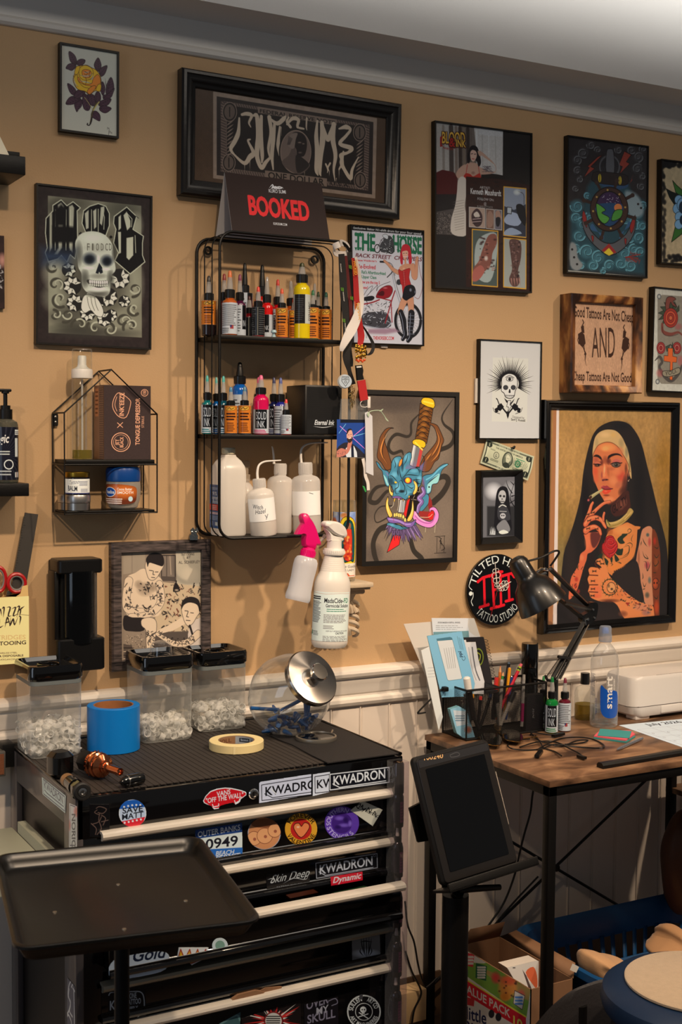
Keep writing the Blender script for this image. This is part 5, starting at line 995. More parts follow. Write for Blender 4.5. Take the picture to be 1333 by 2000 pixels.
def IB(px,Y,pytip,Z,wpx,rgb,tip,style,lab,lt=.52,capf=(.29,.42),turn=0.,neck=.62,tips=None,group='ink bottles on the wire shelf',cat='bottle',lb=.02):
 """bottle standing at shelf height Z, width and tip height as seen in the photo; capf = cap top and bottom as share of the height from the tip"""
 b=aty(px,660,Y);k=mpp(b);H=aty(px,pytip,Y).z-Z;r=wpx*k/2
 NB[0]+=1;root=thing('ink_bottle',lab,cat,(b.x,Y,Z+.0003),0,group);th=atan2(-(2.75+Y),-b.x)+turn
 zc1,zc0=H*(1-capf[0]),H*(1-capf[1]);zs=zc0-.003;rn=r*neck
 m=MB();m.H([(0,.0),(r*.9,0),(r,.002),(r,zs-r*.75),(r*.97,zs-r*.5),(r*.86,zs-r*.22),(rn,zs-.001),(rn*.9,zs),(rn*.9,zc0+.002),(0,zc0+.002)],26)
 m.b('body',ink_mat(rgb),root,local=True)
 m=MB();rc=rn*1.04
 pr=[(0,zc0),(rc,zc0),(rc,zc1-.0012),(rc-.001,zc1),(rc*.55,zc1),(rc*.5,zc1+.001),(0,zc1+.001)]
 m.H(pr,24)
 for i in range(20):
  a=2*pi*i/20;m.cbox((rc*cos(a),rc*sin(a),(zc0+zc1)/2),(.0007,.0007,(zc1-zc0)*.8),M=None)
 m.b('cap',CAPM,root,local=True)
 m=MB();t0=zc1;hh=H-t0;rt=rc*.62
 m.H([(rt,t0+.0005),(rt*.97,t0+hh*.22),(rt*.70,t0+hh*.65),(rt*.6,t0+hh*.66),(0,t0+hh*.66)],16);m.b('nozzle',tip_mat((200,200,200)if tip!=(20,20,20)else(24,24,24)),root,local=True)
 m=MB();m.H([(rt*.70,t0+hh*.55),(rt*.70,t0+hh*.72),(rt*.56,t0+hh*.93),(rt*.3,H),(0,H)],14);m.b('tip',tip_mat(tip),root,local=True)
 if style:
  h=H*(1-lt)-H*lb;label(root,r,h,H*lb+h,style,th,rgb,NB[0])
 return root
CT=(200,200,200)
Z=S1Z
IB(408,-.07,539,Z,29,(26,12,12),(60,56,54),'eternal','dark ink bottle with an orange label, leftmost on the top tier',.42,lb=.18)
IB(438,-.03,535,Z,26,(90,20,24),(150,60,60),None,'ink bottle with a pink tip half hidden behind the brown orange one')
IB(449,-.105,529,Z,30,(184,86,20),(222,120,70),'white','orange brown ink bottle with a white label on the top tier',.50)
IB(468.5,-.085,536,Z,24,(78,18,58),(130,50,90),'side','purple ink bottle with a white and black label on the top tier',.50,turn=.5)
IB(478,-.035,514,Z,31,(120,16,22),(20,20,20),'side','tall dark red ink bottle with a black tip at the back of the top tier',.40,turn=.4,neck=.55)
IB(487,-.075,578,Z,24,(120,16,24),(60,20,24),'black','short dark red ink bottle behind the purple one')
IB(512,-.03,517.6,Z,33,(196,36,22),(20,20,20),None,'tall orange red ink bottle with a black tip at the back of the top tier',neck=.55)
IB(504.5,-.11,560,Z,25,(196,22,26),(214,66,54),'black','short red ink bottle with a black label and coral tip',.42)
IB(521.5,-.08,541,Z,25,(206,20,22),CT,'side','bright red ink bottle with a clear tip in the middle of the top tier',.62,turn=-.5)
IB(542.5,-.06,546,Z,24,(190,20,24),(206,60,50),'side','red ink bottle with a red tip behind the small orange labelled one',.5)
IB(550.5,-.105,564,Z,24,(206,44,24),(220,84,50),'eternal','small ink bottle with an orange label and coral tip, left of the big yellow bottle',.40)
IB(568,-.045,549,Z,25,(206,92,26),CT,'side','orange ink bottle with a clear tip behind the yellow one',.5)
IB(573,-.09,583,Z,18,(190,60,30),(180,80,60),'eternal','small ink bottle squeezed in beside the big yellow bottle',.3)
IB(589.5,-.10,513.6,Z,33,(224,200,14),(60,66,34),'yellow','large bright yellow ink bottle on the top tier',.42,(.155,.265),lb=.20,neck=.66)
IB(614.5,-.035,554,Z,22,(40,50,44),CT,None,'ink bottle with a clear tip at the back right of the top tier')
IB(611,-.105,567,Z,23,(20,110,52),(30,106,72),'eternal','green ink bottle with an orange label just right of the yellow bottle',.36)
IB(621.5,-.075,570,Z,21,(30,44,30),(60,76,50),'eternal','dark green ink bottle with an orange label, middle of the right hand trio',.36)
IB(637,-.095,571,Z,23,(20,40,36),(40,100,80),'eternal','dark ink bottle with an orange label and green tip, rightmost on the top tier',.36)
b=aty(534,640,-.122);m=MB();m.H([(0,0),(.005,0),(.0045,.003),(.0028,.004),(.0025,.009),(.0065,.0095),(.0068,.012),(.005,.0155),(0,.0165)],18)
for i in range(3):m.ball((.002*cos(i*2.1),-.003+.002*sin(i*2.1)*0,.004+i*.0015),.0007,6)
solo(m.b('mushroom_figurine',mat('pale_blue_plastic',(160,190,200),.3)),'tiny pale blue mushroom shaped figurine on the top tier','figurine',at=(0,0,0)).location=(b.x,-.125,S1Z+.0003)
Z=S2Z
IB(405,-.075,733.5,Z,23,(10,108,112),(70,170,165),'solid','teal ink bottle with a black and white label, leftmost on the middle tier',.50)
IB(423,-.06,737,Z,20,(10,110,200),(90,170,170),'solid','blue ink bottle, second on the middle tier',.50)
IB(437,-.09,734.7,Z,22,(14,80,100),(80,180,175),'solid','dark teal ink bottle beside the left front post on the middle tier',.50)
IB(469,-.045,708,Z,31,(14,90,180),(20,20,20),'side','tall blue ink bottle with a black tip at the back of the middle tier',.45,(.19,.30),turn=.3,neck=.72)
IB(451.5,-.115,756,Z,25,(16,60,100),(70,130,170),'eternal','small blue ink bottle with an orange label and light blue tip, left of the pair',.40)
IB(478.5,-.11,755,Z,25,(16,66,110),(80,130,160),'eternal','small blue ink bottle with an orange label, right of the pair',.40)
IB(506,-.045,737,Z,26,(170,10,70),(210,90,130),None,'pink ink bottle mostly hidden behind the magenta one')
IB(510.5,-.10,733,Z,31,(204,8,84),(226,110,150),'solid','magenta ink bottle with a black and white label',.58,(.21,.32))
IB(536,-.06,737.5,Z,24,(24,30,90),(60,64,100),'solid','navy ink bottle left of the violet blue one',.5)
IB(549,-.09,738,Z,25,(34,40,140),(90,100,160),'side','violet blue ink bottle beside the black box',.5,turn=.5)
IB(560,-.122,780,Z,21,(214,40,44),(224,70,70),'white','small coral red ink bottle at the front of the middle tier',.44,(.30,.48))
yf=-.118;a=aty(596,848,yf);b_=aty(668,848,yf);zt=aty(630,752.5,yf).z;xl=a.x;xr=b_.x;yb=-.022
t=thing('speaker_box','black cube box with a perforated front and white script lettering','box',((xl+xr)/2,yf,S2Z+.0003))
m=MB();m.box((xl,yf,S2Z+.0003),(xr,yb,zt),bev=.002);m.b('case',mat('black_case',(20,19,19),.45,bump=.1),t)
cv=CV((xl+.004,yf-.0006,zt-.004),(1,0,0),(0,0,-1),xr-xl-.008,zt-S2Z-.008,2600,(20,19,19),(225,215,205));cv.unit(100,108)
for j in range(30):
 for i in range(34):
  x,y=3+i*2.9+(j%2)*1.45,4+j*2.5
  if x<97 and y<76:cv.D((x,y),.85,(6,5,5),n=6)
cv.X('Eternal Ink',(22,88),(80,88),11,(214,206,196),bo=1,sr=.3);cv.L('20 92 50 94 80 90',1.4,(214,206,196),sm=4,tp=2);cv.b('front_panel',PRINT,t)
HD=cl('milky_plastic',(252,250,246),gloss=.5,rough=.25,haze=.78,hc=(252,248,242));HDL=cl('milky_liquid',(246,242,236),gloss=.0,haze=.6,hc=(240,234,226))
HDX=cl('clearer_plastic',(252,252,250),gloss=.6,rough=.12,haze=.58,hc=(252,250,248))
Z=SZ0+.003;yf=-.108;x0=aty(431,1000,yf).x;x1=aty(485,1000,yf).x;zt=aty(445,873,-.075).z
t=thing('peroxide_jug','white translucent jug with a blue and red label on its side','jug',((x0+x1)/2,-.075,Z))
cx,cy,w_=(x0+x1)/2,yf+.033,x1-x0;m=MB();d_=.066
ov=[(.0,.94,.90),(.004,1,.99),(.140,1,1),(.150,.985,.985),(.160,.93,.93),(.172,.74,.74),(.180,.50,.50),(.183,.42,.42),(.187,.38,.38)];HJ=zt-Z
m.loft([[(cx+p[0]*s,cy+p[1]*s,Z+z*HJ/.205)for p in rrect(w_,d_,.014 if s>.6 else .014*s/.8,5)]for z,s,s2 in ov]);m.b('body',HD,t)
m=MB();m.H([(0,0),(.0145,0),(.0148,.002),(.0148,.013),(.0138,.0145),(0,.0145)],28,0,TR(cx,cy,Z+HJ-.016))
for i in range(28):m.cbox((cx+.0148*cos(i*2*pi/28),cy+.0148*sin(i*2*pi/28),Z+HJ-.0095),(.0009,.0009,.010))
m.b('cap',mat('cream_cap',(214,206,180),.5),t)
cv=CV((cx-w_/2-.0006,cy+.026,Z+.118*HJ/.205),(0,-1,0),(0,0,-1),.050,.098,1800,(34,84,128),(225,210,195));cv.unit(50,98)
cv.Y(6,6,44,12,2,(200,206,214));cv.X('91%',(16,24),(40,24),8,(220,224,230),bo=1);cv.X('Isopropyl',(8,33),(46,33),8,(220,224,230),bo=1);cv.X('Alcohol',(16,42),(46,42),8,(220,224,230),bo=1);cv.R(0,44,50,58,(200,44,40));cv.Y(6,46,40,57,3,(230,200,190));cv.R(2,62,48,67,(200,170,170));cv.Y(4,70,46,80,4,(180,190,200));cv.D((12,88),6,(200,206,214));cv.D((12,88),5,(34,84,128));cv.R(30,84,44,92,(200,206,214));cv.b('label',GLOSSP,t)
def wash_bottle(px,Y,pyb,pycap,wpx,lean,lab,tubepts,labelkind,r_=None,lvl=.35,pyc=None):
 b=aty(px,pyb,Y);k=mpp(b);r=wpx*k/2;H=(aty(px,pycap,Y).z-Z)
 root=thing('wash_bottle',lab,'bottle',(b.x,Y,Z));A=TR(b.x,Y,Z)@RY(lean)
 m=MB();hs=H*.80;m.H([(0,.0),(r*.92,0),(r,.004),(r,hs-.012),(r*.95,hs-.006),(r*.8,hs-.001),(r*.48,hs+.003),(r*.44,hs+.008),(0,hs+.008)],36,0,A);m.b('body',HDX if labelkind!='witch' else HD,root)
 m=MB();m.H([(0,.002),(r*.95,.002),(r*.96,hs*lvl),(0,hs*lvl)],30,0,A);m.b('liquid',HDL,root)
 m=MB();m.H([(0,hs+.006),(r*.47,hs+.006),(r*.48,hs+.008),(r*.48,H-.002),(r*.44,H),(0,H)],30,0,A)
 for i in range(26):m.cbox((r*.48*cos(i*2*pi/26),r*.48*sin(i*2*pi/26),(hs+H)/2+.002),(.0008,.0008,(H-hs)*.7),M=A)
 m.b('cap',cl('frosted_cap',haze=.85,hc=(228,224,220),gloss=.4,rough=.2),root)
 pts=[aty(x,y,Y)for x,y in tubepts];m=MB();n=len(spl(pts,6));m.tube(spl(pts,6),list(np.linspace(.0032,.0014 if len(pts)>3 else .003,n)),10);m.b('spout',mat('milky_tube',(232,228,222),.3),root)
 if labelkind:
  W=2*r*1.35;h=H*(.40 if labelkind=='witch' else .34);zt=H*(.665 if labelkind=='witch' else .60);th=atan2(-(2.75+Y),-b.x)
  cv=CV((0,0,0),(1,0,0),(0,0,1),W,h,1400,(232,224,210),(225,210,195));cv.unit(100,100*h/W)
  if labelkind=='witch':cv.X('Witch',(22,26),(52,30),12,(40,36,40),sr=.2);cv.X('Hazel',(28,42),(58,40),12,(40,36,40),sr=.2);cv.L('56 46 60 54 64 44 58 58',1.4,(40,36,40))
  else:cv.L('60 4 70 7',1.5,(80,76,70))
  f0=wrap(0,0,zt,r+.0008,th-W/r/2+(.1 if labelkind=='witch' else 0));R3=np.array(A)[:3,:3];T3=np.array(A)[:3,3]
  cv.b('label',PAPER,root,lambda X,Y_:f0(X,Y_)@R3.T+T3)
  if labelkind=='tape':
   m=MB();g=f0(np.array([-.004,.003]),np.array([.006,.006]))@R3.T+T3;g2=f0(np.array([-.004,.003]),np.array([h*1.08,h*1.08]))@R3.T+T3
   m.add([g[0],g[1],g2[1],g2[0]],[(0,1,2,3)]);m.b('black_tape',BLACKP,root)
 return root
b=aty(478,960,-.035);t=thing('spray_bottle','clear empty spray bottle standing behind the jug and the wash bottles','bottle',(b.x,-.035,Z));m=MB()
m.H([(0,0),(.024,0),(.025,.003),(.025,.09),(.020,.105),(.011,.118),(.010,.125),(0,.125)],28,0,TR(b.x,-.035,Z));m.b('body',HDX,t)
m=MB();q=Z;m.H([(0,.120),(.013,.120),(.013,.136),(0,.136)],20,0,TR(b.x,-.035,Z));m.box((b.x-.030,-.042,Z+.150),(b.x+.012,-.028,Z+.168),bev=.004);m.box((b.x-.008,-.041,Z+.134),(b.x+.008,-.029,Z+.155),bev=.003);m.box((b.x-.026,-.038,Z+.128),(b.x-.020,-.032,Z+.152),bev=.002);m.b('trigger_head',cl('frosted_head',haze=.55,hc=(206,190,170),gloss=.4),t)
wash_bottle(545,-.060,1040,905,50,.02,'plain milky wash bottle with an upright spout in the middle of the bottom tier',[(535.5,906),(535,892),(533,876),(531.5,872)],None)
wash_bottle(600,-.085,1038,903,56,-.035,'milky wash bottle with a blank cream label on the right of the bottom tier',[(589,904),(588,890),(590,876),(600,868),(616,865),(640,864.5)],'tape')
wash_bottle(516,-.112,1045,934,52,-.105,'short wash bottle with a handwritten cream label at the front of the bottom tier',[(503.5,936),(503,922),(506,909),(516,902),(533,900),(549,899)],'witch')
t=thing('tent_sign','black folded card sign reading BOOKED in red on top of the wire shelf','sign',(1.32,-.07,SZ1+.003))
tl,tr,br,bl=[aty(x,y,Yq)for x,y,Yq in((439,333.5,-.075),(631,363,-.075),(640,458,-.120),(452.6,441,-.120))]
zb=SZ1+.0035;w_=((tr-tl).length+(br-bl).length)/2;ctx=(tl.x+tr.x+br.x+bl.x)/4;hgt=(tl.z+tr.z)/2-zb
O=V3((ctx-w_/2,-.078,zb+hgt));V=V3((0,-.042,-hgt));hl=V.length;V.normalize()
m=MB();th=.0012
m.add([(O.x,-.078,zb+hgt),(O.x+w_,-.078,zb+hgt),(O.x+w_,-.120,zb),(O.x,-.120,zb),(O.x,-.078+th,zb+hgt),(O.x+w_,-.078+th,zb+hgt),(O.x+w_,-.120+th,zb),(O.x,-.120+th,zb)],[(0,1,2,3),(4,5,6,7),(0,1,5,4),(2,3,7,6),(1,2,6,5),(0,3,7,4)])
m.add([(O.x,-.0765,zb+hgt),(O.x+w_,-.0765,zb+hgt),(O.x+w_,-.030,zb),(O.x,-.030,zb),(O.x,-.0765-th,zb+hgt),(O.x+w_,-.0765-th,zb+hgt),(O.x+w_,-.030-th,zb),(O.x,-.030-th,zb)],[(0,1,2,3),(4,5,6,7),(0,1,5,4),(2,3,7,6),(1,2,6,5),(0,3,7,4)])
m.b('card',mat('grey_card',(186,184,186),.7),t)
cv=CV(O+V3((0,-.0006,0)),(1,0,0),V,w_,hl,2400,(40,26,22),(205,190,172));cv.frame(360,320,3.703);RED=(206,40,40)
up=(-14*.9,-118)
for dx,dy in Q('-3 0 3 0 0 3 0 -3 -2 2 2 -2'):cv.X('BOOKED',(468+dx,362+dy),(912+dx,412+dy),130,RED,bo=1,up=(-14,-132))
cv.X('KUROSUMI.COM',(646,440),(746,449),17,(196,186,176),bo=1,up=(-2,-17));cv.X('KURO SUMI',(612,206),(738,216),24,(196,186,176),bo=1,up=(-3,-24))
for q in QQ('615 175 640 150 650 175 690 165 720 178;625 180 660 165 680 180;640 160 636 182;650 182 700 176 712 168;690 182 680 168'):cv.L(q,9,(196,186,176),sm=3,tp=2)
cv.b('printed_face',PRINT,t)
#  house shaped wire shelf
HX0,HX1,HYF,HYB=aty(126,900,-.09).x,aty(307,900,-.09).x,-.09,-.006
za=aty(219,722,-.09).z;zs=aty(126,806,-.09).z;zl=aty(200,1003,-.09).z;zm=aty(200,907.5,-.09).z;hxm=(HX0+HX1)/2
t=thing('house_shelf','small black wire wall shelf shaped like a house','shelf',(hxm,-.002,zl))
def hloop(y):return[(HX0,y,zl),(HX0,y,zs),(hxm,y,za),(HX1,y,zs),(HX1,y,zl)]
for nm,y in(('front_loop',HYF),('back_loop',HYB)):m=MB();m.tube(hloop(y),.0019,8,closed=True);m.b(nm,BLACKM,t)
m=MB()
for x,z in((HX0,zs),(HX1,zs),(hxm,za),(HX0,zl),(HX1,zl),(HX0,zm),(HX1,zm)):m.cyl((x,HYF,z),(x,HYB,z),.0018,8)
m.cyl((HX0,HYF,zm),(HX1,HYF,zm),.0019,8);m.b('cross_wires',BLACKM,t)
for z in(zm,zl):
 m=MB();m.box((HX0+.004,HYF+.004,z+.0015),(HX1-.004,HYB-.001,z+.0105 if z==zm else z+.006),bev=.001);m.b('shelf_board',BLACKM,t)
m=MB();m.prism([(x*.45,y)for x,y in rrect(.026,.028,.0055)],.002,0,TR(HX0+.006,-.006,zs-.014)@RX(pi/2));m.b('hanger_tab',BLACKM,t)
m=MB();m.ball((HX0+.006,-.0085,zs-.008),.003,10,sz=(1,.4,1));m.ball((HX0+.006,-.0085,zs-.019),.0026,10,sz=(1,.4,1));m.b('wall_screw',STEEL,t)
ZU=zm+.0105;ZL=zl+.006
b=aty(161,890,-.05);r=20*mpp(b);H=aty(161,682,-.05).z-ZU;CL=cl('clear_plastic',(246,248,246),gloss=.75,rough=.03)
t=thing('foam_pump_bottle','tall clear foam pump bottle with a white head and a little yellow liquid','bottle',(b.x,-.05,ZU+.0003));A=TR(b.x,-.05,ZU+.0003)
m=MB();m.H([(0,.001),(r*.95,0),(r,.003),(r,H*.715),(r*.92,H*.73),(r*.8,H*.74)],32,0,A);m.b('body',CL,t)
m=MB();m.H([(0,.0015),(r*.94,.0015),(r*.95,.020),(0,.020)],28,0,A);m.b('liquid',cl('yellow_liquid',(206,200,120),gloss=.2,haze=.25,hc=(176,168,96)),t)
m=MB();m.cyl((b.x,-.05,ZU+.02),(b.x,-.05,ZU+H*.73),.0022,8);m.b('dip_tube',cl('frosted_tube',haze=.6),t)
m=MB();m.H([(0,H*.735),(r*1.03,H*.735),(r*1.04,H*.74),(r*1.04,H*.80),(r*1.0,H*.815),(r*.72,H*.825),(r*.5,H*.84),(r*.42,H*.86),(r*.42,H*.93),(r*.36,H*.94),(0,H*.94)],32,0,A);m.b('pump_head',WHITEP,t)
m=MB();m.H([(r*.97,H*.80),(r*.97,H*.985),(r*.90,H*1.),(0,H*1.)],32,0,A);m.b('clear_overcap',CL,t)
yf=-.082;a=aty(203,893,yf);b_=aty(294.5,893,yf);zt=aty(250,753,yf).z;yb=yf+.062
t=thing('cardboard_box','dark brown cardboard box with copper lettering on the house shelf','box',((a.x+b_.x)/2,yf,ZU+.0003));cb=mat('brown_cardboard',(150,104,66),.8,bump=.2)
m=MB();m.box((a.x,yf,ZU+.0003),(b_.x,yb,zt));m.b('carton',cb,t)
cv=CV((a.x,yf-.0006,zt),(1,0,0),(0,0,-1),b_.x-a.x,zt-ZU-.0006,2600,(52,38,34),(205,185,160));cv.frame(0,660,3.92);cv.noise(.06,8,2);CP=(206,142,104)
cv.X('TONGUE DEPRESSOR',(1070,820),(1072,462),32,CP,bo=1,up=(-32,0));cv.X('STERILE',(1103,688),(1104,598),18,CP,up=(-18,0))
cv.P('916 420 990 470 1000 510 968 605 915 605 875 560 862 510 880 450',(62,44,38),sm=3,ol=CP,ow=5);cv.X("INK'EEZE",(948,600),(952,420),34,CP,bo=1,up=(-34,0));cv.L('895 450 880 510 895 560',4,CP,sm=3)
cv.L('900 650 940 685',5,CP);cv.L('940 648 900 686',5,CP);cv.D((926,798),74,CP);cv.D((926,798),68,(52,38,34));cv.D((926,798),58,CP);cv.D((926,798),55,(52,38,34))
cv.X('JET',(910,820),(912,775),26,CP,bo=1,up=(-26,0));cv.X('BLACK',(944,840),(946,758),26,CP,bo=1,up=(-26,0));cv.D((1108,420),28,CP);cv.D((1108,420),24,(70,50,42));cv.X('150',(1116,438),(1118,402),20,CP,bo=1,up=(-20,0));cv.b('printed_front',PAPER,t)
cv=CV((a.x-.0006,yb,zt),(0,-1,0),(0,0,-1),yb-yf,zt-ZU-.0006,1800,(130,92,66),(205,185,160));cv.unit(60,100)
for j in range(34):
 for i in range(5):cv.L([(34+i*5,j*3+1.5),(36.5+i*5,j*3),(39+i*5,j*3+1.5)],.8,(60,42,34))
cv.P('6 4 28 4 28 42 6 42',(176,112,70));cv.Y(9,6,25,40,6,(110,66,42));cv.b('printed_side',PAPER,t)
def jar_at(px,Y,wpx,pyt,Zb):b=aty(px,980,Y);return b.x,wpx*mpp(b)/2,aty(px,pyt,Y).z-Zb
x,r,H=jar_at(151.5,-.062,49,966.5,ZL);t=thing('metal_tin','low silver screw lid tin under the balm jar','tin',(x,-.062,ZL+.0003));A=TR(x,-.062,ZL+.0003);TH=H
m=MB();m.H([(0,0),(r*.97,0),(r,.001),(r,H*.48),(0,H*.48)],36,0,A);m.b('base',STEEL,t);m=MB();m.H([(0,H*.5),(r*1.02,H*.5),(r*1.03,H*.52),(r*1.03,H*.9),(r*.99,H),(0,H)],36,0,A);m.b('lid',mat('satin_aluminium',(196,194,192),.35,1.),t)
x2,r2,H2=jar_at(135,-.025,46,967,ZL);t=dup(t,(x2,-.0355,ZL+.0003),0,'second low silver tin half hidden behind the stacked one')
x,r,H=jar_at(151,-.062,48,922,ZL+TH);t=thing('balm_jar','small white labelled balm jar with a gold lid stacked on the silver tin','jar',(x,-.062,ZL+TH+.0006));A=TR(x,-.062,ZL+TH+.0006)
m=MB();m.H([(0,0),(r*.97,0),(r,.001),(r,H*.74),(r*.92,H*.80),(0,H*.80)],36,0,A);m.b('glass_body',mat('dark_jar_glass',(24,22,30),.1,coat=.4),t)
m=MB();m.H([(0,H*.78),(r*1.0,H*.78),(r*1.01,H*.80),(r*1.01,H*.97),(r*.97,H),(0,H)],36,0,A);m.b('gold_lid',mat('gold_lid',(176,140,50),.3,1.),t)
W=2*r*1.4;cv=CV((0,0,0),(1,0,0),(0,0,1),W,H*.64,2000,(222,216,210),(220,205,188));cv.unit(100,46);cv.X('Tattoo',(24,18),(56,14),12,(100,96,96),sr=.4);cv.X('BALM',(22,36),(52,38),15,(30,30,36),bo=1);cv.Y(58,6,86,22,4,(110,106,110));cv.Y(62,30,86,42,3,(110,106,110));cv.R(0,43.5,100,46,(30,34,90));th=atan2(-2.69,-x)
cv.b('label',PAPER,t,wrap(x,-.062,ZL+TH+.0006+H*.70,r+.0006,th-W/r/2))
x,r,H=jar_at(241.5,-.052,80,912,ZL);r=min(r,.038);t=thing('jelly_jar','rounded clear jar with a blue lid and an orange label on the house shelf','jar',(x,-.05,ZL+.0003));A=TR(x,-.05,ZL+.0003)
m=MB();m.H([(0,0),(r*.62,0),(r*.82,H*.05),(r*.96,H*.22),(r,H*.42),(r*.98,H*.60),(r*.93,H*.70)],40,0,A,1,.95);m.b('body',cl('frosted_jar',gloss=.7,rough=.08,haze=.55,hc=(200,196,190)),t)
m=MB();m.H([(0,H*.66),(r*.98,H*.66),(r*1.,H*.69),(r*1.,H*.90),(r*.95,H*.97),(r*.8,H),(0,H)],40,0,A,1,.95);m.b('lid',mat('blue_lid',(10,66,140),.3),t)
W=2*r*1.15;cv=CV((0,0,0),(1,0,0),(0,0,1),W,H*.50,2200,(176,84,32),(215,200,184));cv.unit(100,50)
cv.R(0,0,100,50,(96,40,20));cv.B((60,18),60,22,(206,104,36),1);cv.P(ci(18,22,24,20,ry=11),(16,62,130),ol=(220,216,210),ow=1.4);cv.X('Vaseline',(10,23),(39,24),8,(226,224,220),bo=1);cv.X('Cocoa Butter',(46,16),(84,16),6,(236,226,210),bo=1);cv.X('SMOOTH',(46,24),(88,24),6,(236,226,210),bo=1);cv.Y(6,34,60,48,3,(220,200,180),1);cv.D((80,36),6,(180,196,216))
cv.mask('2 6 30 1 70 3 97 10 99 30 92 44 60 49 20 47 4 40',4);th=atan2(-2.7,-x)
cv.b('label',GLOSSP,t,(lambda X,Y:np.stack([x+(r*1.012)*np.cos(th-W/r/2-.25+X/r),-.05+(r*1.012)*.95*np.sin(th-W/r/2-.25+X/r),ZL+H*.62-Y],1)))
#  pump bottle at the left edge
b=aty(14,940,-.07);r=24*mpp(b);Hb=aty(20,822,-.07).z-LZ;t=thing('pump_bottle','black labelled soap bottle with a black pump on the left ledge','bottle',(b.x,-.06,LZ+.0003));A=TR(b.x,-.06,LZ+.0003)
m=MB();m.H([(0,0),(r*.95,0),(r,.003),(r,Hb*.93),(r*.92,Hb*.98),(r*.5,Hb*1.03),(0,Hb*1.03)],36,0,A);m.b('body',cl('grey_clear',(190,196,196),gloss=.7,haze=.3,hc=(110,120,116)),t)
W=2*r*2.6;cv=CV((0,0,0),(1,0,0),(0,0,1),W,Hb*.85,1500,(16,15,22),(190,180,160));cv.unit(100,82)
for k in range(30):a=k*2*pi/30;cv.L([(48,42),(48+60*cos(a),42+60*sin(a))],[0,4],(36,34,40),.8)
cv.X('Magic',(28,26),(56,24),13,(206,200,180),bo=1,sr=.2);cv.R(67,4,80,12,(190,184,170));cv.Y(68,6,79,11,2,(50,50,56));cv.R(67,17,74,46,(176,172,160));cv.R(67,70,80,78,(190,184,170));cv.R(69,70,71,78,(90,50,50));cv.R(73,70,78,78,(60,60,70))
cv.Y(30,36,58,44,2,(170,166,150));cv.L(ci(7,16,56,58)+[(63,58)],1.6,(190,184,170));cv.Y(30,66,60,76,2,(150,146,136));th=atan2(-2.68,-b.x)
cv.b('label',GLOSSP,t,wrap(b.x,-.06,LZ+Hb*.9,r+.0006,th-W/r/2))
zt=LZ+Hb*1.03;m=MB();rc=r*.56;m.H([(0,0),(rc,0),(rc,.020),(rc*.72,.0205),(rc*.72,.028),(rc*.3,.0285),(rc*.3,.052),(rc*.55,.053),(rc*.55,.060),(0,.061)],28,0,TR(b.x,-.06,zt));m.box((b.x-.045,-.067,zt+.056),(b.x+.012,-.053,zt+.0625),bev=.0025);m.b('pump',BLACKP,t)
p0=aty(7.5,461,-.01);p1=aty(7,603,-.01);m=MB();cv=CV((p0.x-.18,-.0125,p0.z),(1,0,0),(0,0,-1),.18,p0.z-p1.z,900,(34,20,18),(190,175,155));cv.unit(180,178);cv.noise(.5,12,3)
cv.B((176,60),12,22,(176,120,100),.9);
for k in range(50):x=RU(140,180);y=RU(80,130);cv.L([(x,y),(x+RU(-8,8),y+RU(-8,8))],2,random.choice([(150,140,130),(20,14,14)]))
t=thing('poster_panel','dark photo panel cut off by the left edge of the wall','picture',(p0.x-.09,-.002,p1.z));m.box((p0.x-.18,-.012,p1.z),(p0.x,-.0015,p0.z));m.b('panel',BLACKM,t);cv.b('artwork',PRINT,t)
#  clock
cc=aty(971,1152,-.012);CR_=(aty(971,1082.5,-.012)-aty(971,1221.5,-.012)).length/2
t=thing('wall_clock','round black wall clock with red letters and white ornate hands behind the lamp','clock',(cc.x,-.002,cc.z-CR_))
m=MB();m.H([(0,0),(CR_,0),(CR_,.006),(CR_-.001,.007),(0,.007)],72,0,TR(cc.x,-.004,cc.z)@RX(pi/2));m.b('dial_plate',mat('clock_black',(9,9,10),.15,coat=.5),t)
cv=CV((cc.x-CR_,-.0116,cc.z+CR_),(1,0,0),(0,0,-1),2*CR_,2*CR_,1900,(12,12,13),(205,195,180));cv.unit(200,200);WH=(206,204,198);RD=(206,24,34)
cv.arctext('TILTED HAT',(100,100),74,193,334,22,WH,inside=False);cv.arctext('TATTOO STUDIO',(100,100),92,140,34,22,WH,inside=True)
cv.L('10 74 6 86 16 96',2,WH,sm=3);cv.D((12,106),6,WH);cv.L('20 104 20 116 14 128 20 140',2,WH,sm=3)
for q in QQ('36 74 52 64 72 60;56 66 58 100 60 142;44 146 72 140;84 56 88 100 92 150;104 50 118 50;112 52 116 146;88 100 116 98;76 60 92 54;82 152 100 148;106 148 126 144;120 62 150 56 160 66;140 60 144 130;132 134 156 130'):cv.L(q,8,RD);
for q in Q('36 74 74 60 44 146 72 140 82 152 100 148 120 62 160 66'):cv.D(q,5,RD,n=8)
cv.mask(ci(99,64,100,100));cv.b('printed_dial',GLOSSP,t)
def hand(name,ang,L,w,mt,orn=True):
 m=MB();c0=V3((cc.x,-.0145,cc.z));d=V3((sin(ang),0,cos(ang)));s=V3((cos(ang),0,-sin(ang)))
 m.tube([c0,c0+d*L],w,6)
 if orn:
  for k,(f,r)in enumerate(((.18,.004),(.34,.006),(.52,.0075),(.68,.0055))):
   for sg in(-1,1):
    cp=c0+d*L*f+s*sg*r*.8;m.tube([cp+(d*cos(a)+s*sin(a))*r for a in np.linspace(0,2*pi,12,endpoint=False)],w*.8,5,closed=True)
 m.b(name,mt,t)
hand('minute_hand',-.12,.075,.0010,WHITEP);hand('hour_hand',1.15,.048,.0011,WHITEP);hand('second_hand',pi+.28,.072,.0006,mat('red_paint',(200,24,30),.4),False)
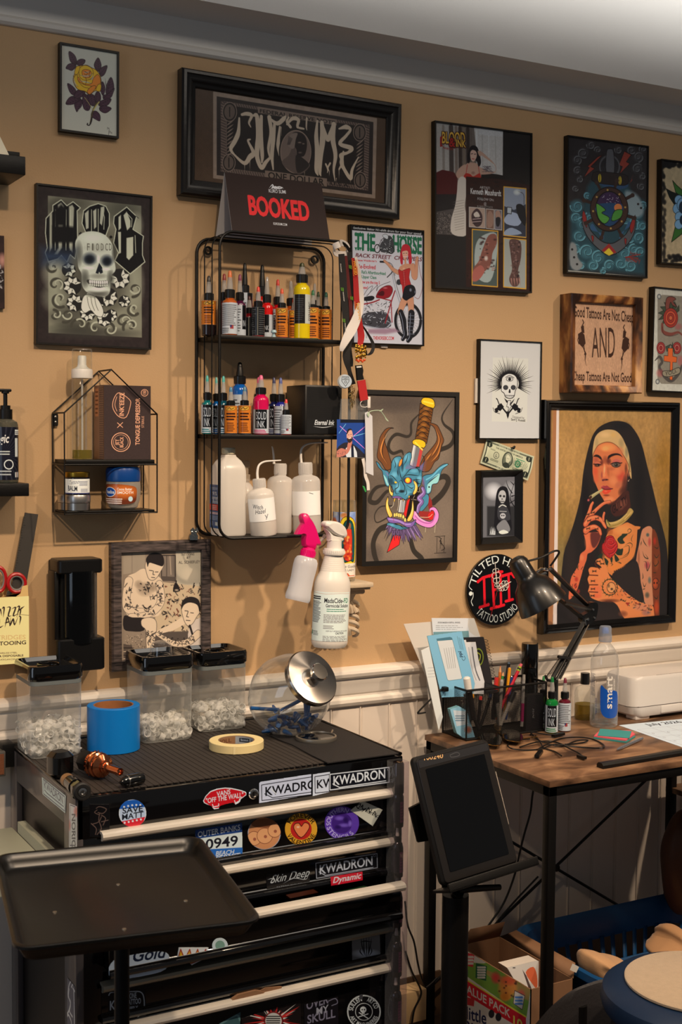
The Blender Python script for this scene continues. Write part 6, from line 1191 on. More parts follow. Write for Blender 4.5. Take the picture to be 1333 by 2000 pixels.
m=MB();m.H([(0,0),(.0045,0),(.004,.004),(0,.005)],16,0,TR(cc.x,-.013,cc.z)@RX(pi/2));m.b('hub',STEEL,t)
#  dollar bill
tl,tr,br,bl=[aty(900+x/3.0785,560+y/3.0785,-.004)for x,y in Q('157 912 441 1022 391 1146 142 1012')]
u=(tr-tl).normalized();v=V3((u.z,0,-u.x));v=v if v.z<0 else-v
cv=CV(tl,u,v,.158,.067,2000,(176,170,136),(210,196,175));cv.unit(156,66);G1,G2,G3=(66,72,54),(40,44,36),(120,122,96)
cv.R(4,4,152,62,G2);cv.R(7,8,149,58,(186,180,146));cv.R(12,10,144,56,(176,170,136))
for k in range(70):cv.L([(4+k*2.1,4),(6+k*2.1,9)],.7,(150,148,118));cv.L([(4+k*2.1,58),(6+k*2.1,62)],.7,(150,148,118))
for x,y in Q('13 12 143 12 13 53 143 53'):cv.D((x,y),9,G2,ry=7.5);cv.X('1',(x-3,y+4.5),(x+3,y+4.5),9,(190,184,150),bo=1)
cv.X('FEDERAL RESERVE NOTE',(42,8.2),(112,8.2),3.4,(186,180,146),bo=1);cv.X('THE UNITED STATES OF AMERICA',(34,16),(124,16),4.2,G2,bo=1);cv.X('ONE DOLLAR',(52,61),(104,61),6,(190,184,150),bo=1)
cv.D((40,33),9,G2);cv.D((40,33),7.6,(170,164,132));cv.X('L',(37.5,37),(42.5,37),8,G2,bo=1);cv.Y(18,20,34,24,2,G1);cv.Y(26,44,52,50,2,G1)
cv.D((78,34),17,G2,ry=21);cv.D((78,34),14.5,(96,98,78),ry=18.5);cv.P('71 26 78 20 85 26 85 36 80 42 74 39',(186,178,146),sm=4);cv.P('67 52 72 42 84 42 90 52',(50,54,44),sm=3);cv.L('70 28 72 21 80 17 87 24 87 34',3.2,(150,146,120),sm=4);cv.B((76,30),1.5,1,G2,1);cv.B((81,30),1.5,1,G2,1)
cv.D((112,34),9.5,(20,110,70));cv.D((112,34),6.5,(150,160,120));cv.X('ONE',(97,40),(127,38),12,G1,al=.5);cv.L('108 32 112 38 117 28',1.4,(20,110,70));cv.Y(100,46,128,52,2,G1);cv.Y(104,20,132,24,1,(20,110,70))
for k in range(12):cv.L([(98+k*4,22+k%3*4),(94+k*4,50-k%4*3)],.9,G2,.6)
nrm=u.cross(v).normalized();nrm=nrm if nrm.y<0 else-nrm
O,U_,V_,N_=np.array(tl),np.array(u),np.array(v),np.array(nrm)
fnb=lambda X,Y:O+X[:,None]*U_+Y[:,None]*V_+N_*(.001+.006*np.clip((X-.11)/.05,0,1)**2+.0035*np.sin(Y*46)**2*(X>.0))[:,None]
b_=cv.b('dollar_bill',PAPER,None,fnb);solo(b_,'one dollar bill pinned askew between the skull print and the small black frame','banknote',at=(tl+u*.08+v*.05))
pp=aty(900+308/3.0785,560+968/3.0785,-.006);m=MB();m.cyl((pp.x,-.002,pp.z),(pp.x,-.014,pp.z),.0016,8);m.ball((pp.x,-.015,pp.z),.0042,12,sz=(1,.7,1));m.ball((pp.x+.004,-.013,pp.z+.0025),.0032,10,sz=(1,.7,1))
solo(m.b('push_pin',BLACKP),'black push pin holding the dollar bill','pin',at=(pp.x,-.002,pp.z))
a=aty(928.5,739,-.004);b_=aty(927,787,-.004);m=MB();m.box((a.x-.001,-.008,b_.z),(a.x+.03,-.002,a.z));solo(m.b('paper_slip',mat('white_paper',(226,220,210),.8)),'sliver of white paper behind the left edge of the white skull print','paper',at=(a.x+.01,-.002,b_.z))
a=aty(620+655/5.263,420+1335/5.263,-.004);b_=aty(620+720/5.263,420+1368/5.263,-.004);m=MB();m.box((a.x,-.007,b_.z),(b_.x,-.002,a.z+.006),bev=.001);solo(m.b('adhesive_strip',cl('frosted_cap',haze=.85)),'clear adhesive strip tab below the magazine frame','adhesive strip',at=(a.x,-.002,b_.z))
#  corbel bracket with candle
PLS=mat('antique_plaster',(205,186,160),.6,bump=.3,bs=120,var=.15,vs_=40)
zt=aty(724.5,1137,-.10).z;xr=aty(724.5,1137,-.09).x;xc=aty(673,1137,-.055).x;hw=min(.075,xr-xc)
t=thing('corbel_bracket','cream plaster corbel with carved leaves holding the candle, behind the white spray bottle','bracket',(xc,-.002,zt-.13))
m=MB();m.box((xc-hw,-.105,zt-.012),(xc+hw,-.002,zt),bev=.003);m.box((xc-hw*.93,-.097,zt-.018),(xc+hw*.93,-.002,zt-.0115),bev=.002);m.box((xc-hw*.80,-.085,zt-.030),(xc+hw*.80,-.002,zt-.0175),bev=.005);m.b('top_plate',PLS,t)
m=MB()
m.loft([[(xc+x*s*hw,-.002-(y)*dd,zt-z)for x,y in((-1,0),(1,0),(1,.7),(.6,1),(-.6,1),(-1,.7))]for z,s,dd in((.028,.66,.075),(.045,.60,.062),(.062,.50,.040),(.085,.44,.030),(.105,.50,.034),(.120,.38,.028),(.135,.16,.012))])
rr=random.Random(5)
for k in range(11):
 sg=1 if k%2 else-1;z0=zt-.040-.0085*k;x0=xc+sg*hw*.36
 q=[(x0,-.03,z0),(x0+sg*.014,-.046,z0-.004),(x0+sg*.026,-.044,z0-.012),(x0+sg*.027,-.034,z0-.021),(x0+sg*.019,-.030,z0-.024)];m.tube(spl(q,4),list(np.linspace(.0065,.003,17)),8)
for k in range(7):m.tube(spl([(xc+(k-3)*.006,-.040,zt-.045),(xc+(k-3)*.009,-.060+abs(k-3)*.004,zt-.060),(xc+(k-3)*.012,-.050,zt-.078)],4),list(np.linspace(.003,.006,9)),7)
for k in range(5):m.tube(spl([(xc+(k-2)*.008,-.030,zt-.105),(xc+(k-2)*.011,-.040,zt-.118),(xc+(k-2)*.013,-.034,zt-.134)],4),list(np.linspace(.004,.0065,9)),7)
m.b('carved_leaves',PLS,t)
b=aty(672,1100,-.052);r=22.5*mpp(b);H=aty(672,977,-.052).z-zt;t=thing('votive_candle','tall glass prayer candle with a robed figure label on the corbel','candle',(b.x,-.052,zt+.0003));A=TR(b.x,-.052,zt+.0003)
m=MB();m.H([(0,.001),(r*.92,0),(r,.003),(r,H-.012),(r*.97,H-.006),(r*.97,H),(r*.9,H),(r*.9,H-.006),(r*.93,H-.012),(r*.93,.012),(0,.012)],36,0,A);m.b('glass',CL,t)
m=MB();m.H([(0,.013),(r*.92,.013),(r*.92,H*.80),(0,H*.80)],32,0,A);m.b('wax',mat('cream_wax',(226,210,176),.5),t)
W=2*r*2.2;hh=H*.80;cv=CV((0,0,0),(1,0,0),(0,0,1),W,hh,1500,(214,196,170),(220,205,185));cv.unit(100,150)
cv.R(0,0,100,118,(150,160,190));
for k in range(26):cv.B((RU(0,100),RU(0,30)),8,7,random.choice([(206,90,40),(220,130,60),(200,200,210),(120,140,190)]),.9)
cv.P('36 20 50 10 68 24 74 60 72 116 34 116 30 60',(226,190,40),sm=3,ol=(120,60,20),ow=1.5)
cv.P('42 26 52 18 62 28 68 60 66 112 56 112 40 112 36 60',(20,80,76),sm=3,ol=(30,20,20),ow=1.5);cv.P('46 40 58 40 60 80 58 110 44 110 42 80',(206,56,34),sm=2,ol=(110,20,20),ow=1.2);cv.P('47 26 56 26 56 38 48 38',(150,90,60),sm=3);cv.B((50,58),5,5,(220,160,60),.9)
for k in range(30):cv.B((RU(42,60),RU(60,110)),3,4,random.choice([(230,120,40),(160,30,30),(240,170,90)]),.8)
cv.R(0,118,100,150,(226,206,180));cv.X('Virgen de Guadalupe',(18,128),(82,128),6,(60,50,50),sr=.2);cv.X('OUR LADY',(34,136),(66,136),4.5,(60,50,50));cv.P('50 140 56 148 44 148',(200,80,40));cv.L('30 147 70 147',1.5,(200,80,40));th=atan2(-2.7,-b.x)
cv.b('label',GLOSSP,t,wrap(b.x,-.052,zt+.012+hh,r*1.006,th-W/r/2+.35))
#  spray bottles hung on the bottom rail
RAILZ=SZ0
def OP(q,Y,fr):return yq(q[0],q[1],fr,Y)
FR=(540,980,6.45)
Y=-.178;a=OP((668,1826),Y,FR);b_=OP((728,600),Y,FR);ax=(b_-a).normalized();L=(b_-a).length;X_=V3((ax.z,0,-ax.x));A=basis(a,X_,V3((0,1,0)),ax);rw=240/6.45*mpp(a)
t=thing('spray_bottle','white germicide spray bottle with printed label hanging from the wire shelf by its trigger','spray bottle',(a.x,Y,a.z))
pr=[(0,0),(rw*.86,0),(rw*.97,L*.03),(rw*1.0,L*.055),(rw*1.0,L*.60),(rw*.985,L*.66),(rw*.90,L*.71),(rw*.74,L*.765)]
for k in range(8):z=.775+k*.0195;r_=rw*(.72-.20*k/8);pr+=[(r_,L*z),(r_*.975,L*(z+.006)),(r_*.975,L*(z+.013))]
pr+=[(rw*.50,L*.935),(rw*.50,L*.94),(0,L*.94)]
m=MB();m.H(pr,48,0,A,1,.82);m.b('body',mat('white_hdpe',(228,222,214),.35),t)
m=MB();m.H([(0,L*.945),(rw*.55,L*.945),(rw*.57,L*.955),(rw*.57,L*.995),(rw*.52,L*1.01),(0,L*1.01)],40,0,A)
for i in range(36):an=2*pi*i/36;m.cbox((rw*.57*cos(an),rw*.57*sin(an),L*.975),(.0012,.0012,L*.03),M=A)
m.b('collar',WHITEP,t)
m=MB();m.H([(0,L*1.005),(rw*.40,L*1.005),(rw*.38,L*1.09),(0,L*1.09)],28,0,A)
hd=Q('870 430 820 455 700 400 620 330 580 290 600 245 680 240 770 255 840 310 868 370')
lo=Q('600 330 640 400 650 470 660 500 810 500 830 450 700 420')
for q,d in((hd,.030),(lo,.022)):
 P=[OP(p,Y-.0,FR)for p in spl(q,4,True)];c0=sum(P,V3())/len(P)
 m.loft([[c0+(p-c0)*s+V3((0,y,0))for p in P]for s,y in((.72,-d*.5),(.93,-d*.36),(1,-d*.12),(1,d*.12),(.93,d*.36),(.72,d*.5))])
m.b('spray_head',WHITEP,t)
m=MB();q=[OP(p,-.15,FR)for p in Q('620 420 600 450 570 480 552 500')];m.tube(spl(q,4),[.005]*5+[.004]*4+[.003]*4,8);m.b('trigger',cl('frosted_cap',haze=.85),t)
W=2*rw*1.30;hh=L*.50;cv=CV((0,0,0),(1,0,0),(0,0,1),W,hh,2200,(226,222,210),(228,218,206));cv.unit(100,100*hh/W);H_=100*hh/W;K=(34,32,34);GRN=(40,120,80)
cv.R(0,0,100,H_,(226,226,214));cv.L('0 2 40 4 70 2 100 3',.8,(200,150,120));cv.X('MadaCide-',(37,21),(80,21),9,K,bo=1);cv.X('FD',(80,21),(94,21),9,GRN,bo=1);cv.X('Germicidal Solution',(41,30),(95,30),6.5,K,bo=1)
cv.Y(44,32,92,40,2,GRN,1,2,.35);cv.Y(2,8,30,16,2,K,1,3,.6);cv.Y(2,18,30,62,17,(70,70,66),.9,5,.5);cv.Y(38,44,90,62,6,(90,70,64),.9,7,.4);cv.Y(38,66,60,74,3,(90,70,64),.8,8,.4);cv.X('CAUTION',(64,84),(84,84),4,K,bo=1);cv.X('KEEP OUT OF REACH OF CHILDREN',(44,79),(96,79),2.6,K);cv.Y(38,87,98,99,5,(90,80,76),.9,9,.4)
cv.R(2,78,7,86,GRN);cv.Y(9,78,26,88,4,(70,70,66),.9,11,.4);th=atan2(-(2.75+Y),-a.x);R3=np.array(A)[:3,:3];T3=np.array(A)[:3,3]
def fl(X,Y_):an=th-W/rw/2+X/rw;return np.stack([(rw*1.006)*np.cos(an),.82*(rw*1.006)*np.sin(an)-.0003,L*.575-Y_],1)@R3.T+T3
cv.b('label',PAPER,t,fl)
Y=-.175;a=OP((262,1246),Y,FR);b_=OP((390,690),Y,FR);ax=(b_-a).normalized();L=(b_-a).length;X_=V3((ax.z,0,-ax.x));A=basis(a,X_,V3((0,1,0)),ax);r0=165/6.45*mpp(a)
t=thing('spray_bottle','frosted spray bottle with a hot pink trigger head hanging from the wire shelf','spray bottle',(a.x,Y,a.z))
m=MB();m.H([(0,0),(r0*.93,0),(r0,L*.05),(r0*1.0,L*.12),(r0*.93,L*.25),(r0*.90,L*.5),(r0*.95,L*.78),(r0*.92,L*.90),(r0*.78,L*.97),(r0*.5,L*1.0),(0,L*1.0)],40,0,A,1,.9);m.b('body',cl('frosted_spray',(248,248,250),gloss=.5,rough=.2,haze=.72,hc=(238,240,246)),t)
PK=mat('hot_pink_plastic',(222,8,110),.3,coat=.2)
m=MB();m.H([(0,L*.995),(r0*.56,L*.995),(r0*.57,L*1.02),(r0*.55,L*1.15),(r0*.40,L*1.2),(0,L*1.2)],32,0,A)
for i in range(26):an=2*pi*i/26;m.cbox((r0*.565*cos(an),r0*.565*sin(an),L*1.08),(.0012,.0012,L*.1),M=A)
hd=Q('340 560 345 440 340 410 300 400 235 410 300 300 320 265 300 190 320 150 370 145 400 190 450 260 490 350 520 450 550 545 490 550 475 600')
P=[OP(p,Y,FR)for p in spl(hd,2,True)];c0=sum(P,V3())/len(P)
m.loft([[c0+(p-c0)*s+V3((0,y,0))for p in P]for s,y in((.86,-.012),(.97,-.009),(1,-.004),(1,.004),(.97,.009),(.86,.012))]);m.b('spray_head',PK,t)
#  lanyards and badges on the right front post
PX=SX1+.002;YL=-.150
t=thing('lanyard_bundle','bundle of black, red and white lanyards hanging from the right post of the wire shelf','lanyards',(PX,YL,1.50));F2=(620,420,5.263)
def strap(name,pts,w,col,Y0=-.148,rough=.7,ys=None,flip=None,par=None,tex=None):
 P=[OP(p,(ys[i]if ys else Y0),F2)for i,p in enumerate(pts)];S=spl(P,5);n=len(S)
 W=w if not isinstance(w,(list,tuple))else list(np.interp(np.linspace(0,1,n),np.linspace(0,1,len(w)),w))
 m=MB();side=(cos(.5),-sin(.5),0)if flip is None else[(cos(a),-sin(a),0)for a in np.interp(np.linspace(0,1,n),np.linspace(0,1,len(flip)),flip)]
 m.ribbon(S,W,.0012,side=side);o=m.b(name,mat('%s_webbing'%col[0],col[1],rough,bump=.3,bs=900),par or t);return S
BW,RW,WW=('black',(18,16,17)),('red',(176,18,24)),('white',(222,216,212));DRW=('dark_red',(96,14,18))
m=MB();q=[OP(p,y,F2)for p,y in(((230,300),-.158),((170,330),-.150),((190,390),-.140),((300,400),-.128),((310,320),-.125),((250,285),-.140))];m.ribbon(spl(q,5,True),.014,.002,side=(0,0,1));m.b('white_knot',mat('white_webbing',(222,216,212),.7),t)
strap('black_strap',Q('248 400 262 600 272 800 290 1000 300 1240'),[.014,.017,.017,.016,.014],BW,-.150)
strap('black_strap',Q('330 380 345 600 350 800 345 1000 330 1250 300 1450 330 1600 370 1740'),[.010,.013,.013,.012,.016,.018,.010,.012],BW,-.143)
strap('red_strap',Q('375 440 395 650 408 900 432 1100 452 1240 440 1340'),[.010,.012,.013,.014,.016,.012],RW,-.154)
strap('dark_red_strap',Q('290 420 320 700 345 950 352 1180'),.008,DRW,-.146)
strap('white_strap',Q('395 430 440 640 452 880 405 1060 350 1180 268 1340 250 1400'),[.006,.007,.013,.022,.024,.016,.008],WW,-.158,flip=[.5,.8,.5,.1,.3,.8,1.1])
strap('black_loop',Q('455 1120 520 1220 575 1330 560 1410 510 1440 505 1390'),[.003,.005,.008,.008,.006,.003],BW,-.150,flip=[1,.6,.2,.6,1.1,1.2])
strap('dark_tail',Q('300 1240 310 1380 335 1500 345 1560'),[.014,.020,.016,.010],BW,-.139)
LB=mat('lime_thread',(120,200,40),.6);YB=mat('yellow_thread',(236,170,40),.6)
m=MB()
for cx_,cy_ in Q('340 530 258 760 355 850 275 1080'):
 for k in range(3):p=OP((cx_-12+k*11,cy_-16+k*2),-.1525,F2);q=OP((cx_-8+k*10,cy_+18+k*4),-.1525,F2);m.cyl(p,q,.0005,5)
m.b('claw_mark',LB,t)
def wv(txt,c0,w,h,ang,Y,col,box=None):
 tri,W=layout(txt,1);k=w/W;m=MB();u=V3((cos(ang)*cos(.5),-cos(ang)*sin(.5),sin(ang)));v=V3((-sin(ang)*cos(.5),sin(ang)*sin(.5),cos(ang)));n=V3((-sin(.5),-cos(.5),0));P0=OP(c0,Y,F2)
 vs=[];fs=[]
 for tr_ in tri:
  b0=len(vs);fs.append((b0,b0+1,b0+2))
  for x,y in tr_:vs.append(P0+u*(x*k)+v*(y/CAPH*h)+n*.0004)
 m.add(vs,fs,smooth=False)
 if box:m.tube([P0+u*x*w+v*y*h+n*.0003 for x,y in((-.06,-.35),(1.06,-.35),(1.06,1.35),(-.06,1.35))],.0005,4,closed=True)
 m.b('woven_text',mat('yellow_thread',(236,170,40),.6)if col=='y' else(LB if col=='g' else mat('white_thread',(210,206,200),.6)),t)
wv('WICKED',(400,900),.040,.0065,-pi/2+.06,-.156,'y',1);wv('WICKED',(370,470),.033,.0060,-pi/2+.12,-.156,'y',1);wv('monster',(262,790),.022,.003,-pi/2+.12,-.153,'w');wv('monster',(282,1110),.022,.003,-pi/2+.08,-.153,'w');wv('monster',(236,500),.020,.003,-pi/2+.1,-.153,'w')
GM=mat('gold_metal',(214,166,70),.25,1.);m=MB();rr=random.Random(2)
for k in range(46):p=OP((rr.uniform(396,500),rr.uniform(1335,1470)),-.160+rr.uniform(-.004,.004),F2);m.ball(p,rr.uniform(.0018,.0042),8,sz=(1,.6,1.2))
m.b('gold_ornament',GM,t)
m=MB()
for k in range(5):p=OP((405+k*20,1490+(k%2)*14),-.160,F2);m.ball(p,.0032,8)
m.b('orange_tag',mat('orange_enamel',(220,80,26),.4),t)
def slab(name,q,Y,th,mt,par,bev=.0):
 P=[OP(p,Y,F2)for p in q];m=MB();m.loft([P,[p+V3((0,th,0))for p in P]],smooth=False);return m.b(name,mt,par)
slab('buckle',Q('402 1545 462 1540 476 1600 470 1640 482 1690 415 1700 408 1620'),-.162,.006,BLACKP,t);slab('buckle_window',Q('404 1556 455 1552 456 1566 406 1570'),-.1625,.001,WHITEP,t)
slab('red_tail',Q('414 1706 495 1692 526 1895 446 1912'),-.160,.003,mat('red_webbing',(176,18,24),.7),t)
m=MB();q=[OP(p,-.158,F2)for p in Q('470 1905 445 1930 452 1965 490 1975 515 1968')];m.tube(spl(q,5),.0009,6);q=OP((532,1925),-.157,F2);m.cbox(q,(.008,.002,.026),bev=.0008);m.b('clip',WHITEP,t)
b=OP((280,1710),-.155,F2);m=MB();m.H([(0,-.003),(.0155,-.003),(.0165,-.001),(.0165,.002),(0,.003)],36,0,TR(*b)@RZ(-.4)@RX(pi/2));solo(m.b('badge_reel',mat('silver_badge',(190,188,184),.35,.4)),'round silver badge with a dark etched emblem hanging among the lanyards','badge',at=b)
cv=CV((b.x-.0165*cos(.4),b.y-.0045+.0165*sin(.4),b.z+.0165),(cos(.4),-sin(.4),0),(0,0,-1),.033,.033,3000,(176,176,172),(220,205,185));cv.unit(33,33);cv.P('9 6 24 6 25 16 17 28 8 16',(176,176,172),ol=(50,50,50),ow=1.1);cv.L('9 13 25 13',.8,(50,50,50));cv.X('S&B',(11,12),(22,12),5,(60,60,60));cv.D((17,18),3,(50,50,50));cv.D((17,18),2,(176,176,172));cv.mask(ci(15,30,16.5,16.5));cv.b('emblem',GLOSSP,bpy.data.objects['badge_reel'])
m=MB();rr=random.Random(4)
for k in range(16):
 x=350+rr.uniform(-22,28);y=1760+k*14;p=OP((x,y),-.152,F2);a=rr.uniform(0,pi);m.tube([p+V3((cos(a)*.004*cos(s),-.003*sin(s)*sin(a),.005*sin(s)))for s in np.linspace(0,2*pi,10,endpoint=False)],.0007,5,closed=True)
solo(m.b('key_chain',mat('brass_chain',(200,176,120),.3,1.)),'tangled brass and steel chain links below the lanyards','chain',at=OP((350,1760),-.152,F2))
F3=(640,720,4.443);Y=-.146;tl,tr,br,bl=[OP(p,Y,F3)for p in Q('120 262 346 258 326 778 76 772')]
t=thing('badge_pouch','clear badge pouch with a photo of a bearded tattooed man on blue','badge',(tl+tr)/2);m=MB();m.loft([[tl,tr,br,bl],[p+V3((0,.002,0))for p in(tl,tr,br,bl)]],smooth=False);m.b('pouch',cl('pouch_plastic',(240,244,246),gloss=1.2,rough=.06,haze=.12),t)
q0,q1,q2,q3=[OP(p,Y-.0006,F3)for p in Q('112 440 328 440 324 770 80 768')];u=(q1-q0).normalized();wv=(q2-q3).length;O=V3((q3.x,Y-.0006,q0.z));cv=CV(O,(1,0,0),(0,0,-1),wv,q0.z-q3.z,1800,(36,60,118),(205,192,178));cv.frame(640,720,4.443)
cv.R(60,430,340,790,(34,60,118));cv.L('110 500 330 700',6,(190,110,170));cv.L('220 590 330 500',6,(190,110,170));cv.L('180 600 330 560',5,(110,170,210));cv.L('100 560 160 480',4,(110,170,210))
cv.P('80 700 130 650 180 640 230 660 300 720 325 780 80 780',(40,36,40),sm=3);cv.P('160 690 230 670 260 780 170 780',(190,186,182),sm=2);cv.P('205 650 225 660 232 780 208 780',(26,28,40));cv.P('80 720 120 690 165 700 180 640 215 630 200 690 170 740 100 775 78 770',(176,104,84),sm=3)
for k in range(14):cv.B((RU(90,160),RU(710,765)),7,5,(96,60,60),.7)
cv.P('168 560 185 528 210 535 220 575 215 615 190 640 170 610',(196,140,116),sm=4);cv.P('172 600 190 612 217 590 214 625 190 645 172 625',(50,34,30),sm=3);cv.L('188 606 208 602',5,(226,216,206));cv.P('165 570 175 530 200 520 215 532 190 536 176 560',(36,26,24),sm=3);cv.L('178 575 188 573',3,(30,20,20));cv.L('200 572 210 570',3,(30,20,20))
cv.P('112 440 328 440 328 470 112 470',(24,26,34));cv.b('photo_card',GLOSSP,t)
LANY=bpy.data.objects['lanyard_bundle'];t=thing('paper_tag','long pale paper tag hanging beside the badge pouch','tag',OP((350,380),-.153,F3));P=[OP(p,-.153,F3)for p in Q('326 384 350 372 390 412 400 928 336 900')];m=MB();m.loft([P,[p+V3((0,.0008,0))for p in P]],smooth=False);m.b('strip',mat('pale_tag_paper',(206,208,216),.7),t)
m=MB();q=[OP(p,-.149,F3)for p in Q('308 780 325 860 330 930 350 990 355 1055')];m.ribbon(spl(q,5),.008,.001);m.b('white_cord',mat('white_webbing',(222,216,212),.7),LANY)
P=[OP(p,-.1495,F3)for p in Q('303 1015 322 1022 340 1065 328 1072')];m=MB();m.loft([P,[p+V3((0,.001,0))for p in P]],smooth=False);m.b('green_label',mat('green_fabric',(40,150,70),.6),LANY)
SG=mat('pale_leaf',(176,196,170),.5,var=.1);t=thing('plant_sprig','thin pale sprig with small leaves sticking out beside the paper tag','sprig',OP((350,385),-.155,F3));m=MB()
for q in(((350,390),(380,368),(440,362),(465,372),(500,420),(520,450)),):m.tube(spl([OP(p,-.155,F3)for p in q],5),.0011,6)
m.b('stem',SG,t)
for q in(((450,368),(475,352),(486,350),(470,368)),((500,425),(520,440),(532,458),(512,448)),((345,395),(360,375),(366,385),(360,420))):P=[OP(p,-.156,F3)for p in spl(q,3,True)];m=MB();m.loft([P,[p+V3((0,.0008,0))for p in P]]);m.b('leaf',SG,t)
#  cup dispenser
SM=cl('smoked_plastic',(96,84,76),gloss=.9,rough=.04);F4=(0,980,3.1)
x0=aty(108,1200,-.055).x;x1=aty(197,1200,-.055).x;za=aty(150,1092,-.06).z;zb=aty(150,1120,-.07).z;zc=aty(150,1247,-.07).z;zd=aty(150,1310,-.07).z;xc=(x0+x1)/2;w_=x1-x0
t=thing('cup_dispenser','tall black wall dispenser with a smoked clear tube, left of the grey framed photo','dispenser',(xc,-.002,zd))
m=MB();m.prism([(x,y)for x,y in rrect(w_*.98,.074,.012,5)],za-zb,0,TR(xc,-.041,zb),bev=.003);m.b('top_cap',BLACKP,t)
m=MB();m.prism(rrect(w_*1.06,.078,.012,5),zc-zd,0,TR(xc,-.041,zd),bev=.003);m.b('lower_housing',BLACKP,t)
m=MB();m.box((xc-w_*.49,-.012,zd),(xc+w_*.49,-.002,za-.004),bev=.002)
for s in(-1,):m.box((xc+s*w_*.49-.004,-.060,zc-.01),(xc+s*w_*.49+.006,-.010,zb+.005),bev=.003)
m.b('back_plate',BLACKP,t)
m=MB();m.H([(w_*.40,zc-.01),(w_*.40,zb+.005)],40,0,TR(xc+.003,-.045,0));m.b('smoked_tube',SM,t)
m=MB();m.H([(0,zc),(w_*.30,zc),(w_*.34,zc+(zb-zc)*.45),(0,zc+(zb-zc)*.45)],32,0,TR(xc+.003,-.045,0));m.b('cup_stack',mat('dark_cups',(30,26,24),.5),t)
b=aty(380,1056,-.024);m=MB();z0=FR_MEN.location.z;F5=(0,980,3.1)
m.loft([[aty(0+x/3.1,980+y/3.1,Yq)for x,y in Q('1152 232 1198 232 1200 205 1190 195 1204 175 1196 155 1180 168 1170 155 1152 172 1160 195 1148 208')]for Yq in(-.030,-.014)]);m.ball(aty(1164/3.1,980+182/3.1,-.031),.0022,8);m.ball(aty(1188/3.1,980+182/3.1,-.031),.0022,8)
solo(m.b('silver_clip',mat('polished_silver',(190,200,202),.18,1.,bump=.3,bs=300)),'small silver owl shaped clip on top of the grey framed photo','clip',at=b)
#  yellow cartridge box, ruler, scissors
Y=-.040;xr=aty(56.5,1230,Y).x;zt=aty(56,1164,Y).z;zb=aty(56,1294,Y).z
t=thing('cartridge_box','cream cartridge box at the left edge of the wall, holding scissors and ruler','box',(xr-.08,-.002,zb));YC=mat('cream_yellow_card',(224,188,122),.7);m=MB();x0=xr-.16
m.box((x0,Y,zb),(xr,Y+.0015,zt));m.box((x0,-.0035,zb),(xr,-.002,zt+.018));m.box((xr-.0015,Y,zb),(xr,-.002,zt));m.box((x0,Y,zb),(xr,-.002,zb+.0015))
m.add([(xr,Y,zt),(xr,Y,zt),(xr,-.002,zt+.018),(xr-.0015,-.002,zt+.018),(xr-.0015,Y,zt),(xr,-.002,zt),(xr-.0015,-.002,zt)],[(0,5,2),(4,3,6)])
ctab=[aty(x/3.1,980+y/3.1,Y)for x,y in Q('30 570 95 575 125 555 135 512 168 504 172 575')];m.loft([ctab,[p+V3((0,.0015,0))for p in ctab]],smooth=False);m.b('carton',YC,t)
cv=CV((xr-.075,Y-.0006,zt),(1,0,0),(0,0,-1),.075,zt-zb,1800,(226,190,124),(214,196,172));cv.frame(0,980,3.1);cv.white=(205,190,170);K=(40,30,24)
for q in QQ('-20 690 0 650 10 690;10 650 25 640 20 700;40 640 62 640 50 690 70 690;70 650 95 640 80 690 105 680;100 640 118 635 100 700;105 665 148 632;128 640 120 690;0 710 -5 760 20 750;30 760 45 700 58 745;28 735 60 725;65 700 60 750 80 710 88 745 110 695;112 690 125 700 118 745'):cv.L(q,9,K,sm=3,tp=2)
cv.X('CARTRIDGES',(-110,838),(156,832),26,(196,160,100),bo=1);cv.X('FOR TATTOOING',(-170,878),(160,862),22,K,bo=1);cv.X('SURGICAL STAINLESS STEEL',(-100,925),(104,918),9,K);cv.X('STERILIZED & DISPOSABLE',(-130,945),(142,936),12,K,bo=1);cv.X('WWW.BLACKCLAW.COM',(-50,962),(92,958),9,K);cv.L('100 680 176 688',2,K);cv.b('printed_front',PAPER,t)
P=[aty(x/3.1,980+y/3.1,Yq)for x,y,Yq in((150,66,-.012),(232,76,-.012),(170,440,-.020),(85,430,-.020))];e1=P[3]-P[0];e2=P[2]-P[1];P[3]=P[3]+e1*.25;P[2]=P[2]+e2*.25;m=MB();m.loft([P,[p+V3((0,.0012,0))for p in P]],smooth=False)
for k in range(30):
 f=k/30;a=P[0]+(P[3]-P[0])*f+V3((0,-.0002,0));d=(P[1]-P[0]).normalized();m.cyl(a,a+d*(.006 if k%5==0 else .003),.00025,4,1)
solo(m.b('steel_ruler',[mat('dark_steel',(92,88,84),.4,.8),BLACKM]),'dark steel ruler standing in the cream cartridge box','ruler',at=P[3])
RH=mat('red_handle',(176,20,24),.35);GH=mat('grey_rubber',(120,116,112),.6);t=thing('scissors','scissors with red and grey handles standing in the cream cartridge box','scissors',aty(20,1160,-.022))
m=MB();g=MB()
for cx_,cy_,rx,ry,Yq in((100,492,52,54,-.026),(-6,470,40,72,-.020)):
 P=[aty((cx_+rx*cos(a))/3.1,980+(cy_+ry*sin(a))/3.1,Yq)for a in np.linspace(0,2*pi,28,endpoint=False)];m.tube(P,.0042,8,closed=True);P=[aty((cx_+rx*.80*cos(a))/3.1,980+(cy_+ry*.80*sin(a))/3.1,Yq)for a in np.linspace(0,2*pi,28,endpoint=False)];g.tube(P,.0028,8,closed=True)
m.b('handle',RH,t);g.b('grip_lining',GH,t)
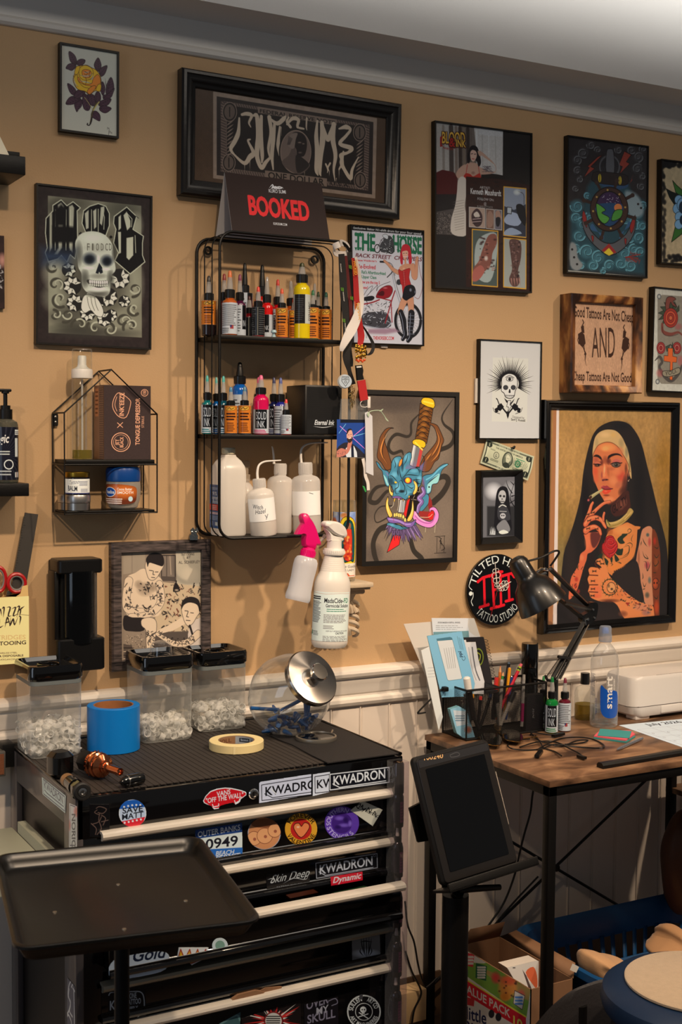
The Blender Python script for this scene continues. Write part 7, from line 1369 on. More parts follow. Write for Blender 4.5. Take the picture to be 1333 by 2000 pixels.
m=MB();a=aty(60/3.1,980+540/3.1,-.023);c_=aty(20/3.1,980+700/3.1,-.023);m.loft([[a+V3((-.006,0,0)),a+V3((.006,0,0)),c_+V3((.001,0,0)),c_+V3((-.001,0,0))],[p+V3((0,.002,0))for p in(a+V3((-.006,0,0)),a+V3((.006,0,0)),c_+V3((.001,0,0)),c_+V3((-.001,0,0)))]]);m.b('blade',STEEL,t)
#  rolling tool cabinet
TX0,TX1,TYF,TYB,TZ=.717,1.420,-.490,-.040,.835
GB=mat('gloss_black_enamel',(9,9,11),.10,coat=.6,bump=.02,bs=30);GS=mat('grey_side_enamel',(76,72,74),.3,coat=.3,bump=.05,bs=80);BM=mat('black_mat',(48,42,39),.75,bump=.4,bs=700)
AL=mat('aluminium_pull',(232,224,212),.34,.35,bump=.08,bs=500)
T=thing('tool_cabinet','black sticker covered rolling tool cabinet with aluminium drawer pulls','tool cabinet',((TX0+TX1)/2,-.265,.06))
m=MB();m.box((TX0+.012,TYF+.022,.07),(TX1,TYB,TZ-.006),bev=.003);m.box((TX0+.0,TYF+.001,.07),(TX0+.05,TYF+.03,TZ-.002),0,.002);m.box((TX1-.034,TYF+.001,.07),(TX1,TYF+.03,TZ-.002),0,.002)
m.box((TX0+.001,TYF,TZ-.078),(TX1-.001,TYF+.03,TZ),0,.002);m.b('body',GB,T)
m=MB()
for a,b in(((TX0-.002,TYF,.07),(TX0+.013,TYF+.070,TZ)),((TX0-.002,TYB-.05,.07),(TX0+.013,TYB,TZ)),((TX0-.002,TYF+.069,TZ-.062),(TX0+.013,TYB-.049,TZ))):m.box(a,b,0,.0015)
m.b('side_frame',GS,T)
m=MB();m.box((TX0+.0095,TYF+.07,.08),(TX0+.0125,TYB-.05,TZ-.062));m.b('side_panel',mat('dark_side_panel',(7,7,8),.35,spec=.25),T)
m=MB();m.box((TX0+.004,TYF+.02,TZ-.004),(TX1-.004,TYB-.004,TZ+.002))
for k in range(52):x=TX0+.012+k*.0132;m.box((x,TYF+.016,TZ+.0015),(x+.0088,TYB-.006,TZ+.0028))
m.b('top_liner',BM,T)
rim=[(TX0-.001,TYF+.002),(TX1+.001,TYF+.002),(TX1+.001,TYB),(TX0-.001,TYB)]
m=MB();m.tube([(x,y,TZ+.002)for x,y in((TX0+.0,TYF+.01),(TX0,TYB),(TX1,TYB),(TX1,TYF+.01))],.0038,8);m.b('rim',GB,T)
m=MB()
for x in(TX0+.06,TX1-.06):
 for y in(TYF+.06,TYB-.06):m.H([(0,-.012),(.028,-.012),(.030,-.009),(.030,.009),(.028,.012),(0,.012)],24,0,TR(x,y,.030)@RX(pi/2));m.box((x-.02,y-.02,.055),(x+.02,y+.02,.072))
m.b('casters',BLACKP,T)
DX0,DX1=TX0+.046,TX1-.030
FACES={}
def drawer(yh,ylip,pull,hx1=757,lab=None,last=False,hmat=None):
 Yf=TYF-pull;zt=aty(755,yh-8,Yf-.016).z;zl=aty(755,ylip,Yf).z if not last else aty(755,yh,Yf).z-.20
 d=MB();X0,X1=DX0,DX1
 d.box((X0,Yf,zl+.012),(X1,Yf+.012,zt-.004),0,.001)
 pr=[(Yf+.012,zl+.014),(Yf,zl+.014),(Yf-.0025,zl+.011),(Yf-.0075,zl+.009),(Yf-.010,zl+.004),(Yf-.008,zl-.001),(Yf-.002,zl-.003),(Yf+.012,zl-.003)]
 d.loft([[(x,y,z)for y,z in pr]for x in(X0,X1)],smooth=True)
 if pull>.01:d.box((X0+.006,Yf+.012,zl),(X0+.009,TYF+.03,zt-.02));d.box((X1-.009,Yf+.012,zl),(X1-.006,TYF+.03,zt-.02));d.box((X0+.006,Yf+.012,zl),(X1-.006,TYF+.03,zl+.003))
 o=d.b('drawer',GB,T)
 if lab:o['label']=lab
 h=MB();yc=Yf;pr=[(yc+.002,zt),(yc-.012,zt),(yc-.018,zt-.003),(yc-.020,zt-.008),(yc-.018,zt-.013),(yc-.012,zt-.017),(yc-.007,zt-.0165),(yc-.009,zt-.012),(yc-.008,zt-.006),(yc+.002,zt-.004)]
 h.loft([[(x,y,z)for y,z in pr]for x in(X0-.002,X1+.001)]);h.b('pull_handle',hmat or AL,o,ang=30)
 FACES[len(FACES)]=(o,Yf-.0008);return o
AL2=mat('shaded_grey_pull',(150,144,130),.42,.6)  # greyer copy of the pull metal, dimmer light put into its colour
drawer(1553,1632,.0);drawer(1648,1706,.0);drawer(1740,1797,.045,772);drawer(1817,1872,.0,hmat=AL2);drawer(1895,1990,.0,last=True)
m=MB();b=aty(360+392/2.898,1460+262/2.898,TYF-.002);m.H([(0,0),(.0105,0),(.0105,.003),(.009,.005),(.006,.0055),(.0055,.003),(0,.003)],28,0,TR(b.x,TYF,b.z)@RX(pi/2));m.box((b.x-.0008,TYF-.0046,b.z-.004),(b.x+.0008,TYF-.0025,b.z+.004),1);m.b('lock',[CHROME,BLACKM],T)
SW=(228,214,196)
def st(par,Y,q,fr,bg,draw,msk=None,res=2200,sm=0,name='sticker',m_=None):
 P=[yq(x,y,fr,Y)for x,y in q];x0=min(p.x for p in P);x1=max(p.x for p in P);z0=min(p.z for p in P);z1=max(p.z for p in P)
 cv=CV((x0,Y,z1),(1,0,0),(0,0,-1),x1-x0,z1-z0,res,bg,SW);cv.frame(*fr);draw(cv);cv.mask(msk or q,sm);o=cv.b(name,m_ or GLOSSP,par)
 md=o.modifiers.new('thickness','SOLIDIFY');md.thickness=.0004;md.offset=0;return o
F6=(360,1460,2.898);F7=(0,1440,3.03);F8=(0,1620,2.563);F9=(400,1700,2.898);K=(16,15,18);WT=(206,204,204)
Y0=TYF-.0008
def vans(c):
 c.P('112 300 150 252 230 232 300 242 342 254 347 268 318 288 290 316 200 340 165 340 130 318',(190,20,30),sm=2);c.X('VANS',(184,277),(262,262),26,WT,bo=1);c.X('"OFF THE WALL"',(122,316),(336,280),27,WT,bo=1);c.L('160 322 165 336 195 330 195 318',5,WT);c.L('285 300 290 314 312 302 314 290',5,WT)
st(T,Y0,Q('106 302 148 246 230 226 302 236 348 250 352 270 322 292 316 308 290 324 276 312 205 330 196 346 168 350 154 332 126 322'),F6,WT,vans,sm=2)
def kw(c,q,fg,bgc,text,a,b,h,q2=None):
 c.L([q[0],q[1],q[2],q[3],q[0]],4,fg);c.X(text,a,b,h,fg,bo=1)
def k1(c):
 c.L('438 212 760 160 760 262 440 300 438 212',4,K);c.X('KWADRON',(456,274),(800,222),48,K,bo=1);c.L('456 262 500 284 800 240',4,K);c.L('496 236 520 262',5,WT)
st(T,Y0,Q('432 194 720 150 720 266 424 316 424 202'),F6,(190,190,204),k1)
def k2(c):c.L('740 165 900 140 900 240 742 258 740 165',4,K);c.X('KWADRON',(748,232),(1060,190),46,K,bo=1)
st(T,Y0-.0006,Q('728 152 826 137 826 252 728 276'),F6,(196,196,208),k2)
def k3(c):
 c.L('826 152 1160 112 1160 196 826 240 826 152',5,WT);c.X('KWADRON',(842,214),(1142,172),50,WT,bo=1);c.L('842 206 880 226 1142 188',5,WT);c.D((1156,125),6,WT);c.D((1156,125),4,K)
st(T,Y0-.0012,Q('820 148 1164 106 1164 206 820 250'),F6,(20,20,26),k3)
def sm_(c):
 c.D((785,450),77,(176,186,200));c.P('705 425 865 412 850 370 785 370 720 380',(30,84,160));c.P('712 500 860 470 840 530 785 532 730 520',(196,34,44))
 for k in range(5):c.D((735+k*24,412-k*3-4*sin(k*.8)),6,WT);c.D((738+k*24,506-k*5),6,WT)
 c.X('SAVE',(724,452),(846,436),32,(24,26,34),bo=1);c.X('MATT',(720,490),(850,470),32,(24,26,34),bo=1)
st(T,Y0,ci(82,40,785,450),F7,WT,sm_)
def fig(c):
 for q in QQ('570 420 590 410 630 425 610 450 580 445;590 450 585 490 600 540 575 575;600 460 625 480 610 520;540 510 570 540 565 575;575 430 560 445 590 460;600 500 640 490;545 515 585 500 600 470'):c.L(q,5,(96,74,64),.8,sm=3)
st(T,Y0,Q('530 395 650 395 650 590 530 590'),F7,(16,14,15),fig)
o,Y1=FACES[0]
def ob(c):
 c.P('62 462 330 420 330 478 64 518',(30,58,110));c.P('64 580 330 565 330 640 66 650',(40,96,166));c.X('OUTER BANKS',(76,508),(318,466),30,WT,bo=1);c.X('0949',(120,576),(306,552),54,(26,26,34),bo=1);c.X('BEACH',(176,612),(282,602),24,WT,bo=1,sr=.2);c.X('PERMIT',(180,640),(318,622),26,WT,bo=1)
st(o,Y1,Q('62 466 328 424 331 634 68 648'),F6,(206,210,216),ob)
def sh(c):
 c.D((453,485),90,(196,130,84));c.P('380 420 453 400 520 410 500 450 400 450',(120,70,44),sm=3)
 for x,y,r in((395,515,40),(456,500,44),(512,470,38)):c.D((x,y),r,(214,150,100),ol=(120,66,44),ow=3);c.D((x+4,y+4),9,(150,84,60))
st(o,Y1,ci(94,40,453,487,ry=91),F6,(160,160,170),sh)
def fv(c):
 c.D((662,462),92,(206,146,40));c.D((662,462),60,(176,34,30));c.P('662 510 622 462 626 434 650 428 664 446 680 426 704 432 706 460',(214,120,70),sm=3,ol=(60,14,14),ow=4);c.B((645,450),12,8,(226,190,150),.9)
 c.arctext('FOREVER',(662,462),66,205,335,24,(40,22,14),bo=1);c.arctext('VALENTINE',(662,462),88,158,22,24,(40,22,14),bo=1,inside=True)
st(o,Y1,ci(92,40,662,462,ry=92),F6,(206,146,40),fv)
def ps(c):
 c.D((893,428),96,(88,54,150));c.D((893,428),58,(60,30,110))
 for x,y,rx,ry,k in((880,400,34,16,(110,80,170)),(905,440,40,14,(110,80,170)),(870,450,22,14,(40,18,80)),(915,410,18,20,(40,18,80)),(940,430,14,22,(120,90,180))):c.B((x,y),rx,ry,k,1)
 c.arctext('SOUTHERN',(893,428),64,170,300,24,(176,160,206),bo=1);c.arctext('STENCILS',(893,428),90,165,40,24,(176,160,206),bo=1,inside=True)
st(o,Y1,ci(98,40,893,428,ry=96),F6,(88,54,150),ps)
def dm(c):
 for q in QQ('975 330 1000 318 985 345 975 330;1000 340 1012 325 1010 350 1030 345;1030 362 1045 340 1050 370 1062 352;1066 382 1080 362 1085 395'):c.L(q,5,K,sm=3)
 c.X('Dynamic',(982,345),(1098,398),24,K,sr=.5)
st(o,Y1-.0006,Q('940 356 1010 300 1125 352 1068 446'),F6,(196,188,166),dm)
o,Y1=FACES[1]
def sd(c):
 c.X('Skin Deep',(486,770),(706,728),44,(176,176,172),bo=0,sr=.5);c.L('470 748 500 742 490 765 520 752',5,(176,176,172),sm=4,tp=2);c.L('560 770 620 740 690 745 705 700',4,(150,150,146),sm=4,tp=2);c.X('TATTOO PARLOR',(522,800),(668,778),13,(130,130,128));c.X('WWW.SKINDEEPTATTOOPARLOR.COM',(498,820),(684,786),14,(150,150,148),bo=1)
st(o,Y1,Q('462 718 712 690 712 790 470 826'),F6,(14,13,15),sd)
def k4(c):c.L('745 655 1092 600 1094 680 750 740 745 655',4,(150,150,156));c.X('KWADRON',(764,718),(1070,664),50,(176,176,180),bo=1);c.L('764 704 800 724 1070 678',4,(176,176,180));c.D((1078,612),7,(150,150,156));c.D((1078,612),5,K)
st(o,Y1,Q('740 650 1098 592 1100 684 745 748'),F6,(18,18,22),k4)
def dy(c):c.X('Dynamic',(840,768),(1000,740),32,WT,bo=1,sr=.25)
st(o,Y1-.0105,Q('828 732 1010 702 1012 752 832 784'),F6,(196,26,44),dy)
o,Y1=FACES[2]
def tc(c):c.X('Gold',(656,664),(826,640),60,(22,30,50),bo=1,sr=.3);c.X('TATTOO CO.',(600,728),(812,696),30,(24,24,30),bo=1)
st(o,Y1,Q('545 690 600 640 800 610 850 640 830 700 740 730 600 750 548 735'),F8,(196,200,204),tc,sm=3)
def fl_(c):c.P('885 670 905 600 925 650 950 600 965 655 990 600 1005 650 1030 600 1035 640 960 670',(206,160,40),ol=(150,40,30),ow=5)
st(o,Y1,Q('880 672 895 590 1045 590 1040 640 960 680 940 660'),F8,(206,200,190),fl_)
st(o,Y1,ci(40,24,1102,582),F8,(200,206,200),lambda c:c.D((1102,580),24,(120,150,130)))
o,Y1=FACES[3]
def gy(c):
 c.B((915,470),90,30,(214,212,212),.8)
 for q in QQ('885 380 892 430 905 480;900 375 902 440 912 490;915 372 917 440 918 500;930 375 930 440 924 490;945 382 938 430 928 480;880 405 910 400 950 405;885 440 880 460 900 485;942 435 946 460 930 485'):c.L(q,6,(26,24,26),sm=3,tp=2)
st(o,Y1,Q('834 394 992 356 996 488 836 532'),F9,(110,104,98),gy)
def ks(c):c.L('545 830 560 815 640 812 700 812 720 840 720 900 690 940',5,(170,166,160),sm=3);c.X('LONE',(640,848),(684,842),26,(176,172,166),bo=1);c.X('TATTOO',(632,880),(706,870),26,(176,172,166),bo=1);c.X('SUPPLY',(632,914),(690,906),24,(176,172,166),bo=1);c.X('K',(548,905),(576,900),44,(176,172,166),bo=1)
st(o,Y1,Q('538 815 730 805 732 935 545 960'),F8,(18,17,18),ks)
o,Y1=FACES[4]
def br(c):
 c.R(205,700,550,900,(24,18,18))
 for k in range(60):a=RU(0,2*pi);r=RU(70,190);c.L([(390+60*cos(a),850+50*sin(a)),(390+r*cos(a),850+r*.9*sin(a))],9,random.choice([(190,40,36),(206,196,180),(40,30,30),(150,30,30)]),.9,tp=1)
 c.D((390,852),50,(190,184,170),ol=(120,30,30),ow=7);c.Y(350,820,430,869,4,(40,36,36))
st(o,Y1,Q('208 838 545 730 547 900 208 930'),F9,(30,22,22),br)
st(o,Y1,Q('80 868 205 800 200 900 85 920'),F9,(56,84,84),lambda c:c.L('90 870 180 820 200 850',10,(90,120,116),sm=3))
def om(c):c.X('OVER',(575,790),(700,750),50,(120,112,124),bo=1);c.X('MY',(630,820),(700,800),40,(150,146,150),bo=1);c.X('SKULL',(580,868),(740,830),46,(120,112,124),bo=1);c.L('700 740 740 725 752 750 720 765',5,(110,104,116),sm=4)
st(o,Y1,Q('562 760 755 715 758 880 565 900'),F9,(18,16,20),om)
def su(c):
 c.D((902,800),96,(186,184,176));c.D((902,800),88,(16,15,17));c.arctext('SULLEN',(902,800),62,185,262,24,(196,194,186),bo=1);c.arctext('ART CO',(902,800),62,285,345,24,(196,194,186),bo=1);c.arctext('ART MACHINERIES',(902,800),84,160,20,22,(196,194,186),bo=1,inside=True);c.D((902,800),50,(186,184,176));c.D((902,800),46,(16,15,17));c.D((898,788),18,(196,194,186));c.R(890,800,906,812,(196,194,186));c.D((892,788),4,K);c.D((905,788),4,K)
 c.L('870 830 925 812',5,(196,194,186));c.L('875 805 925 838',5,(196,194,186));c.L('885 720 888 680 895 660',[22,14,4],(60,58,60))
st(o,Y1,ci(99,44,902,800,ry=99),F9,(16,15,17),su)
def side_sticker(q,draw,bg,z_off=.0006):
 X=TX0-.0028;P=[atx(F7[0]+x/F7[2],F7[1]+y/F7[2],X)for x,y in q];y0=max(p.y for p in P);y1=min(p.y for p in P);z1=max(p.z for p in P);z0=min(p.z for p in P)
 cv=CV((X,y0,z1),(0,-1,0),(0,0,-1),y0-y1,z1-z0,2200,bg,(176,170,170));cv.frame(*F7);draw(cv);cv.mask(q);cv.b('sticker',GLOSSP,T)
def s1(c):c.L('256 248 382 352 382 436 258 334 256 248',3,(60,60,70));c.X('KWADRON',(262,300),(374,396),44,(60,60,70),bo=1,up=(-2,-44));c.L('264 312 280 332 376 410',3,(60,60,70))
side_sticker(Q('248 235 390 345 386 450 252 338'),s1,(170,178,180))
def s2(c):c.B((452,440),20,40,(206,100,80),1);c.B((404,520),20,46,(206,100,80),1);c.L('416 400 446 412 444 640 414 640 416 400',3,(70,66,70));c.X('NORIC',(425,450),(425,650),24,(50,48,54),bo=1,up=(22,0))
side_sticker(Q('410 388 456 408 456 660 408 660'),s2,(186,182,180))
FX=(0,1820,5.554)
def scr(c):
 c.frame(*FX);G=(168,166,146)
 for q in QQ('775 600 800 560 840 640 835 680 790 610;800 640 810 1000;825 680 830 1000;845 660 850 1000;750 620 745 700 765 780 755 860 785 920;715 960 740 900 770 960 775 1000;790 550 820 560 815 590'):c.L(q,9,G,sm=4)
 c.L('800 490 770 530 745 600 740 700 765 760 750 850 715 920 710 1000',9,G,sm=5);c.L('800 490 830 520 852 620 856 1000',9,G,sm=5);c.frame(*F7)
X=TX0-.0028;P0=atx(128,1905,X);P1=atx(155,2010,X);cv=CV((X,TYF+.052,P0.z),(0,-1,0),(0,0,-1),.048,P0.z-P1.z+.02,2000,(66,62,64),(150,146,146));scr(cv);cv.b('sticker',GLOSSP,T)
m=MB();a=atx(12,1482,.700);m.box((.690,-.075,.800),(.716,-.030,.850),0,.002);m.box((.640,-.085,.785),(.694,-.028,.838),1,.002);m.box((.655,-.0865,.790),(.690,-.0835,.833),2);m.b('magnetic_bracket',[BLACKP,mat('brushed_grey',(120,118,114),.4,.6),mat('cork_brown',(120,70,42),.8,bump=.5,bs=400)],T)
SHB=mat('pale_grey_green_shelf',(176,178,160),.5)
q=[atx(x,y,.706)for x,y in Q('40 1604 52 1600 108 1655 96 1655')]
m=MB();m.loft([[V3((.716,q[0].y,q[0].z)),V3((.700,q[0].y,q[0].z)),V3((.700,q[0].y,q[0].z-.022)),V3((.716,q[0].y,q[0].z-.022))],[V3((.716,TYF+.03,q[0].z)),V3((.700,TYF+.03,q[0].z)),V3((.700,TYF+.03,q[0].z-.022)),V3((.716,TYF+.03,q[0].z-.022))]],smooth=False)
zs_=atx(60,1645,.66).z;m.box((.45,-.40,q[0].z-.036),(.700,-.11,q[0].z-.022),0,.003);m.box((.45,-.40,q[0].z-.062),(.70,-.39,q[0].z-.022),0,.002);m.b('folding_side_shelf',SHB,T)
Yd=TYF-.022;zz=aty(755,1797,TYF-.045).z
m=MB();
for q,mt,lab,nm,cat in((Q('555 186 720 152 722 166 560 200'),mat('orange_wrapper',(206,90,40),.4),'orange packet lying in the half open third drawer','orange_packet','packet'),(Q('740 128 920 90 924 128 745 160'),mat('green_wrapper',(30,60,34),.4),'dark green box in the half open third drawer','green_box','box')):
 P=[yq(x,y,F9,TYF-.012)for x,y in q];m=MB();m.loft([P,[p+V3((0,.018,-.004))for p in P]],smooth=False)
 if nm=='green_box':cvv=P
 solo(m.b(nm,mt),lab,cat,at=P[3])
BR=mat('brown_card',(134,98,70),.8);
P=[yq(x,y,F9,TYF-.013)for x,y in Q('150 742 190 705 290 680 340 690 280 742 180 748')];P2=[yq(x,y,F9,TYF-.010)for x,y in Q('320 680 345 664 438 660 430 678 350 700 300 712')]
m=MB();m.loft([P,[p+V3((0,.008,.001))for p in P]],smooth=False);m.loft([P2,[p+V3((0,.008,.001))for p in P2]],smooth=False);solo(m.b('torn_cardboard',BR),'torn brown cardboard stuck over the fifth drawer pull','cardboard',at=P[0])
cx=(aty(763,1600,-.508).x+aty(791,1600,-.508).x)/2;cw=aty(791,1600,-.508).x-aty(763,1600,-.508).x;zt=TZ-.004
t=thing('bottle_dispenser_column','clear vertical column full of dark bottles on the front right edge of the tool cabinet','dispenser',(cx,-.508,.10))
m=MB();q=[(x,y)for x,y in rrect(cw,.034,.003,3)];q2=[(x,y)for x,y in rrect(cw-.002,.032,.0025,3)];m.loft([[(cx+x,-.508+y,z)for x,y in q]for z in(.10,zt)],caps=False);m.b('clear_sleeve',cl('clear_acrylic',(238,232,238),gloss=.9,rough=.03,haze=.05),t)
r=.0125;zb=zt-.138;DBM=mat('dark_plum_ink',(16,9,13),.12,coat=.6);proto=thing('dropper_bottle','dark plum bottle in the clear column, topmost of the stack','bottle',(cx,-.508,zb),0,'bottles stacked in the clear column')
h=.088;m=MB();m.H([(0,0),(r*.95,0),(r,.002),(r,h*.70),(r*.85,h*.80),(r*.5,h*.85),(0,h*.85)],22);m.b('body',DBM,proto,local=True);m=MB();m.H([(0,h*.84),(r*.62,h*.84),(r*.6,h*.98),(0,h*.98)],20);m.b('cap',CAPM,proto,local=True);m=MB();m.H([(r*.32,h*.98),(r*.26,h*1.1),(r*.12,h*1.27),(0,h*1.27)],14);m.b('tip',mat('silver_grey_tip',(196,186,176),.4),proto,local=True)
cv=CV((0,0,0),(1,0,0),(0,0,1),r*3.0,h*.50,1500,(30,22,28),(225,215,205));cv.unit(100,110);cv.R(40,0,66,110,(24,20,24));cv.R(66,0,100,110,(84,30,54));cv.Y(68,10,98,100,6,(60,24,40));cv.R(0,0,6,110,(110,90,90));cv.b('label',GLOSSP,proto,wrap(0,0,h*.62,r+.0003,atan2(-2.24,-cx)-1.5),local=True)
for k in range(1,6):dup(proto,(cx,-.508,zb-.1055*k),0,'dark plum bottle in the clear column, %s from the top'%('second','third','fourth','fifth','sixth')[k-1])
m=MB();m.H([(0,0),(r,0),(r,.060),(r*.8,.0655),(0,.0655)],22);m.b('bottle_stub',DBM,None);o=bpy.data.objects['bottle_stub'];
m_=solo(o,'dark bottle upside down at the very top of the clear column','bottle',at=(0,0,0));m_.location=(cx,-.508,zt-.068+.001);
#  things on the cabinet
ZT=TZ+.0031
CLC=cl('canister_plastic',(255,255,255),gloss=1.6,rough=.03,haze=.10,hc=(225,228,226),edgeh=.7);LIDM=mat('lid_black_gloss',(7,7,8),.08,coat=.7);GAS=mat('grey_gasket',(104,112,114),.5)
def cup_mesh():
 m=MB();m.H([(.0042,0),(.0055,.0075),(.0064,.0085),(.0064,.0092),(.0052,.0090),(.0037,.001)],9);return m
def canister(pl,pr,ptop,fill,lab,clab,wd=.122,seed=1,kseed=60):
 a=atz(*pl,ZT);b=atz(*pr,ZT);X0,X1=a.x,b.x;w_=X1-X0;yf=(a.y+b.y)/2;d=wd;cx,cy=(X0+X1)/2,yf+d/2;zt=aty(ptop[0],ptop[1],yf).z
 H=zt-ZT;t=thing('food_canister',lab,'canister',(cx,cy,ZT+.0003));lidh=.030
 m=MB();R=lambda s,rr:[(cx+x,cy+y)for x,y in rrect(w_*s,d*s,rr,5)]
 m.loft([[(x,y,ZT+z)for x,y in R(s,.014)]for s,z in((.93,.0008),(.965,.004),(.97,.010),(1.0,H-lidh-.006))],caps=False);m.add([(x,y,ZT+.001)for x,y in R(.93,.014)],[list(range(len(R(.93,.014))))]);m.b('clear_body',CLC,t)
 m=MB();m.loft([[(x,y,ZT+z)for x,y in R(s,.014)]for s,z in((.98,H-lidh-.010),(1.0,H-lidh-.009),(1.0,H-lidh),(.98,H-lidh))]);m.b('gasket',GAS,t)
 m=MB();m.loft([[(x,y,ZT+z)for x,y in R(s,.018)]for s,z in((1.02,H-lidh),(1.06,H-lidh+.004),(1.06,H-.006),(1.03,H),(.96,H),(.88,H-.008),(.5,H-.009))]);m.tube([(x,y,ZT+H-.0065)for x,y in ci(w_*.20,20,cx,cy)],.0022,6,closed=True);m.b('lid',LIDM,t)
 rr=random.Random(seed);m=MB();base=cup_mesh()
 n=0;lay=0;z=.004
 while z<fill:
  for i in range(9):
   for j in range(8):
    edge=i in(0,8)or j in(0,);top=z>fill-.016
    if not(edge or top or lay==0):continue
    x=cx+(i-4)*w_*.104+rr.uniform(-.002,.002);y=cy+(j-3.5)*d*.115+rr.uniform(-.002,.002);zz=ZT+z+rr.uniform(0,.003)
    if rr.random()<.35:continue
    M=TR(x,y,zz+.005)@Euler((rr.uniform(-1.6,1.6),rr.uniform(-1.6,1.6),rr.uniform(0,6))).to_matrix().to_4x4()@SC(1.3,1.3,1.3)@TR(0,0,-.004);m.add(base.v,base.f,0,True,M);n+=1
  z+=.0095;lay+=1
 o=m.b('ink_caps',cl('ink_cap_plastic',(255,255,255),gloss=.4,rough=.15,haze=.5,hc=(255,255,252)));solo(o,clab,'ink caps');o['kind']='stuff';return cx,cy,ZT+H
canister((61,1486),(163,1474),(110,1300),.058,'clear square canister with a black lid, leftmost on the tool cabinet','pile of clear plastic ink caps in the leftmost canister',seed=1)
c2=canister((278,1453),(383,1446),(320,1282),.040,'clear square canister with a glass cup on its black lid, beside the blue tape','small clear ink caps in the canister right of the blue tape',.118,2)
canister((389,1431),(487,1424),(435,1273),.050,'clear square canister with a black lid beside the round glass jar','white ink caps in the canister beside the glass jar',.112,3)
b=aty(320,1283,c2[1]);r=22*mpp(b);t_=MB();t_.H([(r,.0),(r*.98,.002),(r*.93,.020),(r*.75,.028),(r*.4,.031),(0,.0315)],30,0,TR(c2[0],c2[1]-.01,c2[2]-.0055));solo(t_.b('glass_cup',cl('thick_glass',gloss=1.3,rough=.02)),'small clear glass cup upside down on the middle canister lid','cup')
def roll(px,pyb,wpx,pyt,mt,inner,name,lab,ri=.6,core=(150,96,60)):
 a=atz(px,pyb,ZT);r=wpx/2*mpp(a);cy=a.y+r*.95;k=atz(px,pyb,ZT);cx=aty(px,pyb-10,cy).x;H=aty(px,pyt,cy).z-ZT;t=thing(name,lab,'tape',(cx,cy,ZT+.0003));A=TR(cx,cy,ZT+.0003)
 m=MB();m.H([(r*ri,0),(r*.985,0),(r,.001),(r,H-.001),(r*.985,H),(r*ri,H)],56,0,A);m.b('tape_roll',mt,t)
 m=MB();m.H([(r*ri*.94,.0),(r*ri,0),(r*ri,H-.0002),(r*ri*.94,H-.0005),(r*ri*.94,0)],48,0,A);m.b('cardboard_core',mat('core_%s'%name,core,.8,var=.2,vs_=60),t);return cx,cy,r,H
roll(222,1475,104,1376,mat('blue_masking_tape',(0,120,206),.38,bump=.1,bs=60),None,'blue_tape_roll','wide roll of bright blue tape standing on the tool cabinet',.76,(150,96,54))
cx,cy,r,H=roll(462,1475,109,1445,mat('cream_masking_tape',(232,214,158),.55,bump=.1,bs=90),None,'masking_tape_roll','roll of cream masking tape lying flat on the tool cabinet',.67,(140,110,84))
cv=CV((cx-r,cy+r,ZT+H*.5),(1,0,0),(0,-1,0),.001,.001,1000);tp=bpy.data.objects['masking_tape_roll']
W=2*pi*r*.62*.62;cv=CV((0,0,0),(1,0,0),(0,0,1),W,H*.9,1500,(150,146,140),(225,215,205));cv.unit(100,24)
cv.R(0,0,40,24,(140,96,60));cv.X('ROLL',(8,18),(34,18),12,(90,50,30),bo=1);cv.R(46,5,64,18,(40,44,50));cv.X('Scotch',(48,14),(62,14),6,(200,200,200),bo=1);cv.X('bulletin',(68,15),(96,15),9,(40,44,50),bo=1)
ang0=.25
cv.b('core_print',PAPER,tp,lambda X,Y:np.stack([cx+r*.625*np.cos(2.75-X/(r*.625)),cy+r*.625*np.sin(2.75-X/(r*.625)),ZT+H*.95-Y],1))
m=MB();m.add([(cx-r*.52,cy-r*.87,ZT+.001),(cx-r*.45,cy-r*.90,ZT+.001),(cx-r*.44,cy-r*.905,ZT+H),(cx-r*.52,cy-r*.865,ZT+H)],[(0,1,2,3)]);m.b('torn_end',mat('cream_masking_tape_end',(238,222,170),.55),tp)
pts=[atz(360+x/3.03,1230+y/3.03,ZT+.002)for x,y in Q('500 622 640 560 820 550 1000 600 1296 742 1210 765 890 806 760 745 640 680 560 650')];t=thing('rubber_mat','dark ribbed rubber mat on the right half of the cabinet top','mat',(sum(p.x for p in pts)/len(pts),sum(p.y for p in pts)/len(pts),ZT))
P=[V3((min(p.x,TX1-.006),min(max(p.y,TYF+.004),TYB-.01),0))for p in pts];m=MB();m.prism([(p.x,p.y)for p in P],.0022,0,TR(0,0,ZT+.0002));m.b('mat_sheet',mat('ribbed_rubber',(26,24,26),.7,bump=.8,bs=500),t)
GLS=cl('jar_glass',(253,255,255),gloss=1.6,rough=.015,haze=.03,edgeh=.6);ZJ=ZT+.0026
jc=aty(565,1347,-.215);R=80*mpp(jc);jc.z=ZJ+R*.92;lc=aty(580,1300,-.30);ax=(V3((.17,-.74,.50))).normalized();t=thing('glass_jar','round glass jar on its side with a steel lid and knob, holding blue pieces','jar',(jc.x,jc.y,ZJ))
xa=ax.cross(V3((0,0,1))).normalized();ya=ax.cross(xa);A=basis(jc,xa,ya,ax)
pr=[(0,-R*.98),(R*.45,-R*.92),(R*.80,-R*.62),(R*.98,-R*.2),(R*1.0,R*.1),(R*.90,R*.48),(R*.72,R*.76),(R*.66,R*.84),(R*.68,R*.90)]
m=MB();m.H(pr,48,0,A)
m.v=[(x,y,max(z,ZJ+.0004))for x,y,z in m.v];m.b('glass_body',GLS,t)
m=MB();m.H([(0,R*.86),(R*.66,R*.86),(R*.70,R*.90),(R*.71,R*1.02),(R*.68,R*1.06),(R*.20,R*1.10),(R*.16,R*1.11),(0,R*1.11)],56,0,A)
LS=mat('spun_steel_lid',(196,188,180),.22,1.);n_=LS.node_tree.nodes['Principled BSDF'];n_.inputs['Anisotropic'].default_value=.8
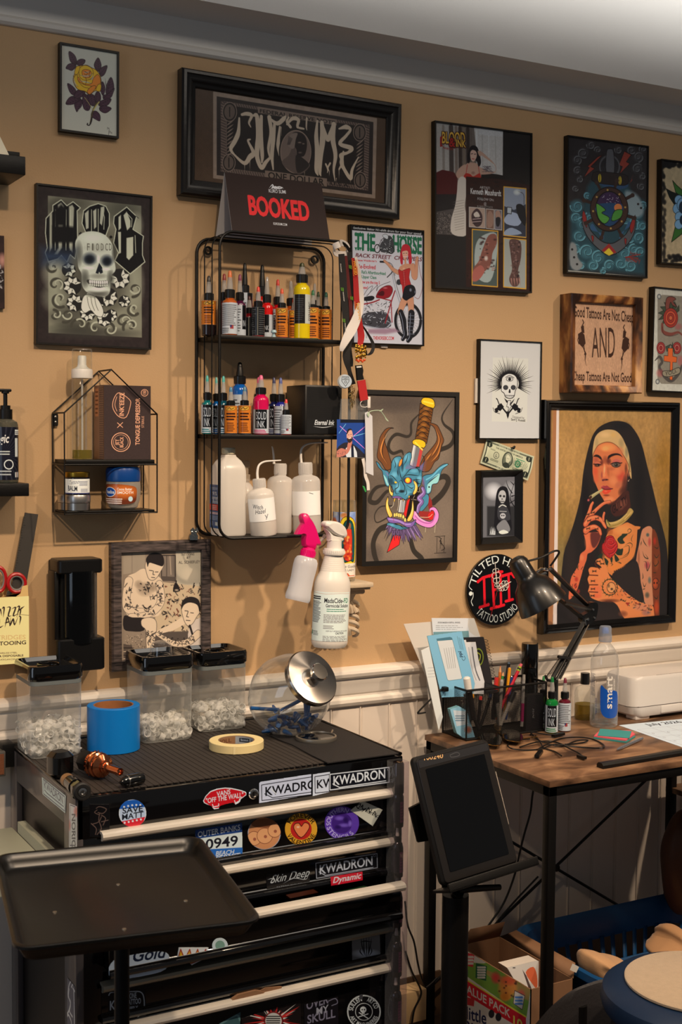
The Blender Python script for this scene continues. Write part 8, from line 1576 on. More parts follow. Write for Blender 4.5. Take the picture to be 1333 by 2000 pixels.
tg=LS.node_tree.nodes.new('ShaderNodeTangent');tg.direction_type='RADIAL';tg.axis='Z';m.b('steel_lid',LS,t)
m=MB();m.H([(R*.10,R*1.10),(R*.10,R*1.22),(R*.20,R*1.25),(R*.22,R*1.28),(R*.22,R*1.36),(R*.20,R*1.38),(0,R*1.385)],36,0,A);m.b('lid_knob',mat('polished_steel',(210,204,196),.15,1.),t)
BLU=mat('blue_cartridge',(16,78,140),.3,coat=.3);bp=thing('needle_cartridge','blue plastic cartridge in the glass jar','cartridge',(jc.x,jc.y,ZJ+.01),0,'blue cartridges in the glass jar')
m=MB();m.H([(0,0),(.0050,0),(.0050,.012),(.0040,.014),(.0036,.022),(.0022,.026),(0,.026)],12,0,RY(pi/2));m.box((.001,-.0062,-.0015),(.012,.0062,.0015));m.b('shell',BLU,bp,local=True)
rr=random.Random(11);k=0
for i in range(30):
 a=rr.uniform(0,2*pi);rad=R*.62*sqrt(rr.random());x,y=jc.x+rad*cos(a)+.004,jc.y+rad*sin(a)*.8;z=ZJ+.006+i*.0011;loc=(x,y,z)
 o=bp if i==0 else bp.copy()
 if i:
  COL.objects.link(o)
  for ch in bp.children:c_=ch.copy();COL.objects.link(c_);c_.parent=o
 o.location=loc;o.rotation_euler=(rr.uniform(-.7,.7),rr.uniform(-.6,.6),rr.uniform(0,6.28))
for(x0,y0,x1,y1)in((595,1345,600,1425),(608,1352,600,1400),(545,1390,590,1366),(490,1383,545,1386),(600,1368,636,1362)):
 a,b=aty(x0,y0,jc.y-R*.25),aty(x1,y1,jc.y-R*.25);d=b-a;m=MB();m.cyl((0,0,0),(0,0,d.length),.0042,10);m.box((-.0055,-.0015,d.length*.7),(.0055,.0015,d.length));o=m.b('cartridge_tube',BLU);
 o.location=a;o.rotation_euler=d.to_track_quat('Z','Y').to_euler();o['label']='long blue plastic tube leaning inside the glass jar';o['category']='tube';o['group']='long blue tubes in the glass jar'
b=atz(618,1440,ZJ+.004);r=40*mpp(b);t=thing('round_mirror','small round mirror with a steel rim lying on the rubber mat','mirror',(b.x,b.y,ZJ));A=TR(b.x,b.y,ZJ);m=MB();m.H([(r*.9,.001),(r,0),(r*1.02,.003),(r,.0075),(r*.92,.0085),(r*.9,.006)],48,0,A);m.b('rim',mat('pewter_rim',(150,146,138),.35,.8),t);m=MB();m.H([(0,.001),(r*.91,.001),(r*.91,.006),(0,.006)],40,0,A);m.b('mirror_glass',mat('dark_mirror',(60,56,54),.05,1.),t)
m=MB();m.cyl((b.x+r*.95,b.y+.01,ZJ+.005),(b.x+r*1.35,b.y+.035,ZJ+.006),.002,8);m.b('handle_rod',STEEL,t)
def P7(x,y,z):return zq(x,y,F7,z)
BG=mat('machine_black',(10,10,11),.14,coat=.6);t=thing('tattoo_machine','black rotary tattoo machine with a rubber wheel at the front left of the cabinet','tattoo machine',P7(370,240,ZT))
c0=P7(365,240,ZT);m=MB();m.prism(rrect(.046,.046,.016,6),.050,0,TR(c0.x,c0.y+.01,ZT+.0005)@RZ(.3),bev=.009);m.b('motor_head',BG,t)
a=P7(395,250,ZT+.016);b=P7(480,318,ZT+.018);m=MB();m.cyl(a,b,.0125,20);m.cyl(a+(b-a)*.5,a+(b-a)*.66,.0145,20);m.cyl(a+(b-a)*.76,a+(b-a)*.9,.0150,6);m.b('grip',BG,t)
d=(b-a).normalized();m=MB();x_=d.cross(V3((0,0,1))).normalized();M=basis(b,x_,x_.cross(d),d);m.H([(0,-.004),(.014,-.004),(.0165,-.001),(.0165,.008),(.014,.010),(.009,.010),(.0085,.008),(0,.008)],32,0,M);m.b('rubber_wheel',mat('black_rubber',(18,18,19),.6),t);m=MB();m.H([(.0085,.0082),(.008,.0105),(.004,.011),(.003,.009),(0,.009)],20,0,M);m.b('chrome_hub',CHROME,t)
m=MB();q0=a+(b-a)*.1+V3((0,0,.0128));m.H([(.0128,.002),(.0128,.022)],22,0,basis(a,x_,x_.cross(d),d));m.b('gold_band',mat('worn_gold_band',(170,130,90),.4,.5),t)
CU=mat('polished_copper',(226,140,98),.14,1.);t=thing('tattoo_machine','copper bodied tattoo machine lying beside the blue tape','tattoo machine',P7(620,200,ZT));a=P7(545,150,ZT+.026);b=P7(712,205,ZT+.026);d=(b-a).normalized();x_=d.cross(V3((0,0,1))).normalized();M=basis(a,x_,x_.cross(d),d);L=(b-a).length
m=MB();m.H([(0,-.030),(.017,-.030),(.021,-.024),(.021,.004),(0,.004)],8,0,M);m.b('black_motor',mat('matte_black_metal',(20,20,21),.4,.3),t)
m=MB();pr=[(0,.004),(.021,.004),(.0245,.008),(.0245,.014),(.022,.016),(.0245,.018),(.0245,.026),(.0215,.028),(.0225,.030),(.0225,.036),(.016,.040),(.0125,.042),(.0125,.048),(.010,.049),(.0105,.054),(.0075,.056),(.0075,L),(.005,L),(.004,L-.004),(0,L-.004)]
m.H(pr,40,0,M)
for i in range(20):an=2*pi*i/20;m.ball((.0248*cos(an),.0248*sin(an),.011),.0016,6,M=M)
m.b('copper_body',CU,t)
t=thing('battery_cap','small glossy black cap lying in front of the copper tattoo machine','cap',P7(780,280,ZT));a=P7(712,268,ZT+.0115);b=P7(842,240,ZT+.0115);m=MB();d=(b-a);m.tube([a,a+d*.1,a+d*.3,a+d*.9,b],[.003,.008,.0112,.0112,.0105],24);m.b('cap_body',BG,t);m=MB();m.cyl(a+d*.28,a+d*.32,.0116,24);m.b('ring',STEEL,t)
#  desk
DKZ=.75;X0,X1,YF,YBk=1.765,2.605,-.545,-.042
RW_=mat('rustic_board',(140,100,66),.42);n_=RW_.node_tree.nodes;L_=RW_.node_tree.links;tc=n_.new('ShaderNodeTexCoord');mp=n_.new('ShaderNodeMapping');mp.inputs['Scale'].default_value=(3.5,9,9);z1=n_.new('ShaderNodeTexNoise');z1.inputs['Scale'].default_value=2.2;z1.inputs['Detail'].default_value=7;z1.inputs['Distortion'].default_value=.6
cr=n_.new('ShaderNodeValToRGB');e=cr.color_ramp.elements;e[0].position=.30;e[0].color=(*lin((64,44,32)),1);e[1].position=.70;e[1].color=(*lin((172,134,100)),1);q=e.new(.50);q.color=(*lin((122,90,66)),1)
L_.new(tc.outputs['Object'],mp.inputs[0]);L_.new(mp.outputs[0],z1.inputs['Vector']);L_.new(z1.outputs['Fac'],cr.inputs[0]);L_.new(cr.outputs[0],n_['Principled BSDF'].inputs['Base Color'])
D=thing('desk','desk with a rustic brown board top on a black metal frame with crossed braces','desk',((X0+X1)/2,-.29,0))
m=MB();m.box((X0,YF,DKZ-.014),(X1,YBk,DKZ),0,.001);m.b('desk_top',RW_,D)
m=MB();b=.022
for x in(X0+.002,X1-.024):m.box((x,YF+.004,DKZ-.036),(x+b,YBk-.004,DKZ-.0145),0,.001)
for y in(YF+.004,YBk-.026):m.box((X0+.002,y,DKZ-.036),(X1-.002,y+b,DKZ-.0145),0,.001)
m.b('top_frame',BLACKM,D)
for x in(X0+.002,X1-.024):
 for y in(YF+.004,YBk-.026):m=MB();m.box((x,y,0),(x+b,y+b,DKZ-.0145),0,.0015);m.b('leg',BLACKM,D)
for a,c_ in(((X0+.012,.60),(X1-.012,.085)),((X0+.012,.09),(X1-.012,.60))):m=MB();m.cyl((a[0],YBk-.008,a[1]),(c_[0],YBk-.008,c_[1]),.004,8);m.b('cross_brace',BLACKM,D)
m=MB();m.H([(0,0),(.010,0),(.010,.004),(0,.005)],18,0,TR(2.183,YBk-.014,.345)@RX(pi/2));m.b('brace_hub',BLACKM,D)
m=MB();m.box((X1-.02,-.30,.50),(X1+.38,YBk,.515));m.box((X1-.002,-.30,.46),(X1+.38,-.278,.50),1);m.b('side_shelf',[RW_,BLACKM],D)
def dk(px,py,z=DKZ):return atz(px,py,z)
F1=(780,1180,4.443);FB=(880,1060,2.943);FP=(1120,1220,6.258)
MESH=mat('punched_mesh',(14,14,15),.4);nn=MESH.node_tree.nodes;ll=MESH.node_tree.links;t_=nn.new('ShaderNodeTexCoord');pr_=nn.new('ShaderNodeBsdfTransparent');mx_=nn.new('ShaderNodeMixShader');sx=nn.new('ShaderNodeSeparateXYZ');ll.new(t_.outputs['Object'],sx.inputs[0])
ad=nn.new('ShaderNodeMath');ad.operation='ADD';ll.new(sx.outputs['X'],ad.inputs[0]);ll.new(sx.outputs['Y'],ad.inputs[1])
def sn(src,sc):a=nn.new('ShaderNodeMath');a.operation='MULTIPLY';a.inputs[1].default_value=sc;ll.new(src,a.inputs[0]);b=nn.new('ShaderNodeMath');b.operation='SINE';ll.new(a.outputs[0],b.inputs[0]);return b
s1_=sn(ad.outputs[0],2*pi/.0034);s2_=sn(sx.outputs['Z'],2*pi/.0048);mm=nn.new('ShaderNodeMath');mm.operation='MULTIPLY';ll.new(s1_.outputs[0],mm.inputs[0]);ll.new(s2_.outputs[0],mm.inputs[1]);ab=nn.new('ShaderNodeMath');ab.operation='ABSOLUTE';ll.new(mm.outputs[0],ab.inputs[0]);gt=nn.new('ShaderNodeMath');gt.operation='GREATER_THAN';gt.inputs[1].default_value=.30;ll.new(ab.outputs[0],gt.inputs[0])
ll.new(gt.outputs[0],mx_.inputs[0]);ll.new(nn['Principled BSDF'].outputs[0],mx_.inputs[1]);ll.new(pr_.outputs[0],mx_.inputs[2]);ll.new(mx_.outputs[0],nn['Material Output'].inputs[0])
OX0,OX1,OYF,OYB,OZ0,OZ1=1.817,2.064,-.150,-.046,DKZ+.0003,DKZ+.126
O_=thing('mesh_organizer','black wire mesh desk organizer full of envelopes and pens','organizer',((OX0+OX1)/2,(OYF+OYB)/2,OZ0))
m=MB();
for a,c_ in(((OX0,OYF),(OX1,OYF)),((OX0,OYB),(OX1,OYB)),((OX0,OYF),(OX0,OYB)),((OX1,OYF),(OX1,OYB)),((OX0+.10,OYF),(OX0+.10,OYB))):m.add([(a[0],a[1],OZ0),(c_[0],c_[1],OZ0),(c_[0],c_[1],OZ1),(a[0],a[1],OZ1)],[(0,1,2,3)])
m.b('mesh_wall',MESH,O_)
m=MB();m.tube([(OX0,OYF,OZ1),(OX1,OYF,OZ1),(OX1,OYB,OZ1),(OX0,OYB,OZ1)],.0028,8,closed=True);m.tube([(OX0,OYF,OZ0+.003),(OX1,OYF,OZ0+.003),(OX1,OYB,OZ0+.003),(OX0,OYB,OZ0+.003)],.0028,8,closed=True)
for x,y in((OX0,OYF),(OX1,OYF),(OX1,OYB),(OX0,OYB)):m.cyl((x,y,OZ0),(x,y,OZ1),.0022,8)
m.cyl((OX0+.10,OYF,OZ1),(OX0+.10,OYB,OZ1),.002,8);m.b('rim_frame',BLACKM,O_)
m=MB();m.box((OX0,OYF,OZ0),(OX1,OYB,OZ0+.002));m.b('base',BLACKM,O_)
m=MB();pa=[yq(x,y,F1,-.10)for x,y in Q('395 735 360 745 230 870 165 940 180 948 230 940')];m.tube(spl(pa,5),.0022,8);m.cbox(pa[0],(.014,.02,.012),bev=.003);m.b('handle',BLACKM,O_)
def sheet(name,label,cat,q,Y,col,draw=None,th=.0012,tilt=0.,group=None,bgw=None,m_=None,sm=0):
 P=[yq(x,y,F1,Y)for x,y in q];m=MB();m.loft([P,[p+V3((0,th,0))for p in P]],smooth=False);b0=min(P,key=lambda p:p.z)
 t=thing(name,label,cat,(sum(p.x for p in P)/len(P),Y,b0.z),0,group);m.b('sheet',mat('card_%d_%d_%d'%col,col,.75),t)
 if draw:
  x0=min(p.x for p in P);x1=max(p.x for p in P);z0=min(p.z for p in P);z1=max(p.z for p in P);cv=CV((x0,Y-.0005,z1),(1,0,0),(0,0,-1),x1-x0,z1-z0,1700,bgw or col,(214,202,188));cv.frame(*F1);draw(cv);cv.mask(q);cv.b('print',PAPER,t)
 return t
G_=(60,60,62)
sheet('paper_sheet','large blank white sheet fanned out at the left of the organizer','paper',Q('40 172 290 152 340 700 260 900 240 640'),-.060,(222,216,210))
def lt(c):
 c.X('STUDIO MASSON HOSPITAL - INVOICE',(336,166),(530,166),12,G_,bo=1)
 for k in range(3):c.Y(320,182+k*16,560,192+k*16,1,(110,106,104),.8,k,.35)
 c.P('600 125 655 122 700 280 610 240',(196,182,164),al=.8,sm=2)
sheet('letter','white letter with a typed heading standing at the back of the organizer','paper',Q('282 120 652 122 706 286 740 700 330 700'),-.064,(224,218,212),lt,bgw=(206,198,190))
sheet('envelope','pale blue envelope behind the windowed one','envelope',Q('300 242 604 232 640 700 350 720'),-.072,(112,160,176))
def nb(c):c.P(ci(44,24,690,460,ry=78),(120,130,40));c.P(ci(36,24,690,460,ry=66),(30,30,26));c.L('680 420 705 440 700 480 685 500',9,(150,150,50),sm=3)
t=sheet('spiral_notebook','black spiral notebook with a green and yellow emblem','notebook',Q('550 292 735 286 742 318 805 640 815 760 640 760'),-.078,(24,22,24),nb,th=.006,bgw=(38,34,34))
for k in range(12):p=yq((742+k*5.6),(318+k*27),F1,-.077);m=MB()if k==0 else m;m.tube([p+V3((.006*cos(a)+.004,.006*sin(a)*.7,.002*sin(a)))for a in np.linspace(0,2*pi,14,endpoint=False)],.0007,5,closed=True)
m.b('spiral_wire',BLACKM,t)
def pp(c):
 for k in range(9):c.L([(600+k*.5,375),(600+k*12,640)],2,(150,146,144),.6)if k<1 else None
 c.L('635 375 648 480 668 580 700 660',10,(90,86,88),sm=3);c.L('605 375 618 470 640 580 670 660',4,(130,126,124),sm=3)
sheet('receipt','white folded receipt with a dark strip beside the notebook','paper',Q('560 312 580 310 585 330 665 328 690 480 742 672 735 780 640 780'),-.086,(222,214,206),pp,bgw=(206,196,186))
def ev(c):
 c.P('326 302 440 286 458 292 470 330 548 640 540 650 432 664 420 655',(206,198,186),ol=(70,110,122),ow=3);c.P('326 302 440 286 458 292 464 310 330 320',(70,110,122))
 for k in range(5):c.L([(390+k*20,385-k*3),(425+k*16,560-k*2)],4,(140,134,128),.8)
 c.X('ppl',(548,462),(540,408),28,(24,40,60),bo=1,up=(-28,0));c.L('545 470 560 490 575 470 565 450',3,(24,40,60),sm=4)
 for k in range(3):c.L([(505+k*16,280+k*10),(532+k*12,390+k*4)],3,(60,90,104),.8)
sheet('envelope','pale blue window envelope with a small printed logo at the front of the organizer','envelope',Q('243 275 546 235 560 300 658 690 640 800 370 810'),-.096,(112,164,182),ev,bgw=(124,170,186))
def wl(c):
 for k in range(4):c.L([(250,555+k*26),(318,550+k*26)],2.5,(130,126,122),.8)
sheet('folded_letter','white folded letter leaning left of the blue envelope','paper',Q('190 402 262 368 332 700 380 980 345 1100 310 950'),-.104,(226,220,212),wl,bgw=(212,204,194))
t=sheet('card_packet','pale blue packet inside the front left compartment of the organizer','packet',Q('442 912 520 885 590 925 660 1155 560 1165 500 1120'),-.130,(110,160,170),lambda c:(c.P('470 920 580 930 600 1040 500 1060',(190,190,186)),c.B((600,1090),40,40,(160,70,40),.9),c.Y(490,960,570,1020,3,(110,130,140))),th=.012,bgw=(130,170,180))
t=sheet('dark_carton','small black carton standing in the right compartment of the organizer','box',Q('1112 810 1130 790 1255 778 1262 1085 1100 1105'),-.136,(24,21,24),lambda c:c.X('SAVER',(1160,990),(1158,905),14,(160,150,140),up=(14,0)),th=.02,bgw=(26,22,24))
def stick(name,lab,cat,top,bot,Y,r,parts,yb=None):
 a=yq(bot[0],bot[1],F1,yb if yb is not None else Y);b=yq(top[0],top[1],F1,Y);d=b-a
 t=thing(name,lab,cat,a)
 for nm,f0,f1,r0,r1,mt in parts:m=MB();m.cyl(a+d*f0,a+d*f1,r*r0,14,0,r*r1);m.b(nm,mt,t)
 return t
def pm(n,c,ro=.35):return mat(n,c,ro)
WHM=pm('white_marker',(232,228,222));
stick('white_marker','thick marker with a rounded white cap at the front of the organizer','marker',(586,632),(640,1000),-.135,.0098,[('barrel',0,.66,.9,.9,pm('dark_barrel',(30,28,30))),('cap',.66,.97,.95,.95,WHM),('cap_end',.97,1.,.95,.6,WHM)])
stick('marker','red capped marker in the organizer','marker',(848,626),(815,1000),-.120,.0052,[('barrel',0,.70,1,1,pm('dark_barrel',(30,28,30))),('cap',.70,.98,1.1,1.05,pm('red_cap',(206,50,44))),('cap_end',.98,1,.8,.6,pm('dark_barrel',(30,28,30)))])
stick('pencil','orange pencil with a sharpened tip pointing up','pencil',(880,532),(850,1000),-.085,.0040,[('barrel',0,.88,1,1,pm('orange_pencil',(222,120,50))),('wood_tip',.88,.97,1,.35,pm('pencil_wood',(222,160,110),.6)),('lead',.97,1,.35,.1,pm('orange_lead',(190,90,40)))])
stick('pencil','green pencil between the red marker and the black pen','pencil',(905,590),(840,980),-.105,.0034,[('barrel',0,.92,1,1,pm('green_pencil',(60,140,70))),('wood_tip',.92,1,1,.3,pm('pencil_wood',(222,160,110),.6))])
stick('pen','tall black pen leaning right in the organizer','pen',(955,502),(870,1010),-.090,.0044,[('barrel',0,.97,1,1,pm('navy_black',(20,24,30))),('clip_end',.97,1,.9,.7,pm('steel_blue',(90,110,130),.3))])
stick('pen','grey pen with a rounded silver end beside the yellow one','pen',(892,652),(870,1000),-.128,.0050,[('barrel',0,.95,1,1,pm('warm_grey',(150,144,138))),('end',.95,1,1,.6,pm('warm_grey',(150,144,138)))])
stick('pencil','bright yellow orange pencil in the organizer','pencil',(960,550),(915,1000),-.110,.0042,[('barrel',0,.99,1,1,pm('yellow_pencil',(236,160,30))),('end',.99,1,.6,.5,pm('pencil_wood',(222,160,110),.6))])
stick('pen','dark blue pen right of the yellow pencil','pen',(980,622),(925,1000),-.115,.0040,[('barrel',0,.98,1,1,pm('blue_pen',(30,60,120))),('end',.98,1,.8,.6,CHROME)])
stick('pencil','red striped pencil with a pink eraser leaning far right','pencil',(1062,518),(870,930),-.118,.0044,[('barrel',0,.85,1,1,pm('crimson_pencil',(190,26,50))),('ferrule',.85,.94,1.05,1.05,pm('lime_ferrule',(150,180,40),.3)),('ferrule_band',.88,.91,1.12,1.12,pm('black_band',(24,24,24))),('eraser',.94,1,1,.85,pm('pink_eraser',(206,96,110),.7))])
stick('pen','clear barrelled pen standing in the right compartment','pen',(1085,612),(1065,1060),-.130,.0040,[('barrel',0,.9,1,1,cl('clear_tip',haze=.55)),('cap',.9,1,1.1,.9,pm('warm_grey',(150,144,138))),('magenta_refill',.1,.45,1.1,1.1,pm('magenta_grip',(150,20,90)))])
for k,(a,b_)in enumerate((((570,780),(690,1090)),((640,780),(600,1090)),((710,800),(680,1080)),((800,780),(700,1080)))):
 stick('pen','dark pen seen through the mesh, %s of four from the left'%('first','second','third','fourth')[k],'pen',a,b_,-.125+.008*k,.0042,[('barrel',0,.9,1,1,pm('dark_barrel',(30,28,30))),('accent',.9,1,1.05,.9,pm(('grey_accent','yellow_pencil','red_cap','blue_pen')[k],((120,116,112),(236,160,30),(206,50,44),(30,60,120))[k]))])
stick('pen','silver handled tool leaning left in the middle of the organizer','pen',(840,760),(870,1050),-.132,.0058,[('barrel',0,.7,.8,.8,pm('warm_grey',(150,144,138))),('grip',.7,1,1.2,1.2,pm('dark_barrel',(30,28,30)))])
stick('pen','silver handled tool with a black grip leaning right in the organizer','pen',(1000,760),(880,1050),-.134,.0058,[('barrel',0,.7,.8,.8,pm('warm_grey',(150,144,138))),('grip',.7,1,1.2,1.2,pm('dark_barrel',(30,28,30)))])
b=aty(1035,1330,-.074);r=16.5*mpp(b);H=aty(1035,1257,-.074).z-OZ0;t=thing('black_canister','tall glossy black cylindrical container standing behind the pens','canister',(b.x,-.074,OZ0+.0022));A=TR(b.x,-.074,OZ0+.0022);m=MB();m.H([(0,0),(r*.98,0),(r,.001),(r,H*.70),(0,H*.70)],36,0,A);m.b('body',BLACKG,t);m=MB();m.H([(0,H*.705),(r*1.0,H*.705),(r*1.01,H*.71),(r*1.01,H-.006),(r*.97,H-.001),(0,H-.002)],36,0,A);m.b('lid',BLACKG,t)
def dbottle(px,pyb,pytip,wpx,rgb,tip,style,lab,lt,turn=0,capf=(.26,.38)):
 p=dk(px,pyb);k=mpp(p);NB[0]+=1;Y=p.y+wpx*k*.5;x=aty(px,pyb-20,Y).x;H=aty(px,pytip,Y).z-DKZ;r=wpx*k/2;root=IB(px,Y,pytip,DKZ,wpx,rgb,tip,style,lab,lt,capf,turn,.60,group='ink bottles on the desk');return root
dbottle(1074,1424,1319,20,(60,84,20),(60,130,80),'solid','olive green ink bottle on the desk behind the bright green one',.50)
dbottle(1091.5,1432,1321,25,(14,120,50),(20,120,60),'solid','bright green ink bottle on the desk, middle of the three',.50)
dbottle(1117,1429,1323,25,(92,14,34),(120,40,60),'white','maroon ink bottle on the desk, nearest the water bottle',.46)
p=dk(1144,1402);Y=-.085;x=aty(1143,1360,Y).x;r=14*mpp(V3((x,Y,.8)));H=aty(1148,1314,Y).z-DKZ;t=thing('dropper_oil_bottle','squat clear bottle of yellow oil with a black cap behind the water bottle','bottle',(x,Y,DKZ+.0003));A=TR(x,Y,DKZ+.0003);r*=1.45
m=MB();m.H([(0,.001),(r*.95,0),(r,.003),(r,H*.55),(r*.85,H*.68),(r*.4,H*.74),(r*.36,H*.78)],32,0,A);m.b('glass_body',CL,t);m=MB();m.H([(0,.002),(r*.93,.002),(r*.94,H*.33),(0,H*.33)],28,0,A);m.b('oil',cl('amber_oil',(190,170,90),gloss=.2,haze=.25,hc=(170,150,80)),t);m=MB();m.H([(0,H*.76),(r*.44,H*.76),(r*.44,H),(0,H)],24,0,A);m.b('cap',CAPM,t)
p=dk(1180,1426);r=27.5*mpp(p);Y=p.y+r;x=aty(1180,1400,Y).x;H=aty(1181,1223,Y).z-DKZ;t=thing('water_bottle','clear plastic water bottle with a blue and white label on the desk','bottle',(x,Y,DKZ+.0003));A=TR(x,Y,DKZ+.0003)
WPL=cl('pet_plastic',(252,253,254),gloss=1.5,rough=.02,haze=.04,edgeh=.6)
pr=[(0,.010),(r*.45,.004),(r*.80,0),(r*.96,.004),(r,.012)]+[(r*(1.0-(.018 if k%2 else 0)),H*(.10+.012*k))for k in range(6)]+[(r,H*.18),(r,H*.60),(r*.985,H*.66),(r*.92,H*.71),(r*.80,H*.755),(r*.62,H*.79),(r*.44,H*.82),(r*.37,H*.84),(r*.37,H*.86)]
m=MB();m.H(pr,48,0,A);m.b('body',WPL,t)
m=MB();m.H([(0,.012),(r*.95,.012),(r*.96,H*.20),(0,H*.20)],36,0,A);m.b('water',cl('water',(236,242,246),gloss=.5),t)
m=MB();m.H([(0,H*.845),(r*.46,H*.845),(r*.47,H*.85),(r*.47,H*.91),(r*.43,H*.93),(r*.43,H*.985),(r*.36,H),(0,H)],32,0,A);m.b('clear_cap',cl('cap_plastic',(240,244,250),gloss=.9,haze=.35,hc=(200,210,226)),t);m=MB();m.H([(0,H*.93),(r*.26,H*.93),(r*.26,H*.965),(r*.15,H*.985),(0,H*.985)],24,0,A);m.b('blue_spout',mat('spout_blue',(70,120,200),.3),t)
W=2*r*1.5;hh=H*.52;cv=CV((0,0,0),(1,0,0),(0,0,1),W,hh,2200,(255,255,255),(225,215,205));cv.unit(100,100*hh/W);HH=100*hh/W;th=atan2(-(2.75+Y),-x)
FNW=lambda z1,rr_:wrap(x,Y,z1,rr_,th-W/r/2)
cv.R(0,0,100,HH,(18,74,150));LT_=(222,218,208)
shape=[(42,HH*.36),(56,HH*.44),(76,HH*.46),(90,HH*.54),(93,HH*.84),(84,HH*.96),(68,HH*.99),(52,HH*.96),(43,HH*.86),(41,HH*.66)]
cv.mask(shape,4);cv.b('blue_patch',GLOSSP,t,FNW(DKZ+H*.62,r*1.004))
def curved_text(par,name,s,u0,v0,size_h,length,mt,rot=True,bo=1):
 tri,Wt=layout(s,bo);m=MB();vs=[];fs=[]
 for tr_ in tri:
  b0=len(vs);fs.append((b0,b0+1,b0+2))
  for a,c_ in tr_:
   du=-c_/CAPH*size_h if rot else a/Wt*length;dz=a/Wt*length if rot else c_/CAPH*size_h
   an=th+(u0+du)/r;vs.append((x+r*1.010*cos(an),Y+r*1.010*sin(an),v0+dz))
 m.add(vs,fs,smooth=False);m.b(name,mt,par)
LWH=mat('label_white',(236,232,224),.5);LNV=mat('label_navy',(24,50,110),.5)
curved_text(t,'label_lettering','smart',r*.58,DKZ+H*.20,r*.50,H*.32,LWH);curved_text(t,'label_lettering','water',r*.80,DKZ+H*.38,r*.16,H*.12,LWH,bo=0)
m=MB();rr=random.Random(6);vs=[];fs=[]
for k in range(26):
 z=DKZ+H*(.32+.0085*k);a0=th-1.25;a1=th-1.25+rr.uniform(.35,.6);q=[(x+r*1.006*cos(a),Y+r*1.006*sin(a),zz)for a,zz in((a0,z),(a1,z),(a1,z+H*.0035),(a0,z+H*.0035))];m.add(q,[(0,1,2,3)])
m.b('fine_print',LNV,t);curved_text(t,'small_lettering','vapor distilled',-r*.55,DKZ+H*.14,r*.12,H*.16,LNV)
PRW=mat('printer_white',(222,216,210),.38,coat=.2);px0,px1,pyf,pyb_=2.335,2.80,-.175,-.046;pz0,pz1=DKZ+.010,DKZ+.118
t=thing('printer','white inkjet printer on the right of the desk','printer',((px0+px1)/2,-.11,DKZ));cxp,cyp=(px0+px1)/2,(pyf+pyb_)/2;w_,d_=px1-px0,pyb_-pyf
m=MB();R=lambda s,rr_:[(cxp+a*1,cyp+b_)for a,b_ in rrect(w_*s,d_*s,rr_,6)]
m.loft([[(a,b_,z)for a,b_ in R(s,.030)]for z,s in((pz0+.028,1.0),(pz1-.012,.985),(pz1-.004,.97),(pz1,.94))]);m.b('upper_case',PRW,t)
m=MB();m.loft([[(a,b_,z)for a,b_ in R(s,.026)]for z,s in((pz0,.93),(pz0+.006,.965),(pz0+.026,.99))]);m.box((px0+.02,pyf+.01,DKZ+.0003),(px0+.07,pyf+.05,pz0+.004),0,.003);m.box((px1-.07,pyf+.01,DKZ+.0003),(px1-.02,pyf+.05,pz0+.004),0,.003);m.b('lower_case',PRW,t)
m=MB();m.box((px0+.10,pyf-.0012,pz0+.004),(px1-.10,pyf+.02,pz0+.024),0,.002);m.b('paper_tray',PRW,t)
m=MB();m.box((px0+.02,pyf+.0012,pz0+.0262),(px1-.02,pyf+.03,pz0+.0285));m.box((px0+.085,pyf+.004,pz1-.0004),(px1-.05,pyf+.0055,pz1+.0004));m.b('panel_gaps',mat('dark_gap',(70,52,44),.6),t)
q=[dk(1209.5,1417),dk(1345,1403.5),dk(1420,1440),dk(1338,1465)]
q[2]=q[1]+(q[3]-q[0]);c0=q[0];u=(q[1]-q[0]);L0=u.length;u.normalize();v=V3((-u.y,u.x,0));v=v if v.y<0 else-v
cv=CV(c0+V3((0,0,.0009)),u,v,.36,.285,1300,(206,206,206),(226,214,202));cv.unit(360,285);
cv.X('July 2026',(70,36),(180,36),22,(40,40,46),bo=1)
for k in range(8):cv.L([(14+k*47,60),(14+k*47,275)],1,(150,150,150))
for k in range(6):cv.L([(14,60+k*43),(345,60+k*43)],1,(150,150,150))
for k in range(31):cv.X(str(k+1),(20+((k+3)%7)*47,74+((k+3)//7)*43),(28+((k+3)%7)*47,74+((k+3)//7)*43),8,(110,110,116))
o=cv.b('desk_calendar',PAPER);md=o.modifiers.new('thickness','SOLIDIFY');md.thickness=.0008;solo(o,'white desk calendar page headed July 2026 on the right of the desk','calendar',at=(c0.x,c0.y,DKZ))
def flat(name,lab,cat,quads):
 t=thing(name,lab,cat,dk(FP[0]+quads[0][0][0][0]/FP[2],FP[1]+quads[0][0][0][1]/FP[2]))
 for pn,(q,z0,h,mt)in zip([a[4]for a in quads],[a[:4]for a in quads]):
  P=[zq(x_,y_,FP,DKZ+z0+h)for x_,y_ in q];m=MB();m.loft([[V3((p.x,p.y,DKZ+z0))for p in P],P],smooth=False);m.b(pn,mt,t)
TEAL=mat('teal_note',(60,150,150),.8);PINK=mat('coral_note',(232,96,110),.8)
flat('sticky_notes','stack of teal and pink sticky notes beside the water bottle','sticky notes',[(Q('252 1375 650 1428 762 1360 700 1300 330 1300'),.0004,.004,TEAL,'lower_pad'),(Q('256 1358 645 1408 760 1335 700 1290 330 1290'),.0046,.003,PINK,'pink_pad'),(Q('300 1352 690 1385 716 1300 332 1272'),.0080,.0012,TEAL,'top_note')])
def rod(name,lab,cat,a,b,r,mt,n=16,fr=FP):p0=zq(a[0],a[1],fr,DKZ+r+.0006);p1=zq(b[0],b[1],fr,DKZ+r+.0006);return p0,p1
